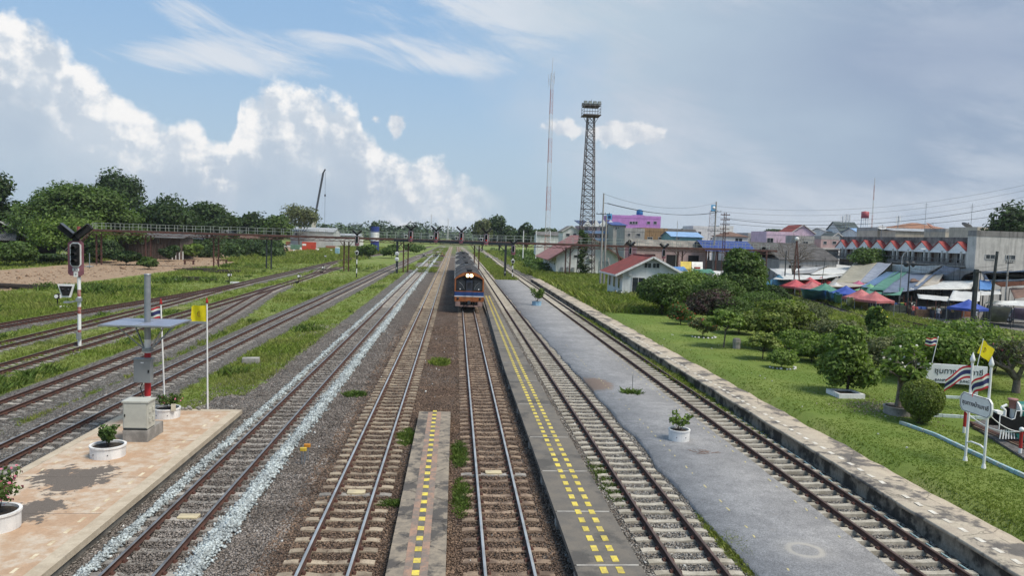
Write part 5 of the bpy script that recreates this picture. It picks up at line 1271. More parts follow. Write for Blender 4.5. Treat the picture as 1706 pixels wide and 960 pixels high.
for s in (-1, 1): m.bar((Wd / 2 + s * (Wd / 2 + 1.8), -1.22, zr_ - k_ * (Wd / 2 + 1.8)), (Wd / 2, -1.22, zr_), .08, .26)
m.build('bargeboard', RBR, r)
win(r, 6.4, 5.6, 1.9, .35, split=1); win(r, 4.6, 3.4, 2.2, .55, split=3)
MB().box((9.6, -.05, 1.3), (2.0, .12, 2.5)).build('roller_door', M('pale_blue_shutter', (.45, .53, .56), (.38, .45, .48), 2, .6, wave=(2, .12)), r)
m = MB(); m.box((6.9, -.35, 3.3), (1.0, .5, .75), bev=.05); m.lathe((6.9, -.61, 3.3), [(.3, 0), (.3, .02)], 12); m.build('air_conditioner', WHITE, r)
for i in range(5):
    f = MB().box((-.03, 2.2 + i * 3.6, 2.0), (.06, 1.0, 1.0)).build('window', WHITE, r); MB().box((-.07, 2.2 + i * 3.6, 2.0), (.03, .8, .8)).build('pane', GLASS, f)
for i in range(3): MB().box((1.2 + i * 1.1, -.2, .75), (.5, .3, .9)).build('meter_box', STEEL, r)
# far town, left to right
building('house', 938, 966, 386, 205, 9, WH, 'small white gabled house between radio mast and floodlight tower', ('gable', RG), 1.6, [(943, 949, 389, 394), (955, 960, 389, 394)], ridge='y')
r = building('shophouse_row', 970, 1023, 376.5, 200, 12, LP, 'pink and white shophouse row with small white gables and a dark blue roof', ('shed', RN), 1.6, [(a, b, v, v + 5.5) for v in (379, 391) for a, b in ((974, 979.5), (987.5, 994), (1000, 1006), (1012, 1019))])
p0 = w(970, 378, 200)
for u in (978.5, 992.5, 1005, 1017):
    q = w(u, 377, 200); m = MB(); vs = [(q.x - r.location.x + dx, -.5, q.z + .2 + dz - r.location.z) for dx, dz in ((-1.35, -.3), (1.35, -.3), (0, 1.5))]
    m.add(vs + [(x, .4, z) for x, _, z in vs], [(0, 1, 2), (5, 4, 3), (0, 3, 4, 1), (1, 4, 5, 2), (2, 5, 3, 0)]); m.build('gable', CLEANW, r)
for v in (387, 399): 
    q = w(996, v, 200); MB().box((0, -.5, q.z - r.location.z), (8.2, .9, .7)).build('balcony', M('blue_balcony', (.25, .36, .60), (.2, .3, .5), 2, .7), r)
building('building', 1022, 1043, 375, 192, 10, WG, 'unfinished grey building under a flat blue roof by the pink shophouses', ('shed', RB), 1.0, [(1025, 1032, 378, 383)])
r = building('apartment_building', 1020, 1101, 363.5, 232, 14, PU, 'large bright purple building with a rooftop tank', ('flat', PU), .5, [(a, b, 369, 373.5) for a, b in ((1049, 1053), (1054, 1057.5), (1058.5, 1062), (1078, 1083), (1089, 1094))] + [(a, b, 380, 383.5) for a, b in ((1050, 1054), (1056, 1061), (1064.5, 1069.5))])
q = w(1066, 360, 232); m = MB(); m.box((q.x - r.location.x, 2.5, 13.4), (3.1, 4, 4.6)); st_ = m.build('stair_tower', PU, r)
m = MB(); m.lathe((q.x - r.location.x + .5, 2.5, 15.8), [(.0, 0), (1.0, 0), (1.05, .3), (1.0, 1.3), (.5, 1.7), (0, 1.75)], 14); m.build('water_tank', M('blue_tank', (.03, .16, .36), (.02, .12, .3), 2, .4), r)
win(r, q.x - r.location.x, 14.2, 1.1, .8, y=.48, split=2)
building('building', 1041, 1074, 386, 176, 9, WG, 'stained whitish building in front of the purple one', ('flat', WG), .3, [(1060, 1067, 389, 394), (1046, 1050, 389, 393)])
building('building', 1070, 1112, 385.5, 180, 10, OC, 'ochre stained building below the right half of the purple one', ('flat', OC), .3, [(1079, 1087, 395, 399), (1097, 1104, 395, 399)])
building('low_house', 1120, 1170, 394.5, 168, 9, TQ, 'low turquoise house with a light blue front roof', ('gable', RTQ), 1.1, [(1126, 1132, 396.5, 399)])
building('building', 1110, 1166, 396, 185, 10, WG, 'old house with grey curved gable behind the turquoise house', ('gable', RDK), 2.2, [])
building('building', 1155, 1206, 381, 250, 12, WH, 'long plain white building left of the concrete utility pole', ('flat', WH), .4, [(1184, 1190, 396, 400), (1163, 1168, 386, 390)])
building('building', 1198, 1222, 380, 265, 12, WH, 'white building with pipes on its roof behind the utility pole', ('flat', WH), .4, [(1203, 1208, 386, 390)])
building('house', 1209, 1246, 394, 190, 10, WH, 'white house with a flat brown tiled roof and a pair of dark windows', ('hip', RBR), 1.2, [(1225, 1230, 397, 402.5), (1231, 1236.5, 397, 402.5)])
building('building', 1246, 1277, 393, 215, 9, WG, 'grey concrete house left of the pale pink house', ('flat', WG), .3, [(1250, 1254, 397, 401), (1262, 1268, 397, 401)])
building('house', 1277, 1330, 391.5, 185, 10, PK, 'pale pink flat-roofed house with a wide dark window', ('flat', PK), .2, [(1278, 1288, 396.5, 404.5), (1313, 1319, 401, 405)])
building('house', 1318, 1357, 389, 205, 9, PK, 'pink house with a red tiled gable beside the leafless tree', ('gable', RR), 2.4, [(1330, 1336, 393, 399)], ridge='y')
building('building', 1330, 1357, 399, 175, 7, WG, 'small barred grey extension before the red-gabled pink house', ('flat', WG), .3, [(1338, 1346, 402, 408)])
building('building', 1377, 1404, 386, 240, 12, WH, 'white warehouse with a pale roof left of the green-roofed house', ('gable', RSIL), 1.2, [(1383, 1388, 391, 395)])
building('building', 1368, 1398, 399, 178, 8, LP, 'low pink shop with posts beside the first red-gabled shophouse', ('flat', WG), .3, [(1372, 1377, 402, 407), (1387, 1393, 402, 407)])
r = building('tall_house', 1399, 1433, 385, 235, 9, WH, 'white house with a steep green-grey gable and antennas on top', ('gable', RGG), 3.0, [(1404, 1408, 388, 393), (1420, 1425, 388, 393)])
building('house', 1386, 1404, 396, 200, 7, WH, 'tiny white house with a grey pointed roof before the steep-gabled one', ('gable', RGG), 1.3, [(1391, 1394, 399, 404)], ridge='y')
building('building', 1430, 1462, 388, 225, 10, WH, 'white building with a light blue arched roof', ('gable', RTQ), 1.5, [(1436, 1441, 390, 394)])
building('building', 1462, 1500, 385, 185, 10, CRM, 'cream rooftop block behind the shophouse gables', ('flat', WG), .3, [(1466, 1474, 389, 393)])
r = building('house', 1508, 1580, 381, 205, 12, CRM, 'large house with an orange tiled hip roof behind the shophouses', ('hip', RO), 1.7, [(1530, 1536, 384, 388)])
building('building', 1492, 1612, 386, 178, 8, CRM, 'rooftop shelter with a long pale metal roof above the shophouses', ('shed', RSIL), .8, [(1560, 1566, 389, 393), (1568, 1574, 389, 393), (1612 - 8, 1610, 389, 393)])
building('building', 1575, 1632, 387.5, 168, 8, CRM, 'cream flat-topped block under the biggest satellite dish', ('flat', WG), .3, [(1584, 1590, 390, 394), (1612, 1617, 390, 395)])
building('building', 1628, 1684, 385.5, 150, 9, CRM, 'plain beige flat-topped block left of the big tree at the right edge', ('flat', CRM), .2, [])
building('low_house', 895, 940, 392, 260, 9, WH, 'white low roof hidden behind the pinkish shed roof', ('gable', RG), 1.2, [])
# long weathered roofs in front of the town
def shedroof(name, u0, v0, u1, v1, Y, D, zf, rm, label, wallm=WG, rise=1.6, cat='market building', cols=0, rz=0.):
    a, b = w(u0, v0, Y), w(u1, v1, Y); xc = (a.x + b.x) / 2; W = b.x - a.x; r = thing(name, (xc, Y, -.2), label, cat, rz=rz)
    m = MB(); z = zf + .2
    vs = [(-W / 2, 0, z), (W / 2, 0, z), (W / 2, D / 2, z + rise), (-W / 2, D / 2, z + rise)]; m.slab(vs, .1)
    vs = [(-W / 2, D / 2, z + rise), (W / 2, D / 2, z + rise), (W / 2, D, z), (-W / 2, D, z)]; m.slab(vs, .1); m.build('roof', rm, r)
    if cols:
        for i in range(cols + 1):
            for y in (.4, D - .4):
                m = MB(); x = -W / 2 + .4 + (W - .8) * i / cols; m.box((x, y, (z - .05) / 2), (.22, .22, z - .05)); m.build('post', RSTEEL, r)
        m = MB(); m.box((0, D * .8, z * .32), (W * .92, .3, z * .6)); m.build('wall', wallm, r)
    else:
        m = MB(); m.box((0, D / 2, z / 2 - .05), (W - .8, D - .8, z - .15)); m.build('wall', wallm, r)
        k = max(2, int(W / 4))
        for i in range(k): MB().box((-W / 2 + .8 + (W - 1.6) * (i + .5) / k, .37, z * .45), (2.2, .06, z * .62)).build('shop_opening', BLACK, r)
    return r
shedroof('market_hall', 1060, 403, 1182, 407, 152, 12, 5.6, M('weathered_tile_roof', (.30, .27, .23), (.16, .145, .13), .6, .95, fine=.3, streak=.5), 'long low hall with a weathered grey-brown roof right of the floodlight tower', LP)
shedroof('market_hall', 1176, 402, 1262, 417, 147, 11, 5.4, RB, 'open market hall with a bright blue roof', WG, rise=2.0, cols=5)
shedroof('market_hall', 1258, 405, 1372, 410, 160, 9, 5.8, RDK, 'long dark grey roof between the blue roof and the pink shop', WG)
shedroof('market_hall', 1298, 418, 1400, 425, 135, 14, 4.4, RDK, 'dark grey-roofed hall behind the white market roofs', WG, rise=2.2)
shedroof('market_hall', 1343, 409, 1402, 411, 150, 5, 6.3, M('mossy_parapet', (.34, .32, .29), (.15, .14, .13), .8, .95, streak=.6), 'stained concrete parapet building beside the first red gable', WG, rise=.3)
# shophouse row with nine red gables
pa, pb = Vector((76, 106, 0)), Vector((78.6, 150, 0)); d = (pb - pa); Lr = d.length; ang = math.atan2(d.y, d.x)
r = thing('shophouse_row', (pa.x, pa.y, -.1), 'long grimy two-storey shophouse row with nine small red gables', 'building', rz=ang)
# local x runs along the facade (away from the camera), local y = +: towards the tracks
GW = W_('old_shophouse_wall', (.40, .37, .33), streak=.8)
MB().box((Lr / 2, -6, 4.55), (Lr, 12, 9.1)).build('wall', GW, r)
MB().box((Lr / 2, .03, 8.62), (Lr, .12, .95)).build('parapet', M('dark_stained_parapet', (.24, .225, .21), (.10, .095, .09), .8, .95, streak=.6), r)
ng = 9; bw = Lr / ng
MB().box((Lr / 2, .75, 4.75), (Lr, 1.5, .18)).build('balcony_floor', GW, r)
for i in range(ng):
    cx = bw * (i + .5)
    m = MB(); h0, h1 = 6.95, 8.35; m.add([(cx - bw * .47, 1.0, h0), (cx + bw * .47, 1.0, h0), (cx, 1.0, h1), (cx - bw * .47, -.1, h0), (cx + bw * .47, -.1, h0), (cx, -.1, h1)], [(0, 1, 2)[::-1], (0, 1, 4, 3)]); m.box((cx, 1.0, h0 - .14), (bw * .94, .12, .28)); g_ = m.build('gable', CLEANW, r)
    m = MB(); m.slab([(cx - bw * .5, 1.15, h0 + .02), (cx, 1.15, h1 + .12), (cx, -.1, h1 + .12), (cx - bw * .5, -.1, h0 + .02)], .1); m.slab([(cx + bw * .5, 1.15, h0 + .02), (cx + bw * .5, -.1, h0 + .02), (cx, -.1, h1 + .12), (cx, 1.15, h1 + .12)], .1); m.build('gable_roof', M('red_gable_tiles', (.34, .055, .05), (.25, .045, .04), 2, .7), g_)
    for x in (cx - bw * .5, cx - bw * .22): MB().box((x, 1.0, 5.9), (.34, .34, 2.2)).build('column', W_('pale_column', (.52, .50, .46)), r)
    m = MB(); m.box((cx, 1.42, 5.75), (bw * .96, .08, .10)); m.box((cx, 1.42, 5.0), (bw * .96, .06, .5)); 
    for k in range(6): m.box((cx - bw * .45 + bw * .9 * k / 5, 1.42, 5.3), (.08, .06, .8))
    m.build('balustrade', M('balustrade_grime', (.20, .19, .18), (.12, .115, .11), 2, .9, streak=.5), r)
    f = MB(); f.box((cx + bw * .12, .04, 6.0), (bw * .42, .10, 1.9)); f = f.build('window', W_('pale_window_surround', (.55, .53, .5)), r); MB().box((cx + bw * .12, .10, 6.0), (bw * .34, .03, 1.6)).build('pane', GLASS, f)
    MB().box((cx - bw * .32, .06, 5.8), (bw * .16, .06, 2.1)).build('door', M('brown_door', (.12, .07, .05), (.08, .05, .04), 3, .8), r)
    MB().box((cx, .05, 2.2), (bw * .86, .08, 3.6)).build('shutter', M('grey_shutter', (.20, .20, .20), (.13, .13, .13), 1, .7), r)
# the blank end building
building('end_building', 1627, 1760, 395.5, 104.1, 1.85, W_('blank_grey_wall', (.58, .56, .52), streak=.45), 'blank grey end wall with small barred windows at the right edge', ('flat', W_('dark_parapet', (.26, .25, .235), streak=.7)), .3, [(1642, 1657, 424, 432), (1676, 1691, 425, 433)])
# satellite dishes, tank, masts on the roofs
def dish(u, v, Y, label, rad=1.1, az_=.6, col=None):
    q = w(u, v, Y); r = thing('satellite_dish', q, label, 'satellite dish', group='satellite dishes on the town roofs')
    MB().tube((0, 0, -2.2), (0, 0, -.1), .06, n=6).build('mount', STEEL, r)
    m = MB(); m.lathe((0, 0, 0), [(.001, 0), (rad * .5, .08), (rad, .32), (rad * .97, .34), (rad * .48, .11), (.001, .03)], 20); o = m.build('reflector', col or M('mesh_dish', (.22, .225, .23), (.17, .17, .18), 5, .6), r); o.rotation_euler = (R(28), R(-18), az_)
    m = MB()
    for k in range(3): m.bar((rad * .8 * math.cos(k * 2.1), rad * .8 * math.sin(k * 2.1), .3), (0, 0, .95), .025, .025)
    m.ball((0, 0, .95), .12, 8); m.build('feed_arm', DSTEEL, o)
dish(1469, 381, 182, 'small dish left of the orange hip roof', 1.0, .2, M('pale_dish', (.5, .5, .5), (.4, .4, .4), 3, .6))
dish(1550, 378, 172, 'reddish satellite dish in front of the orange hip roof', 1.25, 1.2, M('reddish_dish', (.34, .17, .13), (.27, .14, .11), 3, .6))
dish(1610, 377.5, 160, 'largest grey satellite dish right of the orange hip roof', 1.2, 2.2)
dish(1631, 391, 112, 'small dish at the corner above the blank end wall', .55, .4)
q = w(1441, 363, 230); r = thing('water_tank', (q.x, q.y, -.2), 'red water tank on a white tower among the roofs', 'water tank'); hh = q.z + .2
MB().lathe((0, 0, hh), [(0, -.1), (1.15, -.1), (1.15, 1.9), (0, 2.1)], 16).build('tank', M('red_tank', (.42, .10, .12), (.35, .08, .1), 2, .5), r)
m = MB(); [m.tube((x, y, 0), (x * .7, y * .7, hh - .1), .14, n=6) for x in (-1, 1) for y in (-1, 1)]; m.build('tower', CLEANW, r)
def lattice(m, base, top, wb, wt, nseg, rad, mi=lambda i: 0, legs=3, brace=.6):
    base, top = Vector(base), Vector(top)
    P_ = []
    for i in range(nseg + 1):
        t = i / nseg; c = base.lerp(top, t); ww = wb + (wt - wb) * t
        P_.append([c + Vector((math.cos(2 * math.pi * (k + .25) / legs) * ww / 1.414, math.sin(2 * math.pi * (k + .25) / legs) * ww / 1.414, 0)) if legs == 4 else c + Vector((math.cos(2 * math.pi * k / 3) * ww / 1.732, math.sin(2 * math.pi * k / 3) * ww / 1.732, 0)) for k in range(legs)])
    for i in range(nseg):
        for k in range(legs):
            j = (k + 1) % legs; m.tube(P_[i][k], P_[i + 1][k], rad, n=4, mi=mi(i), caps=False, sm=False); m.tube(P_[i][k], P_[i + 1][j], rad * brace, n=3, mi=mi(i), caps=False, sm=False)
            if i % 2 == 0 or brace > .65: m.tube(P_[i][j], P_[i + 1][k], rad * brace, n=3, mi=mi(i), caps=False, sm=False)
            m.tube(P_[i + 1][k], P_[i + 1][j], rad * brace, n=3, mi=mi(i), caps=False, sm=False)
    return m
# radio masts
MR = M('faded_mast_red', (.50, .24, .22), (.42, .2, .18), 2, .7); MWH = M('faded_mast_white', (.66, .64, .64), (.56, .55, .55), 2, .7)
q = w(911, 392, 250); t_ = w(919.6, 122, 250); r = thing('radio_mast', (q.x, q.y, -.2), 'tallest slender red and white radio mast left of the floodlight tower', 'radio mast')
top = Vector((t_.x - q.x, 0, t_.z + .2)); m = MB(); lattice(m, (0, 0, 0), top, 1.9, .9, 46, .055, mi=lambda i: (i // 6) % 2); m.build('lattice', [MR, MWH], r)
m = MB(); m.tube(top, top + Vector((.2, 0, 5.2)), .10, .05, n=6); 
for dx_, dz in ((-1, -1.5), (.9, -2.2), (.9, -.5), (-.9, -3.2)): m.tube(top + Vector((0, 0, dz - .4)), top + Vector((dx_, 0, dz - .4)), .04, n=4); m.tube(top + Vector((dx_, 0, dz - 1.2)), top + Vector((dx_, 0, dz + 1.2)), .07, n=5)
m.build('antenna', MWH, r)
for u, v0, v1, Y, lb in ((718, 386, 357, 900, 'thin far lattice mast above the track vanishing point'), (746, 390, 364, 900, 'thinner far mast right of the first above the vanishing point'), (1454, 352, 296, 420, 'distant red and white mast above the red-gabled shophouses'), (1540, 388, 338, 190, 'thin rooftop aerial pole near the orange hip roof') , (1617, 383, 339, 160, 'tall thin television aerial above the biggest dish')):
    a, b = w(u, v0, Y), w(u, v1, Y); r = thing('radio_mast', (a.x, a.y, -.2), lb, 'radio mast'); h = b.z + .2
    if Y > 300:
        m = MB(); lattice(m, (0, 0, 0), (0, 0, h), 1.3 * Y / 700, .8 * Y / 700, 22, .09 * Y / 700, mi=lambda i: (i // 4) % 2 if u > 1000 else 1); m.build('lattice', [MR, MWH], r)
    else:
        MB().tube((0, 0, 3), (0, 0, h), .05, n=5).build('pole', STEEL, r); m = MB()
        for k in range(4): m.bar((-.7 + k * .1, 0, h - .3 - k * .35), (.7 - k * .1, 0, h - .3 - k * .35), .035, .035)
        m.build('aerial', STEEL, r)
for u, v, Y, lb in ((1404, 360, 236, 'left antenna cluster of the steep-gabled house'), (1410, 357, 236, 'middle antenna cluster of the steep-gabled house'), (1415, 358, 236, 'right antenna cluster of the steep-gabled house'), (1497, 360, 190, 'antenna panels on a pole left of the orange hip roof'), (1680, 336, 142, 'white pole in front of the big tree at the right edge')):
    a = w(u, v, Y); r = thing('antenna_pole', (a.x, a.y, 7), lb, 'antenna'); h = a.z - 7
    MB().tube((0, 0, -2), (0, 0, h), .09, n=6).build('pole', CLEANW if u > 1600 else STEEL, r)
    if u < 1600:
        for s in (-1, 1): MB().box((s * .42, 0, h - 1.0), (.24, .16, 2.0)).build('antenna_panel', CLEANW, r)
# floodlight tower
q = w(976, 452, 143); t_ = w(984.5, 193, 143); r = thing('floodlight_tower', (q.x, q.y, .1), 'tall dark lattice tower with floodlights on its top platform', 'floodlight tower'); h = t_.z - .1
SW = M('weathered_tower_steel', (.17, .145, .135), (.11, .09, .085), 2, .7, .2); m = MB(); lattice(m, (0, 0, 0), (t_.x - q.x, 0, h), 2.9, 1.25, 24, .075, legs=4, brace=.7); m.build('lattice', SW, r)
cx = t_.x - q.x; m = MB(); m.box((cx, 0, h), (3.3, 3.3, .18)); m.box((cx, 0, h + 1.75), (3.1, 3.1, .10))
for x in (-1.55, -.5, .5, 1.55):
    for y in (-1.55, 1.55): m.bar((cx + x, y, h), (cx + x, y, h + 1.75), .07, .07)
for z in (.6, 1.15):
    for s in (-1, 1): m.bar((cx - 1.55, s * 1.55, h + z), (cx + 1.55, s * 1.55, h + z), .05, .05); m.bar((cx + s * 1.55, -1.55, h + z), (cx + s * 1.55, 1.55, h + z), .05, .05)
for s in (-1, 1): m.bar((cx + s * .6, 0, h - 1.6), (cx + s * 1.5, 0, h - .1), .08, .08)
m.build('platform', SW, r)
for x in (-1.3, -.45, .45, 1.3):
    for y in (-1.2, 1.2):
        o = MB().box((cx + x, y, h + 2.25), (.70, .45, .62), taper=.85).build('floodlight', M('floodlight_case', (.13, .14, .14), (.09, .1, .1), 3, .5), r); MB().box((cx + x, y - .24 if y < 0 else y + .24, h + 2.25), (.56, .03, .5)).build('lens', M('floodlight_glass', (.35, .38, .38), (.28, .3, .3), 3, .15), o)
m = MB(); m.bar((cx, 0, h + 1.8), (cx, 0, h + 3.1), .05, .05); m.build('lightning_rod', SW, r)
# climbing plant on the tower
cl = [(rnd.uniform(-1.5, -.3), rnd.uniform(-1.4, -.6), z, .55, .5, .7) for z in np.arange(.5, 8.4, .45)] + [(rnd.uniform(-1.8, .2), -1.2, z, .8, .5, .7) for z in (.4, 1, 1.6, 6.5, 7.4, 8)]
V, F = leafquads(cl, 2200, .22, np.random.RandomState(9), .4); o = npmesh('climbing_plant', V, F, LF['mid']); o.location = r.location; tag(o, 'creeper hanging down the foot of the floodlight tower', 'plant')
# ------------------------------------------------------------------ poles and wires
def pole(name, u, vt, Y, label, rad=.14, mat=None, arms=(), lean=0., cat='utility pole', square=False, ins=True, zb=None):
    a = w(u, vt, Y); z0 = gzf(a.x, Y) - .1 if zb is None else zb; r = thing(name, (a.x - lean, Y, z0), label, cat); h = a.z - z0
    m = MB()
    (m.bar((0, 0, 0), (lean, 0, h), rad * 1.8, rad * 1.8) if square else m.tube((0, 0, 0), (lean, 0, h), rad, rad * .65, n=8)); m.build('shaft', mat or CEM, r)
    for za, la in arms:
        m = MB(); x = lean * (h - za) / h; m.box((x, -.12, h - za), (la, .09, .10))
        if ins:
            for k in range(4): m.tube((x - la / 2 + .1 + (la - .2) * k / 3, -.12, h - za + .05), (x - la / 2 + .1 + (la - .2) * k / 3, -.12, h - za + .26), .045, n=5)
        m.build('crossarm', DSTEEL, r)
    return r, h
CP = M('concrete_pole', (.40, .38, .35), (.30, .29, .27), 2, .9, streak=.3)
pole('utility_pole', 1006, 322, 108, 'tall concrete pole left of the red-roofed white room', .15, CP, ((3.0, 2.0),)); pole('utility_pole', 1010.5, 360, 106.5, 'shorter concrete pole doubled beside the tall one', .17, CP)
for u0, v0, u1, v1, lb in ((1013, 430, 1021, 470, 'left wooden prop leaning by the concrete poles'), (1026, 410, 1036, 452, 'long dark prop leaning right of the concrete poles')):
    a, b = w(u0, v0, 106), w(u1, v1, 106); r = thing('leaning_prop', a, lb, 'post'); MB().bar((0, 0, 0), (b - a) * 1.25, .20, .20).build('shaft', CP if u0 < 1020 else RSTEEL, r)
pole('utility_pole', 1193.5, 336, 150, 'tall pale concrete pole left of the dark lattice post', .22, CP, ((6.6 * .0 + 2.0, 2.2), (5.9, 3.2)))
r = thing('billboard', (*w(1185, 400, 240).xy, -.2), 'light blue shop billboard on a lattice tower above the roofs', 'billboard'); q = w(1185, 346.5, 240)
m = MB(); lattice(m, (0, 0, 0), (0, 0, q.z - .8), 2.4, 1.6, 14, .07, legs=4); m.build('tower', MWH, r)
MB().box((0, -.8, q.z + .2), (1.65, .3, 2.0)).build('panel', M('light_blue_panel', (.14, .42, .70), (.12, .38, .62), 2, .5), r)
MB().lathe((0, 0, 0), [(.0, 0), (.5, 0), (.5, .03), (0, .03)], 20).build('white_circle', CLEANW, r).matrix_local = Matrix.Translation((0, -.97, q.z + .25)) @ Matrix.Rotation(R(90), 4, 'X')
q = w(1015, 361, 205); r = thing('billboard', (q.x, q.y, 8), 'small blue sign box above the pink shophouse row', 'billboard'); MB().box((0, -.1, q.z - 8), (1.4, .3, 1.6)).build('panel', M('light_blue_panel', (.14, .42, .70)), r); MB().box((0, -.28, q.z - 8.1), (.8, .05, .8)).build('dark_square', RN, r); MB().tube((0, .2, -1), (0, .2, q.z - 8.5), .08, n=6).build('post', STEEL, r)
# dark telegraph lattice post with seven arms
a = w(1208.5, 354, 116); z0 = gzf(a.x, 116); r = thing('telegraph_post', (a.x, 116, z0), 'dark steel telegraph post carrying many short crossarms', 'telegraph post'); h = a.z - z0
m = MB()
for s in (-1, 1): m.bar((s * .22, 0, 0), (s * .16, 0, h), .07, .10)
for i in range(22): m.bar(((-1) ** i * .2, 0, h * i / 22), (-(-1) ** i * .2, 0, h * (i + 1) / 22), .04, .04)
m.build('lattice', RSTEEL, r)
for i, z in enumerate((.4, 1.15, 1.9, 2.65, 3.3)):
    m = MB(); m.box((0, -.08, h - z), (1.5, .09, .10)); 
    for k in range(6): m.tube((-.66 + k * .264, -.08, h - z), (-.66 + k * .264, -.08, h - z + .22), .04, n=5)
    m.build('crossarm', RSTEEL, r)
pole('rusty_post', 1277.5, 418, 128, 'bare dark steel post between the thicket and the white roofs', .12, RSTEEL, square=True, cat='post', zb=-.3)
pole('loudspeaker_pole', 1310, 418, 112, 'dark pole with a round lamp behind the leafless tree', .12, DSTEEL, cat='pole')
r = thing('tripod_mast', (*w(1322, 480, 105).xy, -.15), 'two-legged dark steel mast standing before the red tents', 'mast'); h = w(1322, 398, 105).z; m = MB(); m.bar((0, 0, 0), (.05, 0, h), .13, .13); m.bar((.95, -.2, 0), (.1, 0, h), .13, .13)
for i in range(5): m.bar((.0, 0, 1 + i * 1.2), (.95 * (1 - (1 + i * 1.2) / h), 0, 1 + i * 1.2), .06, .06)
m.build('legs', RSTEEL, r); m = MB(); m.ball((.1, 0, h + .15), .32, 10); m.build('round_lamp', WHITE, r)
r, h = pole('street_lamp', 1503, 428, 92, 'street lamp with a long bent white arm above the tarpaulins', .09, STEEL, cat='street lamp'); MB().path([(0, 0, h - .1), (.25, 0, h + .5), (1.3, -.3, h + .9), (2.1, -.5, h + 1.1)], .05, 6).build('arm', STEEL, r); MB().box((2.3, -.55, h + 1.1), (.7, .25, .14), bev=.05).build('lamp_head', CLEANW, r)
r, h = pole('loudspeaker_pole', 1516, 436, 86, 'dark pole carrying a pair of round loudspeakers', .10, DSTEEL, cat='pole')
for s in (-1, 1):
    o = MB().lathe((0, 0, 0), [(.08, .4), (.12, .2), (.34, 0), (.36, -.02), (.05, .1)], 16).build('horn', DSTEEL, r); o.matrix_local = Matrix.Translation((s * .42, -.05, h - .3)) @ Matrix.Rotation(R(90), 4, 'X') @ Matrix.Rotation(s * .3, 4, 'Y')
r, h = pole('rail_post', 1627, 449, 60, 'thick dark double-channel post at the edge of the market', .15, DSTEEL, square=True, cat='post'); m = MB(); m.box((0, 0, h * .47), (.85, .14, .12)); m.box((0, -.1, h - .2), (.5, .3, .18)); m.build('bracket', DSTEEL, r)
pole('rail_post', 1661.5, 419, 63, 'thin dark post leaning slightly right of the thick double one', .09, DSTEEL, square=True, cat='post', lean=.35)
pole('utility_pole', 1681, 425, 92, 'pale pole with wires in front of the blank end wall', .13, CP, ((1.0, 1.0),))
pole('thin_post', 1375, 430, 98, 'slim pole rising from the blue market tents', .05, DSTEEL, cat='pole', lean=.5)
for u, v, lb in ((1062, 392, 'left of three thin poles before the ochre building'), (1129, 368, 'thin leaning aerial before the flat dome tree')): pole('thin_post', u, v, 150, 'slender grey pole, ' + lb, .07, CP, cat='pole')
for i, (u, v, Y, lb) in enumerate(((872.5, 384, 215, 'left of the three by the signal bridge'), (894, 384, 215, 'middle one, before the radio mast'), (917, 385, 215, 'right one, at the foot of the radio mast'))): pole('utility_pole', u, v, Y, 'white concrete post beyond the walkway, ' + lb, .16, CLEANW)
def wires(label, A, B, sag, rad, n=14, offs=((0, 0, 0),)):
    m = MB()
    for o in offs:
        a, b = Vector(A) + Vector(o), Vector(B) + Vector(o); P_ = [a.lerp(b, i / n) - Vector((0, 0, sag * 4 * (i / n) * (1 - i / n))) for i in range(n + 1)]; m.path(P_, rad, 3)
    tag(m.build('overhead_wires', M('cable_black', (.03, .03, .03), rough=.7)), label, 'wires')
wires('pair of cables sagging from the tall concrete pole to the pale one', w(1007, 338, 108), w(1192, 354, 150), 1.0, .035, offs=((0, 0, 0), (.5, .3, 0)))
wires('thin high wire from the tall concrete pole over the purple building', w(1006, 323, 108), w(1194, 337, 150), 1.6, .02)
wires('thick cables rising to the right edge over the shophouses', w(1206, 364, 116), w(1760, 325, 90), 2.2, .035, offs=((0, 0, 0),))
wires('second black cable below the thick one over the shophouses', w(1207, 372, 116), w(1760, 345, 90), 1.6, .028, offs=((0, 0, 0),))
wires('bundle of thin wires crossing the sky at right', w(1195, 352, 150), w(1780, 300, 130), 3.0, .02, offs=((0, 0, 0), (0, 0, 1.0), (0, 0, -1.2)))
wires('low wires along the market in front of the blank end wall', w(1627, 451, 60), w(1790, 458, 55), .25, .028, offs=((0, 0, 0), (0, 0, -.12)))
wires('tangled wires in front of the red-gabled shophouses', w(1516, 440, 86), w(1690, 438, 92), .6, .022, offs=((0, 0, 0), (0, 0, -.5), (0, .3, -.9)))
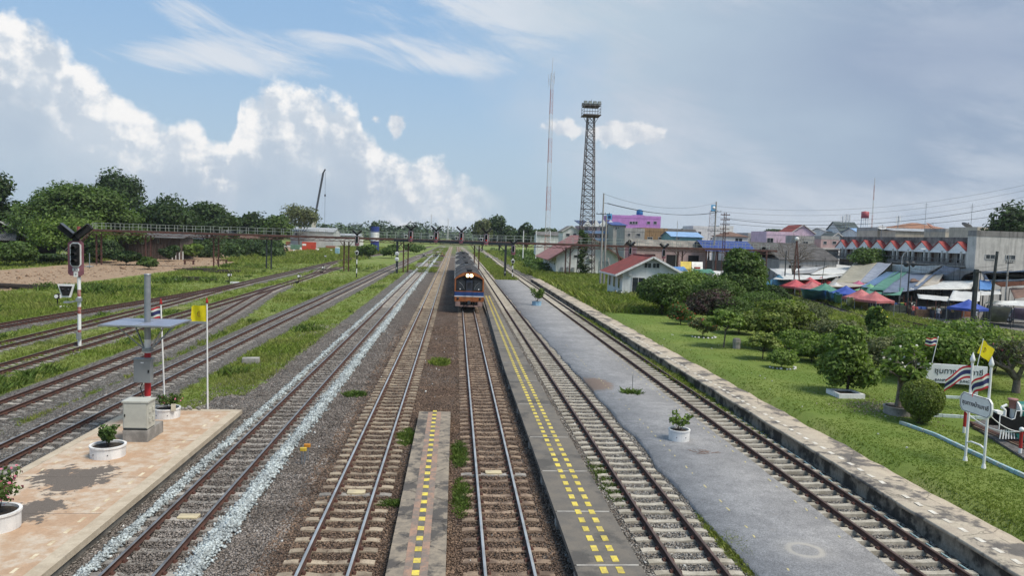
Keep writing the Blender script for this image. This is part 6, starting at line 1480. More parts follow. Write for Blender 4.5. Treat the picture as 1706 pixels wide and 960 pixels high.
# ------------------------------------------------------------------ market canopies and tents
rs_ = random.Random(11)
def cloth(name, corners, mat, label, cat='canopy', sag=.25, nx_=10, ny_=8, posts=True, t=.03, group=None, wob=.08):
    """sagging sheet between four corners (near-left, near-right, far-right, far-left) on thin posts"""
    a, b, c, d = (Vector(q) for q in corners); c0 = (a + b + c + d) / 4; base = Vector((c0.x, c0.y, gzf(c0.x, c0.y)))
    r = thing(name, base, label, cat, group=group); vs = []; sd = rs_.random() * 50
    for j in range(ny_ + 1):
        for i in range(nx_ + 1):
            s, t_ = i / nx_, j / ny_; p = (a.lerp(b, s)).lerp(d.lerp(c, s), t_) - base
            p.z += -sag * 4 * s * (1 - s) * (.4 + .6 * 4 * t_ * (1 - t_)) + wob * mnoise.noise(Vector((s * 5 + sd, t_ * 4, sd))) ; vs.append(p)
    n = nx_ + 1; fs = [(j * n + i, j * n + i + 1, (j + 1) * n + i + 1, (j + 1) * n + i) for j in range(ny_) for i in range(nx_)]
    o = MB().add(vs, fs, 0, True).build('cover', mat, r); md = o.modifiers.new('thick', 'SOLIDIFY'); md.thickness = t
    if posts:
        for q in (a, b, c, d):
            p = q - base; z = gzf(q.x, q.y) - base.z; MB().tube((p.x, p.y, z), (p.x, p.y, p.z - .04), .045, n=6).build('post', DSTEEL, r)
    return r
TA = lambda n, c: M('tarp_' + n, tuple(.85 * x + .15 * (.3 + .2 * sum(c) / 3) for x in c), tuple(x * .72 + .02 for x in c), .9, .6, fine=.12, streak=.35, transl=.15)
tw_, tb, tg, tn, ty, tt, tk = TA('white', (.76, .76, .75)), TA('blue', (.09, .28, .66)), TA('green', (.08, .28, .20)), TA('navy', (.14, .19, .29)), TA('khaki', (.40, .37, .28)), TA('grey', (.36, .37, .38)), TA('dark_grey', (.21, .22, .23))
tr_, tp, to, tpu, tlb, tlg, tcr = TA('red', (.62, .08, .10)), TA('salmon', (.60, .17, .17)), TA('orange', (.62, .20, .08)), TA('purple', (.42, .33, .58)), TA('royal_blue', (.03, .09, .48)), TA('light_green', (.22, .50, .24)), TA('cream', (.52, .47, .40))
def strip(u, z): pass
def cg(u, v, z): return g(u, v, z)
def quad(label, mat, pts, name='market_canopy', sag=.25, posts=True, cat='canopy', **k):
    """pts: four (u, v, height) corners"""
    dz = 1.05 if name == 'market_canopy' else .15
    C4 = []
    for p in pts:
        q = cg(p[0], p[1], p[2] - dz)
        if q.x > 74: a = ray(p[0], p[1]); q = w(p[0], p[1], 74 * a[1] / a[0])      # keep clear of the shophouse fronts
        C4.append(q)
    return cloth(name, C4, mat, label, cat, sag, posts=posts, **k)
quad('broad white canopy left of the khaki one, second row', tw_, ((1300, 461, 3.2), (1392, 459, 3.2), (1376, 445, 4.2), (1282, 447, 4.2)), sag=.3)
quad('front white canopy above the red tents', tw_, ((1288, 465, 3.3), (1376, 464, 3.3), (1420, 456, 3.5), (1300, 457, 3.5)), sag=.35)
quad('white canopy with a pointed ridge behind the front white one', tw_, ((1350, 457, 3.5), (1425, 456, 3.5), (1424, 444, 4.2), (1372, 437, 4.6)), sag=.1)
quad('dark grey slanting canopy between two white ones', tt, ((1322, 455, 3.6), (1352, 455, 3.6), (1392, 437, 4.4), (1342, 441, 4.4)), sag=.2)
quad('khaki striped canopy behind the pink tent', ty, ((1392, 470, 3.0), (1432, 470, 3.0), (1462, 437, 4.2), (1424, 437, 4.2)), sag=.25)
quad('grey-blue canopy between the khaki and the white one', TA('slate', (.30, .34, .43)), ((1432, 470, 3.0), (1452, 470, 3.0), (1486, 438, 4.2), (1462, 437, 4.2)), sag=.2)
quad('cream patched canopy behind the light green tent', tcr, ((1376, 478, 2.8), (1452, 476, 2.8), (1480, 461, 3.3), (1392, 463, 3.3)), sag=.2)
quad('white sheet canopy below the round green tree', tw_, ((1470, 455, 3.4), (1546, 456, 3.4), (1568, 443, 4.2), (1486, 440, 4.2)), sag=.25)
quad('blue canopy stripe left of the green one', TA('mid_blue', (.10, .22, .42)), ((1434, 478, 2.9), (1452, 478, 2.9), (1500, 452, 3.6), (1478, 452, 3.6)), sag=.15)
quad('green canopy between two blue stripes', tg, ((1450, 482, 2.8), (1474, 484, 2.8), (1512, 453, 3.6), (1492, 452, 3.6)), sag=.15)
quad('wide navy canopy in the middle of the market', tn, ((1470, 487, 2.8), (1528, 482, 2.8), (1558, 456, 3.6), (1508, 454, 3.6)), sag=.4)
quad('dull green front strip under the navy canopy', tg, ((1440, 489, 2.5), (1500, 492, 2.5), (1506, 480, 2.9), (1448, 477, 2.9)), sag=.15)
quad('grey-blue canopy right of the white sheet', TA('slate', (.30, .34, .43)), ((1540, 466, 3.3), (1566, 466, 3.3), (1600, 446, 4.1), (1572, 443, 4.1)), sag=.2)
quad('large dark grey canopy before the last red gables', tk, ((1560, 466, 3.4), (1625, 468, 3.4), (1628, 448, 4.1), (1590, 446, 4.1)), sag=.3)
quad('bright blue tarpaulin draped left of the thick double post', tb, ((1600, 467, 3.3), (1622, 466, 3.3), (1622, 452, 3.9), (1606, 458, 3.7)), sag=.2)
quad('second bright blue tarpaulin right of the thick double post', tb, ((1632, 482, 3.1), (1656, 482, 3.1), (1650, 468, 3.9), (1632, 466, 3.9)), sag=.15)
quad('long white stall roof in front of the spirit house', tw_, ((1514, 482, 2.8), (1618, 482, 2.7), (1624, 468, 3.3), (1536, 467, 3.3)), sag=.1)
quad('rusty brown roof sheet lying behind the long white stall roof', RBR, ((1516, 469, 3.4), (1570, 469, 3.4), (1572, 464, 3.6), (1518, 463, 3.6)), sag=.02)
quad('pale sheet sloping down right of the second blue tarpaulin', tw_, ((1632, 492, 2.6), (1668, 490, 2.6), (1666, 482, 3.0), (1632, 482, 3.0)), sag=.1)
quad('orange canopy at the right edge of the market', to, ((1668, 478, 3.2), (1716, 474, 3.2), (1716, 467, 3.6), (1652, 470, 3.6)), sag=.1)
quad('grey canopy below the blank end wall', tt, ((1650, 470, 3.8), (1716, 468, 3.8), (1712, 452, 4.6), (1640, 455, 4.6)), sag=.1)
quad('brown shed roof under the orange canopy', RBR, ((1690, 497, 2.6), (1740, 492, 2.6), (1736, 478, 3.1), (1682, 480, 3.1)), sag=.05)
quad('white awning over the wooden stalls', tw_, ((1530, 497, 2.3), (1582, 502, 2.3), (1580, 494, 2.6), (1528, 490, 2.6)), sag=.05)
quad('long white awning at the far right front', tw_, ((1640, 506, 2.5), (1740, 512, 2.5), (1736, 501, 2.9), (1650, 501, 2.9)), sag=.06)
quad('grey tarpaulin wall hanging at the right edge', TA('grey_wall', (.50, .51, .53)), ((1632, 534, .3), (1676, 538, .3), (1686, 512, 2.4), (1645, 508, 2.4)), sag=.1)
quad('purple tarpaulin at the right edge', tpu, ((1682, 530, .9), (1740, 536, .9), (1740, 516, 2.3), (1690, 513, 2.3)), sag=.1)
for i, (u0, v0, u1, v1, z0_, z1_, mt, lb) in enumerate(((1076, 429, 1102, 444, 3.4, 2.6, TA('slate', (.30, .34, .43)), 'slate-blue'), (1098, 430, 1116, 446, 3.4, 2.6, tt, 'grey'), (1114, 431, 1130, 447, 3.4, 2.6, tcr, 'cream'), (1142, 427, 1180, 441, 3.6, 3.0, tk, 'dark'))):
    quad('small %s awning behind the red-roofed white room' % lb, mt, ((u0 - 4, v1, z1_), (u1 - 4, v1, z1_), (u1 + 2, v0, z0_), (u0 + 2, v0, z0_)), sag=.1)
def tent(u, vb, W, mat, label, hz=2.1, top=3.1, valance=.25):
    hz -= .85; top -= .85
    p = g(u, vb, hz); z0 = gzf(p.x, p.y); r = thing('pop_up_tent', (p.x, p.y, z0), label, 'tent', rz=.35, group='pop-up tents along the market edge')
    h, t = hz - z0, top - z0; x = W / 2; n = 6; m = MB(); vs = []; 
    # concave pyramid
    ringc = [(-x, -x), (0, -x), (x, -x), (x, 0), (x, x), (0, x), (-x, x), (-x, 0)]
    for k in range(n + 1):
        f = 1 - k / n; z = h + (t - h) * (1 - f) ** 1.35
        for cx, cy in ringc: vs.append((cx * f, cy * f, z + (.0 if (cx and cy) else -.10 * f * (1 if f < 1 else 0))))
    fs = [(k * 8 + i, k * 8 + (i + 1) % 8, (k + 1) * 8 + (i + 1) % 8, (k + 1) * 8 + i) for k in range(n) for i in range(8)]
    m.add(vs, fs, 0, True)
    for i in range(8):
        a, b = ringc[i], ringc[(i + 1) % 8]; m.add([(a[0], a[1], h - valance), (b[0], b[1], h - valance), (b[0], b[1], h), (a[0], a[1], h)], [(0, 1, 2, 3)])
    o = m.build('canopy', mat, r); md = o.modifiers.new('thick', 'SOLIDIFY'); md.thickness = .02
    for cx in (-x, x):
        for cy in (-x, x): MB().tube((cx * .98, cy * .98, 0), (cx * .98, cy * .98, h), .04, n=6).build('leg', STEEL, r)
    return r
quad('white tarpaulin filling the gap left of the thick double post', tw_, ((1560, 476, 3.0), (1622, 477, 3.0), (1624, 469, 3.3), (1566, 467, 3.3)), sag=.1)
quad('faded blue-grey sheet under the blank end wall', TA('slate', (.30, .34, .43)), ((1640, 466, 3.6), (1716, 464, 3.6), (1716, 450, 4.4), (1634, 452, 4.4)), sag=.15)
quad('patched beige canopy between the navy and the dark grey ones', tcr, ((1524, 476, 3.1), (1562, 474, 3.1), (1572, 456, 3.7), (1544, 456, 3.7)), sag=.2)
quad('pale sheet over the stalls behind the lone blue tent', tw_, ((1580, 500, 2.6), (1632, 502, 2.6), (1634, 486, 3.0), (1588, 484, 3.0)), sag=.15)
quad('grey patched canopy behind the leafless tree', tt, ((1290, 452, 3.6), (1334, 451, 3.6), (1352, 436, 4.4), (1312, 437, 4.4)), sag=.2)
tent(1297, 474, 3.2, TA('blue_green', (.06, .24, .38)), 'blue and green tent behind the dark bush, leftmost of the row', 2.1, 3.6)
tent(1325, 477, 3.2, tr_, 'first red tent right of the blue and green one'); tent(1349, 473, 3.0, tr_, 'second red tent, farther back', 2.3, 3.3); tent(1368, 470, 2.6, tr_, 'deep red tent under the front white canopy', 2.3, 3.1)
tent(1352, 481, 3.0, tp, 'salmon pink tent in front of the red ones'); tent(1374, 484, 3.0, tg, 'dark green tent above the blue draped sheets'); tent(1392, 482, 2.6, tw_, 'small white tent right of the dark green one')
tent(1409, 489, 2.9, tlb, 'royal blue tent in the middle of the tent row'); tent(1430, 478, 2.8, TA('pink', (.60, .14, .26)), 'bright pink tent behind the royal blue one', 2.2, 3.1); tent(1449, 485, 3.0, tlg, 'light green tent in the middle of the market front')
tent(1434, 496, 2.9, tp, 'left of the two nearest salmon tents'); tent(1457, 500, 2.9, tp, 'right of the two nearest salmon tents'); tent(1613, 513, 2.8, tlb, 'lone royal blue tent behind the yellow flag', 2.0, 2.9)
quad('blue draped sheet hanging below the dark green tent', tb, ((1338, 497, .3), (1380, 500, .2), (1376, 484, 1.9), (1334, 480, 1.9)), name='hanging_sheet', cat='sheet', wob=.3, posts=False)
quad('blue crumpled sheet left of the royal blue tent', tb, ((1378, 503, .1), (1398, 503, .1), (1400, 486, 1.8), (1376, 486, 1.8)), name='hanging_sheet', cat='sheet', wob=.35, posts=False)
quad('turquoise printed sheet hanging under the royal blue tent', TA('turquoise', (.18, .46, .55)), ((1388, 506, .1), (1402, 508, .1), (1404, 490, 1.7), (1390, 489, 1.7)), name='hanging_sheet', cat='sheet', wob=.2, posts=False)
quad('white clothes-like sheet left of the salmon tents', tw_, ((1410, 509, .2), (1420, 511, .2), (1421, 495, 1.7), (1411, 494, 1.7)), name='hanging_sheet', cat='sheet', wob=.2, posts=False)
quad('yellow and white sheet under the salmon tents', TA('yellowish', (.62, .52, .24)), ((1422, 512, .1), (1446, 516, .1), (1446, 500, 1.4), (1422, 498, 1.4)), name='hanging_sheet', cat='sheet', wob=.25, posts=False)
# market clutter: stalls behind the front line
for i, (u, v, wd4, c, lb) in enumerate(((1488, 520, 3.5, (.10, .12, .10), 'dark green stall counter beneath the dull green strip'), (1545, 528, 4.0, (.14, .09, .06), 'brown wooden stall below the white awning'), (1572, 530, 3.2, (.09, .09, .10), 'dark stall with goods right of the brown wooden one'), (1598, 527, 2.6, (.30, .13, .08), 'reddish stall left of the lone blue tent'), (1655, 500, 3.5, (.45, .43, .38), 'cream-coloured kiosk behind the far right awning'))):
    p = gg(u, v); r = thing('market_stall', p, lb, 'stall'); m = MB(); m.box((0, 0, .45), (wd4, 1.6, .9)); m.build('counter', M('stall_%d' % i, c, tuple(x * .6 for x in c), 3, .9, fine=.3), r)
    m = MB()
    for x in (-wd4 / 2, wd4 / 2):
        for y in (-.8, .8): m.bar((x, y, 0), (x, y, 2.1), .07, .07)
    m.build('frame', RSTEEL, r)
    for k in range(7):
        c2 = rs_.choice([(.6, .5, .1), (.5, .1, .08), (.6, .6, .58), (.1, .3, .12), (.08, .15, .4), (.5, .25, .1)]); MB().box((rs_.uniform(-wd4 / 2 + .3, wd4 / 2 - .3), rs_.uniform(-.6, .5), .9 + .14), (rs_.uniform(.25, .5), .4, rs_.uniform(.2, .34)), rz=rs_.uniform(-.3, .3)).build('goods', M('goods_%s' % str(c2), c2, rough=.7), r)
# spirit house / orange shrine arch
p = gg(1600, 498); r = thing('spirit_house', p, 'ornate orange spirit house arch under the long white stall roof', 'shrine'); ORS = M('orange_gold', (.62, .25, .06), (.55, .35, .10), 6, .5)
m = MB(); pts = [(math.cos(t) * .95, -.1, 1.5 + 1.35 * math.sin(t)) for t in np.linspace(-.1, math.pi + .1, 16)]; m.path([(-.95, -.1, 0)] + pts[::-1] + [(.95, -.1, 0)], .16, 6); m.path([(-.6, .1, .4), (-.5, .1, 1.6), (0, .1, 2.2), (.5, .1, 1.6), (.6, .1, .4)], .10, 6)
for x, y, z in pts: m.ball((x, y, z), .20, 6)
m.build('arch', ORS, r); MB().box((0, .1, .45), (1.5, .9, .9)).build('base', M('red_shrine_base', (.5, .1, .06), (.4, .1, .06), 3, .6), r); MB().ball((0, 0, 1.3), .3, 10).build('statue', ORS, r)

# clutter in the lane behind the red-roofed room
q = w(1152, 445, 128); r = thing('shop_sign', (q.x, q.y, gzf(q.x, q.y)), 'slanting yellow and white shop sign panel behind the red-roofed white room', 'sign'); zz_ = q.z - r.location.z
for dx_, nm_, c_ in ((-1.05, 'yellow_panel', (.62, .46, .06)), (.95, 'white_panel', (.75, .74, .70))): m = MB(); m.slab([(dx_ - .95, -.4, zz_ - .8), (dx_ + .95, -.4, zz_ - .8), (dx_ + 1.2, .6, zz_ + .9), (dx_ - .75, .6, zz_ + .9)], .08); m.build(nm_, M(nm_, c_, rough=.5), r)
m = MB(); m.box((.95, -.25, zz_ - .1), (1.1, .05, .3)); m.build('red_strip', REDP, r)
for dx_ in (-1.8, 1.8): MB().tube((dx_, .1, 0), (dx_, .1, zz_), .05, n=6).build('post', DSTEEL, r)
for i_, (u, v, Y, W2, mt, lb) in enumerate(((1098, 447, 122, 3.2, tb, 'blue sheet awning under the long low hall, left'), (1112, 450, 120, 2.4, tp, 'salmon awning under the long low hall'), (1128, 448, 123, 3.0, tb, 'second blue sheet awning left of the yellow and white sign'), (1172, 452, 126, 3.4, tg, 'green awning right of the yellow and white sign'), (1200, 455, 130, 3.0, tw_, 'white awning at the foot of the open blue-roofed hall'), (1235, 452, 132, 3.6, tcr, 'cream awning inside the open blue-roofed hall'), (1258, 458, 126, 3.0, tlb, 'royal blue awning by the bare dark steel post'))):
    c_ = w(u, v, Y); cloth('stall_awning', [(c_.x - W2 / 2, Y - 1.2, c_.z - .25), (c_.x + W2 / 2, Y - 1.2, c_.z - .25), (c_.x + W2 / 2, Y + 1.2, c_.z + .35), (c_.x - W2 / 2, Y + 1.2, c_.z + .35)], mt, lb, 'awning', .1)
# ------------------------------------------------------------------ things on the orange platform
PT = .135
GREYM = M('light_grey_box', (.27, .28, .28), (.23, .24, .24), 2, .55); CREAMB = M('cream_cabinet', (.50, .50, .44), (.44, .44, .39), 2, .5)
q = w(246, 600, 27.0); r = thing('solar_post', (q.x, 27.0, PT), 'grey and red-white banded post with a flat solar panel and a grey box', 'solar post'); X0 = -q.x
m = MB(); z = 0
for z1, c in ((1.05, 0), (2.58, 1), (3.05, 0), (5.30, 2)): m.tube((0, 0, z), (0, 0, z1), .105 if c < 2 or z < 3.2 else .10, n=16, mi=c); z = z1
m.build('post', [CLEANW, M('bright_red_band', (.50, .035, .04), (.42, .03, .035), 3, .5), STEEL], r)
m = MB(); m.lathe((0, 0, 5.3), [(.12, 0), (.12, .03), (.001, .05)], 14); m.build('post_cap', STEEL, r)
zp = 3.64; PVM = M('solar_cells', (.24, .27, .36), (.20, .23, .31), 2, .35, spec=.5)
for k in (-1, 1):
    o = MB().box((k * .59 + .0, -.08, zp), (1.14, 1.98, .03)).build('solar_panel', PVM, r)
    f = MB(); 
    for s in (-1, 1): f.box((k * .59 + s * .575, -.08, zp + .003), (.03, 2.02, .05)); f.box((k * .59, -.08 + s * 1.0, zp + .003), (1.12, .03, .05))
    f.build('frame', STEEL, o); f = MB()
    for j in range(1, 6): f.box((k * .59, -.08 - 1 + j * 2 / 6, zp + .0175), (1.12, .008, .004))
    f.build('cell_lines', M('cell_line', (.3, .34, .4)), o)
m = MB(); m.bar((-1.1, .72, zp - .06), (1.75, .72, zp - .06), .06, .08); m.bar((-1.1, -.6, zp - .06), (1.1, -.6, zp - .06), .06, .08)
for s in (-1, 1): m.bar((s * .10, 0, zp - .95), (s * .75, -.6, zp - .1), .04, .04); m.bar((s * .10, 0, zp - .95), (s * .75, .7, zp - .1), .04, .04)
m.box((0, 0, zp - .95), (.28, .28, .12)); m.build('bracket', STEEL, r)
o = MB().box((-.05, -.22, 1.98), (.58, .24, .80), bev=.02).build('control_box', GREYM, r); m = MB(); m.box((-.05, -.22, 2.40), (.64, .32, .04)); m.build('lid', GREYM, o); MB().box((.16, -.35, 1.98), (.04, .03, .10)).build('handle', BLACK, o); MB().box((-.05, -.342, 2.28), (.10, .006, .03)).build('maker_plate', CLEANW, o)
MB().path([(-.12, -.1, 1.56), (-.2, -.12, 1.35), (-.08, -.12, 1.0), (-.09, -.10, .1)], .018, 5).build('conduit', DSTEEL, r)
a = g(204, 737, PT); b = g(247, 737, PT); r = thing('equipment_cabinet', ((a.x + b.x) / 2, a.y + .65, PT), 'cream metal cabinet on a grey concrete plinth', 'cabinet'); bw = b.x - a.x
MB().box((0, 0, .19), (bw, 1.3, .38), bev=.01).build('plinth', CEM, r)
c = MB().box((-.02, -.28, .85), (.78, .62, .86), bev=.008).build('body', CREAMB, r); MB().box((-.02, -.28, 1.30), (.84, .68, .05)).build('lid', CREAMB, r); MB().box((-.02, -.60, .85), (.70, .016, .78)).build('door', CREAMB, c)
MB().box((-.34, -.615, .86), (.03, .03, .09)).build('handle', BLACK, c); MB().box((-.02, -.598, .40), (.74, .03, .06)).build('base_gap', BLACK, r)
for j in (-.14, .14):
    for k in (.68, 1.0): MB().box((.385, -.28 + j, k), (.03, .16, .14), bev=.01).build('vent', CREAMB, c)
MB().path([(-.45, -.1, .5), (-.52, -.1, .52), (-.52, -.1, 1.05), (-.45, -.1, 1.08)], .018, 6).build('side_rail', STEEL, r)
def planter(p, rad, h, label, mat=WHITE, n=28, soil=True, name='planter'):
    r = thing(name, p, label, 'planter'); t = rad * .11
    MB().lathe((0, 0, 0), [(rad * .97, 0), (rad * .98, h - .06), (rad * 1.03, h - .05), (rad * 1.03, h), (rad - t, h), (rad - t, h - .1)], n, sm=False).build('ring', mat, r)
    MB().disc((0, 0, h - .07), rad - t + .01, n).build('soil', SOIL, r)
    m = MB()
    for a_ in (4.2, 5.1): m.ball((rad * .985 * math.cos(a_), rad * .985 * math.sin(a_), h * .4), .018, 6)
    m.build('drain_hole', BLACK, r); return r
def plant(p, W, H, n, s, leaf, label, stems=3, flowers=None, seed=1, lush=.5, cat='plant', aspect=1.7, zb=.12):
    rs = np.random.RandomState(seed); r = thing('potted_plant', p, label, cat); m = MB(); cl = []
    for i in range(stems):
        a_ = rs.uniform(0, 6.28); tip = Vector((math.cos(a_) * W * .32, math.sin(a_) * W * .32, H * rs.uniform(.6, .95))); mid = tip * .5 + Vector((rs.uniform(-.05, .05), rs.uniform(-.05, .05), .05))
        m.tube((0, 0, -.05), mid, .014, .010, 5); m.tube(mid, tip, .010, .005, 4)
        for k in range(3): c = mid.lerp(tip, k / 2); cl.append((c.x, c.y, max(c.z, zb), W * .2 * lush * 1.4, W * .2 * lush * 1.4, H * .16))
    m.build('stem', BARKD, r); V, F = leafquads(cl, n, s, rs, .4, .4, aspect); npmesh('foliage', V, F, LF[leaf], r)
    if flowers: V, F = leafquads(cl, flowers[1], flowers[2], rs, .9, .5, 1.1); npmesh('blossoms', V, F, FLOW[flowers[0]], r)
    return r
p = g(180, 760, PT); planter(p, .50, .36, 'white ring planter with a small upright shrub, centre of the orange platform'); plant(p + Vector((0, 0, .28)), .62, .72, 420, .085, 'mid', 'small upright glossy shrub in the white planter on the orange platform', 5, seed=2, lush=.9)
p = g(278, 695, PT); planter(p, .47, .36, 'white ring planter beside the cream cabinet with a metal hoop'); plant(p + Vector((.1, 0, .3)), .9, .55, 420, .07, 'mid', 'straggly rose plant with salmon blooms beside the cabinet', 7, ('pink', 26, .08), 3, .8)
m = MB(); m.path([(-.48, -.2, .02), (-.48, -.2, .42), (-.3, -.25, .5), (.25, -.3, .48), (.4, -.32, .35), (.4, -.32, .3)], .014, 6); o = m.build('metal_hoop', STEEL); o.location = p; tag(o, 'bent metal hoop standing over the planter beside the cabinet', 'hoop')
o = MB().box((0, 0, .17), (.16, .02, .26)).build('small_board', M('cream_board', (.6, .56, .45))); o.location = p + Vector((.38, -.40, .28)); o.rotation_euler = (0, 0, .2); tag(o, 'small cream board leaning on the planter beside the cabinet', 'board')
p = g(-6, 880, PT); planter(p, .50, .42, 'white ring planter cut by the left edge of the photo'); plant(p + Vector((.05, 0, .35)), 1.1, .95, 560, .075, 'mid', 'bougainvillea with pink blossoms at the left edge', 8, ('pink', 150, .075), 5, .8)
r = thing('rubble', g(325, 683, PT), 'small heap of pale broken stones at the far end of the orange platform', 'stones'); m = MB()
for i in range(9): m.ball((rnd.uniform(-.5, .5), rnd.uniform(-.1, .2), .05), rnd.uniform(.05, .1), 6)
m.build('broken_stones', CEM, r)
def flag_mesh(W, H, stripes, seed, droop=.35, amp=.07, nx_=14, ny_=12, swirl=0.):
    """flag with its hoist at x = 0, hanging towards -x; stripes: list of (fraction, material index)"""
    vs = []; fs = []; mi = []
    for j in range(ny_ + 1):
        for i in range(nx_ + 1):
            s, t = i / nx_, j / ny_; y = amp * math.sin(s * 6 + t * 1.5 + seed) * s * 1.5; z = -H * t - droop * H * s * s + .04 * math.sin(s * 7 + seed) * s; vs.append((-W * s * (1 - .10 * swirl * t), y, z))
    n = nx_ + 1
    for j in range(ny_):
        c = (j + .5) / ny_; acc = 0; k = stripes[-1][1]
        for f_, m_ in stripes:
            acc += f_
            if c < acc: k = m_; break
        for i in range(nx_): fs.append((j * n + i, j * n + i + 1, (j + 1) * n + i + 1, (j + 1) * n + i)); mi.append(k)
    return vs, fs, mi
FR = M('flag_red', (.55, .04, .06), (.48, .035, .05), 4, .8, transl=.25); FW = M('flag_white', (.78, .78, .78), (.7, .7, .7), 4, .8, transl=.25); FB = M('flag_navy', (.045, .05, .16), (.04, .045, .13), 4, .8, transl=.15); FY = M('flag_yellow', (.80, .66, .02), (.74, .58, .02), 4, .8, transl=.3)
THAI = [(1 / 6, 0), (1 / 6, 1), (1 / 3, 2), (1 / 6, 1), (1 / 6, 0)]
def flag(parent, loc, W, H, kind, seed, rot=(0, 0, 0), droop=.35, amp=.07):
    vs, fs, mi = flag_mesh(W, H, THAI if kind == 'thai' else [(1, 3)], seed, droop, amp, 14, 12)
    m = MB(); m.v = vs; m.f = fs; m.mi = mi; m.sm = [True] * len(fs); o = m.build('flag', [FR, FW, FB, FY], parent); o.location = loc; o.rotation_euler = rot
    if kind != 'thai':    # small dark cypher in the middle
        e = MB(); cx, cz = -W * .48, -H * .5 - droop * H * .23; n = 14; y0 = amp * math.sin(.48 * 6 + .75 + seed) * .72
        for yy in (-.012, .012):
            pts = [(cx + W * .11 * math.cos(t), y0 + yy, cz + H * .15 * math.sin(t)) for t in np.linspace(.4, 5.6, n)]; e.path(pts, .008, 4); e.path([(cx, y0 + yy, cz - H * .1), (cx + W * .03, y0 + yy, cz + H * .2), (cx + W * .1, y0 + yy, cz + H * .12)], .008, 4)
        e.build('emblem', M('emblem_brown', (.25, .12, .03)), o)
    return o
def flagpole(p, h, lean, label, kind, W, H, fin, seed, rot=(0, 0, 0), rad=.032, droop=.35, ztop=None):
    r = thing('flagpole', p, label, 'flagpole'); top = Vector((lean[0], lean[1], h))
    MB().tube((0, 0, -.05), top, rad, rad * .8, 10).build('pole', CLEANW, r)
    MB().lathe(tuple(top), [(.001, .0), (.05, .0), (.055, .05), (.001, .24)], 10).build('finial', fin, r)
    flag(r, top * (1 - .02), W, H, kind, seed, rot, droop); return r
REDF = M('red_finial', (.42, .03, .03))
p = g(275, 668, PT); z_ = 0; p = w(275, 671, 29.0); p.z = PT; flagpole(p, 4.08, (-.15, 0), 'thin white pole with a red, white and blue flag behind the solar panel', 'thai', .48, .44, REDF, 1.)
p = g(346, 681, PT); flagpole(p, 4.1, (-.04, 0), 'thin white pole with a yellow flag at the corner of the orange platform', 'yellow', .60, .66, REDF, 2.4, droop=.10)
# trackside bits
r = thing('marker_posts', g(505, 774, -.19), 'pair of short grey posts with orange and yellow caps in the ballast', 'marker posts')
for x, y, c in ((.0, 0, (.65, .45, .05)), (.04, .42, (.60, .25, .03))):
    m = MB(); m.tube((x - .04, y, 0), (x - .04, y, .44), .018, n=6); m.tube((x + .04, y, 0), (x + .04, y, .44), .018, n=6); m.build('post', STEEL, r); MB().box((x, y, .48), (.20, .13, .09), bev=.02).build('cap', M('cap_%d' % int(c[1] * 100), c, rough=.5), r)
o = MB().box((0, 0, .12), (.95, .6, .40), bev=.03, taper=.93).build('concrete_block', CEM); o.location = gg(418, 606); o.rotation_euler = (0, 0, .15); tag(o, 'grey concrete block lying in the grass left of the bluish gravel', 'concrete block')
p = g(1131, 733, -.043); planter(p, .385, .40, 'white round planter on the near grey asphalt'); plant(p + Vector((0, 0, .33)), 1.05, .62, 230, .10, 'light', 'spreading small-leaved sapling in the planter on the asphalt', 5, seed=8, lush=.55)
p = g(894, 509, -.05); planter(p, .50, .42, 'pale blue planter far along the asphalt', M('pale_blue_paint', (.30, .50, .66), (.25, .42, .56), 3, .6), 10); plant(p + Vector((0, 0, .35)), 1.5, 1.5, 800, .12, 'light', 'bushy yellow-green plant in the pale blue planter', 9, seed=9, lush=.9)
p = g(1050, 652, -.043); m = MB(); m.tube((0, 0, 0), (.0, 0, .75), .012, n=5); o = m.build('thin_rod', DSTEEL); o.location = p + Vector((.12, .1, 0)); tag(o, 'thin dark rod standing in the weed clump on the asphalt', 'rod')
m = MB()
for i in range(16):
    a_ = rnd.uniform(0, 6.28); c = Vector((rnd.uniform(-.35, .4), rnd.uniform(-.2, .2), .015)); m.tube(c, c + Vector((math.cos(a_) * .3, math.sin(a_) * .2, .02)), .006, n=4)
o = m.build('dead_twigs', M('dead_brown', (.22, .10, .05), (.15, .08, .05))); o.location = g(1168, 755, -.043); tag(o, 'dry brown twigs on the asphalt right of the white planter', 'twigs', kind='stuff')
# ------------------------------------------------------------------ garden furniture
def ring_stones(u, v, rad, n, label, s=.075):
    p = gg(u, v); r = thing('stone_ring', p, label, 'stones'); 
    for i in range(n):
        a_ = math.pi + i * math.pi / (n - 1) * 1.05 + rnd.uniform(-.1, .1); k = s * rnd.uniform(.75, 1.25)
        MB().ball((rad * math.cos(a_), rad * math.sin(a_) , k * .5), k, 7, sz=.75).build('stone', WHITE, r)
ring_stones(1303, 613, .72, 10, 'white-painted stones in front of the round clipped shrub'); ring_stones(1172, 562, .85, 9, 'white-painted stones under the rounded red-tinged shrub', .085)
r = thing('stone_stump', gg(1227, 581), 'grey weathered stone stump on the lawn', 'stone'); m = MB(); m.lathe((0, 0, 0), [(.26, 0), (.24, .25), (.28, .45), (.24, .66), (.12, .70), (.001, .68)], 9, sm=False); m.build('stump', CEM, r)
p = gg(1408, 660); r = thing('square_planting_kerb', p, 'square white kerb around the tapering bright green tree', 'kerb'); 
for s in (-1, 1): MB().box((s * .56, 0, .09), (.12, 1.24, .24)).build('kerb_stone', WHITE, r); MB().box((0, s * .56, .09), (1.0, .12, .24)).build('kerb_stone', WHITE, r)
MB().box((0, 0, .06), (1.0, 1.0, .14)).build('soil', SOIL, r)
p = gg(1496, 690); planter(p, .58, .34, 'low round concrete planter under the flowering bare frangipani', CEM)
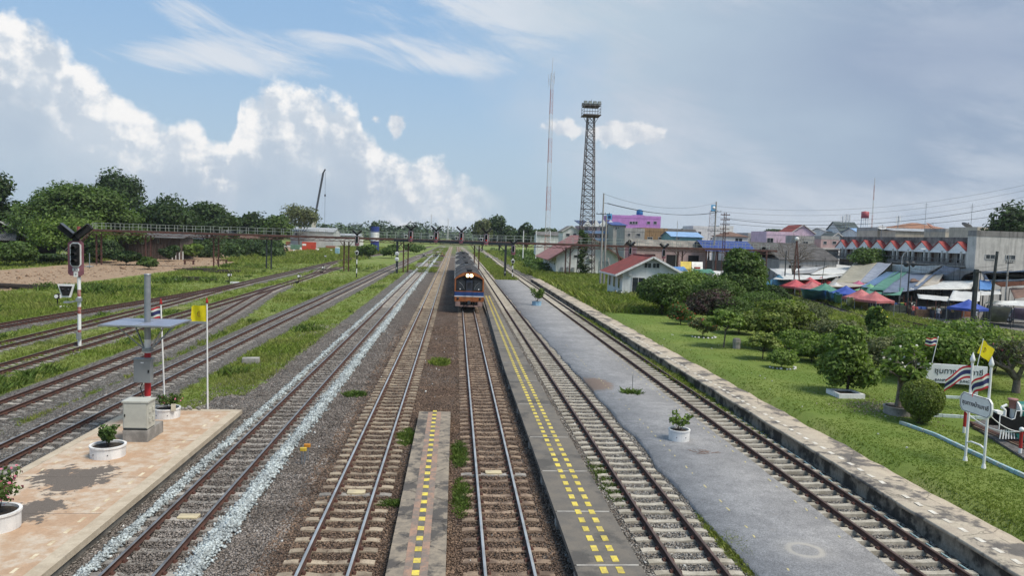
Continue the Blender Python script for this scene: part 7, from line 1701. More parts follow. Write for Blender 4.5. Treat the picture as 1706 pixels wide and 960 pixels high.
o = MB(); o.tube((0, 0, 0), (0, 0, .72), .05, n=8); o.box((0, 0, .55), (.22, .10, .08)); o.ball((0, 0, .76), .075, 8); o = o.build('white_hydrant', CLEANW); o.location = gg(1438, 641); tag(o, 'small white post with arms on the lawn behind the tapering tree', 'hydrant')
BLUEK = stained('light_blue_kerb_paint', (.22, .38, .45), (.30, .34, .33), .46, 3.5, False, (.30, .45, .50), 5.)
def kerbline(label, pts, mat, wd_=.11, h=.12, n=None):
    P_ = [gg(*q) for q in pts]; r = thing('garden_kerb', P_[0], label, 'kerb')
    for a, b in zip(P_[:-1], P_[1:]):
        L = (b - a).length; k = max(1, int(L / .55)); 
        for i in range(k):
            c0, c1 = a.lerp(b, i / k), a.lerp(b, (i + .97) / k); c = (c0 + c1) / 2 - P_[0]; m = MB(); m.box((c.x, c.y, h / 2 + rnd.uniform(-.008, .008)), ((c1 - c0).length, wd_, h), rz=math.atan2((c1 - c0).y, (c1 - c0).x) + rnd.uniform(-.02, .02)); m.build('kerb_stone', mat, r)
kerbline('light blue painted kerb curving along the lawn in front of the small engine', [(1500, 707), (1560, 728), (1620, 757), (1665, 778), (1720, 803)], BLUEK)
PKERB = stained('pale_blue_white_kerb', (.48, .56, .56), (.34, .40, .40), .5, 2.5, False, (.56, .62, .62), 9.)
kerbline('pale weathered kerb behind the clipped topiary', [(1540, 694), (1600, 697), (1650, 700)], PKERB); kerbline('short pale kerb under the name board', [(1575, 664), (1620, 666), (1650, 668)], PKERB)
TSG = lambda: (M('sign_lettering', (.015, .015, .02), rough=.5))
# big name board
a, b = w(1544, 605, 31.6), w(1645, 612, 30.9); d = b - a; W = d.length; z0 = gzf(23, 31); H = .83
r = thing('station_name_board', ((a.x + b.x) / 2, (a.y + b.y) / 2, z0), 'large white station name board with black Thai and English lettering', 'name board', rz=math.atan2(d.y, d.x)); zt_ = (a.z + b.z) / 2 - z0; zc = zt_ - H / 2
MB().box((0, 0, zc), (W, .10, H), bev=.01).build('board', CLEANW, r)
text('ชุมทางบ้านภาชี', .33, TSG(), r, (.08, -.058, zc + .12), (R(90), 0, 0)); text('BANPHACHI  JUNCTION', .145, TSG(), r, (.05, -.058, zc - .29), (R(90), 0, 0), sx=1.12)
for x in (-W * .40, W * .30, W * .36): MB().box((x, .10, zt_ / 2 - .05), (.13, .10, zt_ - .1)).build('post', CLEANW, r)
for (u0, v0, u1, v1), kd, lb in (((1552, 606, 1563, 562), 'thai', 'small three-coloured flag on a stick at the left end of the name board'), ((1628, 608, 1638, 566), 'yellow', 'yellow flag on a leaning stick at the right end of the name board')):
    p0, p1 = w(u0, v0, 31.2), w(u1, v1, 31.2); r = thing('flag_on_stick', p0, lb, 'flag'); MB().tube((0, 0, -.1), p1 - p0, .016, n=6).build('stick', CLEANW, r); MB().ball(tuple(p1 - p0), .03, 6).build('knob', CLEANW, r)
    if kd == 'thai': flag(r, (p1 - p0) * .97, .48, .34, 'thai', .6, (0, .1, 0), .25)
    else: flag(r, (p1 - p0) * .98, .62, .62, 'yellow', 1.4, (0, R(-22), R(182)), .35)
# small station sign on two spear-topped posts
pl_, pr_ = gg(1608, 768), gg(1637, 781); pr_.x = pl_.x + .03; d = pr_ - pl_; r = thing('station_sign', (pl_ + pr_) / 2, 'white eight-sided station sign between two spear-topped white posts with flags', 'sign', rz=math.atan2(d.y, d.x)); hw = d.length / 2
for s in (-1, 1):
    m = MB(); m.tube((s * hw, 0, -.1), (s * hw, 0, 3.3), .04, n=10); m.tube((s * hw, 0, 0), (s * hw, 0, .14), .075, .05, n=10); m.build('post', CLEANW, r)
    MB().lathe((s * hw, 0, 3.3), [(.001, 0), (.05, .0), (.085, .10), (.05, .22), (.001, .36)], 10).build('finial', CLEANW, r)
MB().path([(-hw, 0, .62), (-hw * .5, 0, .70), (hw * .5, 0, .70), (hw, 0, .62)], .03, 6).build('crossbar', CLEANW, r)
bz = 1.98; bw_, bh = hw * 2 + .62, .62; k = .15
oc = [(-bw_ / 2 + k, -bh / 2), (bw_ / 2 - k, -bh / 2), (bw_ / 2 - .03, -bh / 2 + .12), (bw_ / 2, 0), (bw_ / 2 - .03, bh / 2 - .12), (bw_ / 2 - k, bh / 2), (-bw_ / 2 + k, bh / 2), (-bw_ / 2 + .03, bh / 2 - .12), (-bw_ / 2, 0), (-bw_ / 2 + .03, -bh / 2 + .12)]
o = plate(MB(), [(x, z + bz) for x, z in oc], -.06, .06).build('board', CLEANW, r); kk = .94; m = MB(); P_ = [(x * kk, -.123, z * kk + bz) for x, z in oc]
for a, b in zip(P_, P_[1:] + P_[:1]): m.bar(a, b, .008, .012)
m.build('border_line', TSG(), o); text('ชุมทางบ้านภาชี', .205, TSG(), r, (0, -.125, bz - .01), (R(90), 0, 0))
flag(r, (-hw, -.04, 3.2), .72, .42, 'thai', .2, (0, 0, R(66)), 1.35, .05); flag(r, (hw, -.04, 3.1), .46, .48, 'thai', 2., (0, 0, R(74)), .75, .09)
# memorial bed with the small engine
bed = [gg(*q) for q in ((1612, 708), (1655, 700), (1780, 735), (1790, 790), (1745, 792))]; z = bed[0].z
o = MB().slab([Vector((p.x, p.y, .26)) for p in bed], .12).build('gravel_bed', M('dark_bed_gravel', (.16, .15, .145), (.07, .068, .066), 14, .95, fine=.5, bump=.02, bscale=25)); tag(o, 'dark gravel bed under the small engine', 'gravel bed')
r = thing('display_track', (0, 0, 0), 'short length of old timber-edged track under the small engine', 'railway track'); a, b = gg(1620, 712), gg(1740, 765)
for o_ in (0, .5): m = MB(); m.bar(a + Vector((o_ * .3, o_, .10)), b + Vector((o_ * .3, o_, .10)), .12, .10); m.build('rail', RUST, r)
m = MB(); m.bar(a + Vector((-.1, -.3, .05)), b + Vector((-.1, -.3, .05)), .2, .16); m.build('timber', M('old_timber', (.17, .12, .085), (.10, .075, .06), 4, .95), r)
for u, v in ((1664, 700), (1693, 713)):
    p = gg(u, v); m = MB(); m.box((0, 0, .14), (.34, .45, .28), taper=.8); o = m.build('concrete_chock', WHITE); o.location = p + Vector((.1, .25, .06)); tag(o, 'white-faced concrete block %s under the small black engine' % ('on the left' if u < 1680 else 'on the right'), 'concrete block')
q = w(1665, 690, 25.6); r = thing('model_engine', (q.x, 25.6, .32), 'small black display steam engine with white edging and a green boiler', 'model engine', rz=-.12)
SB = M('engine_black', (.010, .010, .011), (.016, .016, .017), 3, .55); EG = M('engine_green', (.02, .16, .14), (.018, .13, .12), 2, .4)
sh = [(0, .42), (0, .92), (.05, .95), (.42, .80), (.52, .84), (.56, 1.12), (1.5, 1.16), (1.5, .30), (.55, .30), (.45, .42)]
plate(MB(), sh, .02, .06).build('frame_plate', SB, r); m = MB(); P_ = [(x, -.048, z) for x, z in sh[:7]]
for a, b in zip(P_[:-1], P_[1:]): m.bar(a, b, .03, .02)
m.build('white_edging', CLEANW, r); plate(MB(), sh, .62, .06).build('frame_plate', SB, r)
MB().tube((.75, .3, 1.05), (2.6, .3, 1.05), .36, n=20).build('boiler', EG, r); o = MB().tube((.70, .3, 1.05), (.76, .3, 1.05), .37, n=20).build('smokebox_door', CLEANW, r)
MB().lathe((.62, .3, 1.14), [(.12, 0), (.12, .28), (.17, .30), (.17, .36), (.001, .36)], 14).build('chimney', M('chimney_pinkish', (.34, .17, .16), (.28, .14, .13), 4, .6), r)
MB().path([(.25, .1, .86), (.25, .1, 1.1), (.12, .1, 1.2), (.3, .1, 1.3)], .05, 8).build('white_figurehead', CLEANW, r)
m = MB()
for i in range(7): m.bar((.10 + i * .1, -.02 + i * .02, .42), (.02 + i * .115, -.10 + i * .02, .08), .03, .03)
m.build('cowcatcher', CLEANW, r)
for x in (.9, 1.5): MB().tube((x, -.03, .28), (x, .66, .28), .26, n=18).build('wheel', EG, r)
MB().box((1.3, .3, .55), (1.6, .5, .3)).build('chassis', SB, r)
BR = M('bollard_red', (.42, .03, .03), (.34, .025, .025), 3, .5)
bolls = []
for u, v, lb in ((1606, 722, 'red and white bollard behind the small station sign'), (1699, 759, 'red and white bollard at the right edge carrying a slack white chain')):
    p = gg(u, v); r = thing('bollard', p, lb, 'bollard'); m = MB(); m.tube((0, 0, 0), (0, 0, .25), .055, n=12, mi=1); m.tube((0, 0, .25), (0, 0, .84), .055, n=12); m.build('post', [BR, CLEANW], r); MB().ball((0, 0, .90), .085, 12).build('ball_cap', CLEANW, r); bolls.append(p + Vector((0, 0, .84)))
for A, B, sg, lb in ((bolls[0], bolls[1], .28, 'white chain hanging between the two red and white bollards'), (w(1625, 660, 24), bolls[1] + Vector((0, 0, -.02)), .30, 'second white chain sagging from the sign post to the bollard')):
    m = MB(); m.path([A.lerp(B, i / 14) - Vector((0, 0, sg * 4 * (i / 14) * (1 - i / 14))) for i in range(15)], .016, 5); tag(m.build('chain', CLEANW), lb, 'chain')
x, y = scatter(700, lambda y: 16.9 + 0 * y, lambda y: 19.6 + 0 * y, 29, 36, 9, 1.2); rs = np.random.RandomState(2)
def litter(n, cx, cy, sx0, sy0, s, mat, label, seed, nm='leaf_litter', cat='leaf litter'):
    rs = np.random.RandomState(seed); x = rs.normal(cx, sx0, n); y = rs.normal(cy, sy0, n); stones(nm, x, y, gz(x, y) + .015, rs.uniform(.5, 1.2, n) * s, mat, label, cat, seed)
litter(700, 18.7, 31.2, .9, 1.1, .035, M('dry_leaf_litter', (.26, .19, .12), (.34, .30, .26), 6, .95, isl=.6), 'brown dry leaves and pebbles under the flowering frangipani', 4)
rs = np.random.RandomState(8); n = 260; t = rs.uniform(16, 60, n); x = rs.choice([-4.9, -.7, 4.6, -9.3, 9, 16.5], n) + rs.normal(0, 1.1, n); y = t
zz = gz(x, y) + .02; k = ~(((x > -1.4) & (x < .1) & (y < 30)) | ((x > 2.6) & (x < 4.3)) | ((x < -8)&(x > -12.5) & (y < 30)) | ((x > 6.4) & (x < 10.2)) | ((x > 12) & (x < 14))); stones('paper_scraps', x[k], y[k], zz[k], rs.uniform(.02, .055, n)[k], M('white_scrap', (.68, .68, .66), (.5, .5, .48), 9, .8), 'scattered white scraps of litter on ballast and lawn', 'litter', 8)
# ------------------------------------------------------------------ yard on the left
def dwarf(u, v, label, rz=0.):
    p = gg(u, v); r = thing('dwarf_signal', p, label, 'dwarf signal', rz=rz, group='switch indicators among the left tracks'); MB().tube((0, 0, 0), (0, 0, .85), .05, n=8).build('post', BLACK, r); m = MB(); m.box((-.25, 0, .18), (.5, .25, .22)); m.build('lever_box', BLACK, r)
    h = MB().tube((0, -.16, 1.05), (0, .16, 1.05), .24, n=16).build('lamp_drum', BLACK, r); MB().tube((-.02, -.20, 1.05), (-.02, -.165, 1.05), .16, n=14).build('white_disc', CLEANW, h); MB().box((.25, 0, 1.05), (.04, .22, .30)).build('side_plate', CLEANW, h)
dwarf(96, 514, 'nearest dwarf signal, black with a white disc, by the outermost track'); dwarf(382, 471, 'small dwarf signal by the outermost track under the walkway'); dwarf(498, 473, 'dwarf signal with green-white target between the crossing switches'); dwarf(538, 456, 'dwarf signal at the switch tip before the walkway legs'); dwarf(542, 434, 'small dark dwarf signal beyond the farthest switch')
for u, v, W, lb in ((107, 514, .8, 'pale flat slab beside the nearest dwarf signal'), (297, 467, 3.4, 'long white concrete slab lying in the yard grass'), (391, 472, 1.1, 'short white slab by the small dwarf signal')):
    o = MB().box((0, 0, .08), (W, .5, .22), bev=.02).build('concrete_slab', WHITE); o.location = gg(u, v); o.rotation_euler = (0, 0, .12); tag(o, lb, 'slab')
def beams(u, v, n, L, label, seed, mat=None, rz=.1):
    p = gg(u, v); r = thing('timber_pile', p, label, 'timber pile'); rs = random.Random(seed)
    for i in range(n):
        c = Vector((rs.uniform(-1, 1) * L * .3, rs.uniform(-.8, .8), .12 + .16 * (i % 3))); a_ = rz + rs.uniform(-.25, .25); d = Vector((math.cos(a_), math.sin(a_), rs.uniform(-.04, .04))) * L * rs.uniform(.35, .5); m = MB(); m.bar(c - d, c + d, .22, .16); m.build('beam', mat or M('old_dark_timber', (.075, .06, .052), (.045, .038, .034), 3, .95), r)
beams(22, 481, 7, 6, 'stack of long dark beams at the left edge of the yard', 1, rz=.02); beams(325, 452, 12, 4.5, 'heap of dark old sleepers in the yard grass below the walkway', 2); beams(370, 455, 8, 4, 'second smaller heap of dark sleepers right of the first', 3); beams(330, 468, 7, 3.6, 'low row of dark timbers near the long white slab', 4)
for u, v, lb in ((315, 441, 'rusty low trestle left of the walkway legs'), (370, 440, 'dark low trestle at the foot of the walkway legs')):
    p = gg(u, v); r = thing('trestle', p, lb, 'trestle'); m = MB(); m.box((0, 0, .8), (2.2, .4, .2)); m.build('top', RSTEEL, r)
    for x in (-.8, .8): MB().box((x, 0, .35), (.25, .4, .7)).build('leg', RSTEEL, r)
WD = M('old_wood_wall', (.105, .080, .065), (.060, .048, .042), 1.2, .95, fine=.25, streak=.4, wave=(0, .3)); WD2 = M('grey_brown_boards', (.15, .115, .10), (.095, .075, .065), 1.2, .95, fine=.25, streak=.4, wave=(0, .3))
TINR = M('grey_tin_roof', (.22, .215, .215), (.13, .125, .125), .7, .8, streak=.4, wave=(0, .35))
r = building('wooden_house', -40, 52, 399, 152, 9, WD, 'dark old wooden house with a grey tin gable roof at far left', ('gable', TINR), 3.4, [(24, 30, 405, 414), (6, 12, 405, 414)], ridge='y', ov=1.1)
q = w(18, 388, 150); m = MB(); m.slab([(-6.8, -2.4, 4.3), (3.6, -2.4, 4.3), (2.6, -.3, 6.0), (-5.8, -.3, 6.0)], .1); m.build('porch_roof', TINR, r)
r = building('long_wooden_building', 192, 300, 395, 168, 8, WD2, 'long dark wooden building on stilts behind the raised walkway', ('shed', TINR), 1.2, [(236, 240, 400, 407), (262, 265, 398, 405), (215, 220, 400, 407)], ov=.8)
for k in range(4): MB().box((w(282 + k * 6, 420, 166).x - r.location.x, -.3, 1.2), (.15, .15, 2.6)).build('stilt', WHITE, r)
building('house', 346, 398, 388, 262, 10, WD2, 'brown house whose pale hip roof shows above the walkway railing', ('hip', TINR), 2.2, [(356, 362, 391, 397)])
building('low_house', 300, 345, 398, 235, 8, WD, 'dark low house half hidden by the light green bush', ('gable', TINR), 1.4, [])
building('low_house', 398, 450, 398, 250, 8, WD, 'dark brown shed with red patches behind the walkway', ('gable', RBR), 1.0, [(410, 416, 402, 407)])
# building site
r = building('warehouse', 484, 556, 385.5, 310, 18, M('pale_sheet_wall', (.55, .56, .56), (.46, .47, .47), .6, .7, streak=.2), 'long white metal warehouse beyond the red container', ('gable', RSIL), 1.6, [(492, 495, 388, 396)])
building('low_house', 548, 600, 392, 330, 12, WH, 'low white and reddish shed right of the long white warehouse', ('gable', RSIL), .8, [])
def container(u, v, L, H, mat, label, rz=0., seed=0):
    p = gg(u, v); r = thing('container', p, label, 'container', rz=rz); MB().box((0, 0, H / 2 + .1), (L, 2.4, H), bev=.03).build('body', mat, r); m = MB()
    for i in range(int(L / .3)): m.box((-L / 2 + .2 + i * .3, -1.215, H / 2 + .1), (.14, .03, H * .86))
    m.build('ribs', mat, r); m = MB()
    for s in (-1, 1): m.box((s * (L / 2 - .05), -1.2, H / 2 + .1), (.14, .14, H + .04))
    m.build('corner_post', mat, r); return r
CR = M('container_red', (.60, .09, .05), (.50, .07, .04), 1, .6)
r = container(515, 418, 4.5, 2.9, CR, 'bright orange-red container on the building site', .1); MB().box((-1.6, -1.25, 2.1), (1.4, .03, .7)).build('white_sign', CLEANW, r)
container(497, 416, 5, 1.6, M('container_green', (.16, .30, .22), (.12, .24, .18), 1, .6), 'dull green container left of the orange-red one'); container(487, 410, 5, 1.8, M('container_rust', (.38, .16, .09), (.3, .12, .07), 1, .7), 'rust brown container behind the green one')
container(551, 416, 3.2, 1.3, M('container_rust', (.38, .16, .09)), 'low rust-brown bin left of the light blue toilet'); container(535, 410, 4.2, 1.5, M('tarp_mid_blue2', (.12, .2, .45), (.1, .16, .36), 1, .6), 'blue covered load right of the orange-red container')
p = gg(562, 426); r = thing('portable_toilet', p, 'light blue portable toilet beside the walkway legs', 'portable toilet'); LB = M('toilet_blue', (.36, .58, .66), (.3, .5, .58), 1, .5); MB().box((0, 0, 1.15), (1.2, 1.2, 2.3), bev=.06).build('cabin', LB, r); MB().box((0, 0, 2.36), (1.3, 1.3, .14), taper=.8, bev=.1).build('roof', CLEANW, r); d_ = MB().box((0, -.615, 1.1), (.8, .04, 1.9)).build('door', M('toilet_door', (.30, .50, .60), (.26, .44, .52), 1, .5), r); MB().box((.3, -.65, 1.1), (.06, .04, .2)).build('handle', DSTEEL, d_)
for i, (u, v) in enumerate(((501, 417), (506, 417.5), (527, 418.5), (530, 419), (490, 421), (552, 421))):
    p = gg(u, v); r = thing('barrier', p, ('white barrier block left of the orange-red container, outer', 'white barrier block touching the left of the orange-red container', 'white barrier block right of the orange-red container, inner', 'white barrier block right of the orange-red container, outer', 'white block before the rust brown container', 'white block before the low rust-brown bin')[i], 'barrier', group='white barrier blocks on the building site'); MB().box((0, 0, .5), (.7, .7, 1.), taper=.7).build('block', CLEANW, r)
p = gg(625, 412); a = w(625, 377.5, 262); x = a.x; r = thing('storage_tank', (x, 262, -.3), 'blue, white and blue banded upright storage tank', 'storage tank'); h = a.z + .3; rd = 14 * 262 / 1260 / 2
m = MB(); NB = M('tank_blue', (.035, .06, .25), (.03, .05, .2), 1, .5)
for z0_, z1_, c in ((0, h * .25, 0), (h * .25, h * .45, 0), (h * .45, h * .78, 1), (h * .78, h, 0)): m.tube((0, 0, z0_), (0, 0, z1_), rd, n=20, mi=c)
m.build('shell', [NB, CLEANW], r)
# mobile crane
p = w(518, 396, 330); p.z = -.3; r = thing('mobile_crane', p, 'mobile crane with a long dark lattice-tipped boom raised beside the warehouse', 'crane'); t1 = w(524, 366, 330) - p; t2 = w(538.5, 288, 330) - p
CY = M('crane_cream', (.58, .54, .42), (.5, .46, .36), 1, .5); m = MB(); m.box((0, 0, 1.5), (8, 2.6, 1.0), bev=.2); m.box((-2.6, 0, 2.6), (1.8, 2.4, 1.4), bev=.2); m.build('carrier', CY, r); m = MB(); m.box((.6, 0, 3.0), (3.6, 2.6, 1.6), bev=.2); m.build('superstructure', CY, r)
for x in (-3, -1.6, 1.6, 3): MB().tube((x, -1.35, .6), (x, 1.35, .6), .6, n=14).build('wheel', BLACK, r)
MB().bar((.4, 0, 3.2), t1, 1.5, 1.5).build('boom_base', CY, r); MB().bar(t1, t2, .75, .75).build('boom', M('boom_dark', (.09, .095, .11), (.07, .075, .085), 1, .5), r); MB().bar(t2, t2 + Vector((.9, 0, 1.6)), .6, .5).build('boom_head', DSTEEL, r)
m = MB(); m.tube(t2 + Vector((.9, 0, .5)), t2 + Vector((.9, 0, -34)), .05, n=4); m.box(tuple(t2 + Vector((.9, 0, -9.5))), (.5, .5, .9)); m.build('hoist_cable', BLACK, r)
# vehicles
TYRE = M('tyre_rubber', (.02, .02, .02), (.03, .03, .03), 3, .9)
def car(p, rz, colour, label, kind='car', cat='car', load=None):
    r = thing('parked_' + kind, p, label, cat, rz=rz); pm = M('car_paint_%d_%d' % (int(colour[0] * 100), int(colour[2] * 100)), colour, rough=.3, coat=.6); L, Wc = (5.1, 1.8) if kind == 'pickup' else (4.4, 1.75)
    pr = [(-L / 2, .38), (-L / 2, .78), (-L / 2 + .25, .95), (-L * .20, 1.0), (L / 2 - .1, 1.02), (L / 2, .9), (L / 2, .38)]
    n = len(pr); vs = [(x, -Wc / 2, z) for x, z in pr] + [(x, Wc / 2, z) for x, z in pr]; m = MB(); m.add(vs, [tuple(range(n))[::-1], tuple(range(n, 2 * n))] + [(i, (i + 1) % n, n + (i + 1) % n, n + i) for i in range(n)]); m.build('body', pm, r)
    x1 = L * .10 if kind == 'pickup' else L * .38; cb = [(-L * .22, 1.0), (-L * .10, 1.5), (x1 - .25, 1.55), (x1, 1.02)]
    for nm, wd_, k, mt in (('cabin', Wc - .16, 1., pm), ('windows', Wc - .12, .9, GLASS)):
        c_ = [(x * 1., z if k == 1 else 1.06 + (z - 1.0) * .74) for x, z in cb]; vs = [(x, -wd_ / 2 + (z - 1) * .2, z) for x, z in c_] + [(x, wd_ / 2 - (z - 1) * .2, z) for x, z in c_]; m = MB(); m.add(vs, [(3, 2, 1, 0), (4, 5, 6, 7)] + [(i, (i + 1) % 4, 4 + (i + 1) % 4, 4 + i) for i in range(4)]); m.build(nm, mt, r)
    m = MB(); m.box((-L * .16 - .03, 0, 1.25), (.06, Wc - .4, .38)); m.build('windscreen', GLASS, r)
    for x in (-L * .32, L * .30):
        for s in (-1, 1): wl = MB().tube((x, s * (Wc / 2 - .2), .34), (x, s * (Wc / 2 + .01), .34), .34, n=14).build('wheel', TYRE, r); MB().tube((x, s * (Wc / 2 + .012), .34), (x, s * (Wc / 2 + .03), .34), .18, n=10).build('rim', STEEL, wl)
    for s in (-1, 1): MB().box((-L / 2 - .005, s * (Wc / 2 - .25), .74), (.06, .34, .16), bev=.01).build('headlight', PLATE, r); MB().box((L / 2 + .005, s * (Wc / 2 - .2), .78), (.05, .2, .22)).build('tail_light', REDP, r)
    MB().box((-L / 2 - .01, 0, .5), (.05, .5, .12)).build('number_plate', CLEANW, r)
    if load: MB().box((L * .30, 0, 1.5), (L * .36, Wc - .1, 1.0), taper=.9).build('covered_load', M('load_cover', load), r)
    return r
WC = (.62, .63, .64)
car(gg(458, 413), 1.0, WC, 'left one of the two white cars parked beyond the walkway', group=None) if False else car(gg(459, 413), 1.1, WC, 'left one of the two white cars parked beyond the walkway'); car(gg(469, 414), 1.3, (.55, .56, .57), 'right one of the two white cars parked beyond the walkway'); car(gg(485, 413.5), .2, WC, 'white pickup beside the rust brown container', 'pickup', 'pickup'); car(gg(424, 405), .3, WC, 'white vehicle among bushes left of the two parked white cars', 'pickup', 'pickup')
car(gg(1489, 512), 2.2, (.05, .06, .065), 'dark pickup with a yellow covered load at the market edge', 'pickup', 'pickup', load=(.60, .45, .10)); car((lambda q: Vector((q.x, q.y, gzf(q.x, q.y))))(w(1708, 505, 80)), 2.4, (.30, .31, .32), 'grey car at the right edge of the market')
for u, v, Y, c, lb in ((1183, 452, 148, WC, 'white car behind the foot of the pale concrete pole'), (1018, 424, 178, (.10, .16, .22), 'dark blue car left of the leaning props'), (1030, 421, 178, WC, 'white van-like car right of the dark blue one behind the props')):
    p = w(u, v, Y); p.z = gzf(p.x, Y); car(p, 1.9, c, lb)
# people and motorcycles
SKIN = M('skin', (.34, .20, .14), (.30, .17, .12), 3, .6)
def person(parent_loc, label, pose, shirt, trousers, rz=0., scale=1., hair=(.02, .018, .015), hat=None):
    """one continuous skinned body"""
    r = thing('person', parent_loc, label, 'person', rz=rz)
    if pose == 'stand': J = {'pelvis': (0, 0, .93), 'chest': (0, 0, 1.28), 'neck': (0, 0, 1.45), 'head': (0, -.02, 1.62), 'hl': (.10, 0, .90), 'kl': (.12, -.03, .48), 'al': (.12, .02, .08), 'fl': (.13, -.14, .04), 'hr': (-.10, 0, .90), 'kr': (-.12, .04, .48), 'ar': (-.12, .08, .08), 'fr': (-.13, -.08, .04), 'sl': (.18, 0, 1.38), 'el': (.25, .02, 1.10), 'wl': (.26, -.08, .86), 'sr': (-.18, 0, 1.38), 'er': (-.25, .02, 1.10), 'wr': (-.26, -.08, .86)}
    else: J = {'pelvis': (0, .12, .80), 'chest': (0, .02, 1.14), 'neck': (0, -.03, 1.30), 'head': (0, -.07, 1.46), 'hl': (.10, .08, .78), 'kl': (.17, -.32, .72), 'al': (.17, -.22, .30), 'fl': (.17, -.36, .27), 'hr': (-.10, .08, .78), 'kr': (-.17, -.32, .72), 'ar': (-.17, -.22, .30), 'fr': (-.17, -.36, .27), 'sl': (.18, 0, 1.24), 'el': (.25, -.20, 1.05), 'wl': (.27, -.45, 1.03), 'sr': (-.18, 0, 1.24), 'er': (-.25, -.20, 1.05), 'wr': (-.27, -.45, 1.03)}
    ks = list(J); E_ = [('pelvis', 'chest'), ('chest', 'neck'), ('neck', 'head'), ('pelvis', 'hl'), ('hl', 'kl'), ('kl', 'al'), ('al', 'fl'), ('pelvis', 'hr'), ('hr', 'kr'), ('kr', 'ar'), ('ar', 'fr'), ('chest', 'sl'), ('sl', 'el'), ('el', 'wl'), ('chest', 'sr'), ('sr', 'er'), ('er', 'wr')]
    RD = {'pelvis': .14, 'chest': .15, 'neck': .06, 'head': .10, 'h': .10, 'k': .065, 'a': .045, 'f': .04, 's': .07, 'e': .05, 'w': .035}
    me = bpy.data.meshes.new('body'); me.from_pydata([J[k] for k in ks], [(ks.index(a), ks.index(b)) for a, b in E_], []); o = bpy.data.objects.new('body', me); COL.objects.link(o)
    md = o.modifiers.new('s', 'SKIN'); 
    for i, k in enumerate(ks): q = RD.get(k, RD.get(k[0])); me.skin_vertices[0].data[i].radius = (q, q * .8)
    me.skin_vertices[0].data[0].use_root = True; o.modifiers.new('b', 'SUBSURF').levels = 1; bpy.context.view_layer.update()
    m2 = bpy.data.meshes.new_from_object(o.evaluated_get(bpy.context.evaluated_depsgraph_get())); bpy.data.objects.remove(o); m2.name = 'body'; m2.materials.clear()
    for mt in (SKIN, shirt, trousers): m2.materials.append(mt)
    zc = J['pelvis'][2]; zn = J['neck'][2]
    for pl_2 in m2.polygons:
        c = pl_2.center; pl_2.use_smooth = True; pl_2.material_index = 2 if (c.z < zc + .02 and abs(c.x) < .22 and c.z > .14 and not (pose != 'stand' and c.z < .36)) else (1 if c.z < zn - .01 and not (abs(c.x) > .235) else 0)
    b = bpy.data.objects.new('body', m2); COL.objects.link(b); b.parent = r; hd = J['head']
    MB().ball((hd[0], hd[1] + .015, hd[2] + .045), .108, 12, sz=1.05).build('helmet' if hat else 'hair', hat or M('black_hair', hair), r)
    return r
def motorbike(p, rz, colour, label):
    r = thing('motorcycle', p, label, 'motorcycle', rz=rz); pm = M('bike_%d' % int(colour[0] * 100), colour, rough=.35)
    for y in (-.62, .62):
        wl = MB(); P_ = [(0, y + .27 * math.cos(t), .29 + .27 * math.sin(t)) for t in np.linspace(0, 2 * math.pi, 15)]; wl.path(P_, .045, 6); wl = wl.build('wheel', TYRE, r); m = MB(); [m.bar((0, y, .29), (0, y + .26 * math.cos(t), .29 + .26 * math.sin(t)), .012, .012) for t in np.linspace(0, 5.6, 8)]; m.build('spokes', STEEL, wl)
    m = MB(); m.bar((0, -.62, .3), (0, -.42, .95), .07, .07); m.bar((0, -.42, .62), (0, .25, .45), .2, .22); m.box((0, .05, .42), (.22, .4, .28), bev=.05); m.build('frame', DSTEEL, r)
    m = MB(); m.box((0, -.46, .72), (.26, .18, .42), taper=.7, bev=.05); m.box((0, .45, .62), (.24, .6, .16), taper=.8, bev=.06); m.build('fairing', pm, r); MB().box((0, .26, .76), (.24, .72, .09), bev=.05).build('seat', BLACK, r); MB().path([(-.3, -.36, 1.0), (0, -.44, .98), (.3, -.36, 1.0)], .02, 6).build('handlebar', BLACK, r); MB().ball((0, -.56, .86), .08, 8).build('headlight', PLATE, r); return r
C_ = lambda n, c: M('cloth_' + n, c, tuple(x * .8 for x in c), 4, .85)
for u, v, rz, bc, sh_, tr, lb in ((706, 429, 1.2, (.5, .5, .5), (.6, .6, .58), (.08, .08, .1), 'in white at the left of the far crossing'), (727, 429, -1.3, (.05, .05, .06), (.06, .06, .08), (.05, .05, .06), 'in dark clothes midway on the far crossing'), (737, 429.5, -1.3, (.4, .05, .04), (.62, .35, .2), (.1, .1, .16), 'in orange just left of the train on the far crossing'), (812, 431, 1.5, (.5, .5, .52), (.62, .62, .62), (.08, .08, .12), 'in a white top just right of the train roof'), (865, 432, 1.4, (.05, .05, .05), (.7, .7, .7), (.04, .04, .05), 'in black and white beyond the right mast signal')):
    p = gg(u, v); motorbike(p, rz, bc, 'motorcycle under the rider ' + lb); person(p + Vector((0, 0, .02)), 'rider ' + lb, 'ride', C_('s%d%d' % (u, 1), sh_), C_('t%d' % u, tr), rz, hat=C_('helm%d' % (u % 3), ((.6, .6, .6), (.04, .04, .05), (.5, .1, .1))[u % 3]))
p = gg(1029, 499); motorbike(p, .5, (.06, .06, .07), 'black motorcycle parked against the red-roofed white room'); p = gg(1019, 497); motorbike(p, .9, (.25, .05, .05), 'second parked motorcycle at the corner of the red-roofed white room')
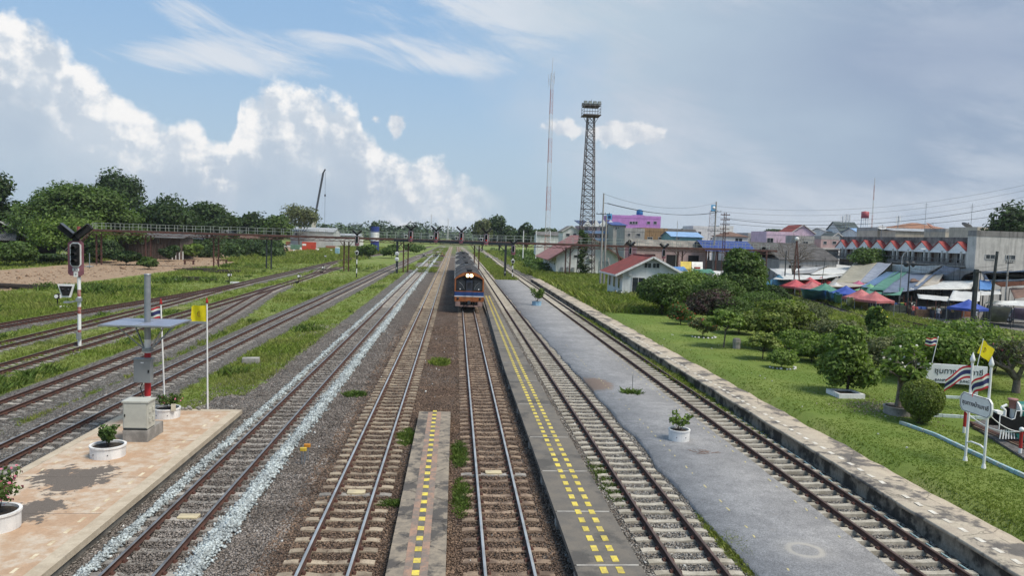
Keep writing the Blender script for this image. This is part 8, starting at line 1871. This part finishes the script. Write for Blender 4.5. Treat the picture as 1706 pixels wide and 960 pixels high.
for i, (u, v, sc1, c1, c2, lb) in enumerate(((1520, 531, 1, (.5, .1, .1), (.08, .08, .1), 'person in a red top before the brown wooden stall'), (1562, 536, 1, (.6, .6, .62), (.1, .12, .2), 'person in white standing by the dark stall'), (1466, 517, 1, (.08, .15, .35), (.07, .07, .08), 'person in blue left of the dark pickup'), (1624, 541, 1, (.65, .65, .64), (.12, .12, .14), 'person in white under the lone royal blue tent'), (1586, 534, 1, (.35, .3, .1), (.05, .05, .06), 'person in ochre left of the lone royal blue tent'))):
    person(gg(u, v), lb, 'stand', C_('m%d' % i, c1), C_('n%d' % i, c2), rnd.uniform(-1, 1))
# crossing path
P_ = [(-12, 231), (22, 236), (22, 238.2), (-12, 233.4)]; o = MB().slab([(x, y, .012) for x, y in P_], .16).build('crossing_path', M('pale_path', (.40, .37, .33), (.30, .28, .25), .5, .9)); tag(o, kind='structure')
# undergrowth behind the left yard that nobody could count
rs = np.random.RandomState(21); cl = []
for i in range(260):
    Y = rs.uniform(176, 330); u_ = rs.uniform(-80, 470); x = (u_ - 760) / 1260 * Y; h = rs.uniform(1.6, 4.5); cl.append((x, Y, h * .4, h * .9, h * .9, h * .6))
V, F = leafquads(cl, 42000, .55, rs, .7, .5); V[:, 2] = np.maximum(V[:, 2], -.3); tag(npmesh('undergrowth', V, F, LF['dark']), 'dark scrub filling the ground under the left tree line', 'undergrowth', kind='stuff')
rs = np.random.RandomState(22); cl = []
for i in range(150):
    Y = rs.uniform(150, 330); x = rs.uniform(13.5, 17.5) + (Y - 150) * rs.uniform(.0, .12); h = rs.uniform(.6, 1.8); cl.append((x + 2, Y, h * .4, h, h, h * .6))
V, F = leafquads(cl, 9000, .35, rs, .7, .5); V[:, 2] = np.maximum(V[:, 2], -.2); tag(npmesh('undergrowth', V, F, LF['mid']), 'scrub along the right-hand track beyond the shed', 'undergrowth', kind='stuff')
# loose lumps of earth on the bare strip
x = rnd.uniform(0, 1); rs = np.random.RandomState(31); n = 2600; y = rs.uniform(75, 200, n); x = np.interp(y, [60, 90, 120, 150, 190, 230], [-62, -58, -55, -56, -62, -64]) + rs.normal(0, 6, n); stones('earth_lumps', x, y, gz(x, y) + .02, rs.gamma(1.6, .055, n), M('earth', (.34, .24, .165), (.26, .18, .12), .5, .95, isl=.3), 'lumps of bare earth on the dirt strip below the trees', 'earth', 31)
# ------------------------------------------------------------------ air
hz = MB().box((0, 750, 44.5), (4300, 1900, 95)).build('haze', []); tag(hz, 'light haze', 'haze', kind='stuff')
m = bpy.data.materials.new('air'); m.use_nodes = True; n = m.node_tree; n.nodes.clear(); pv = n.nodes.new('ShaderNodeVolumePrincipled'); pv.inputs['Color'].default_value = (.82, .90, 1., 1); pv.inputs['Density'].default_value = .00013; pv.inputs['Anisotropy'].default_value = .3; oo = n.nodes.new('ShaderNodeOutputMaterial'); n.links.new(pv.outputs[0], oo.inputs['Volume']); hz.data.materials.append(m)
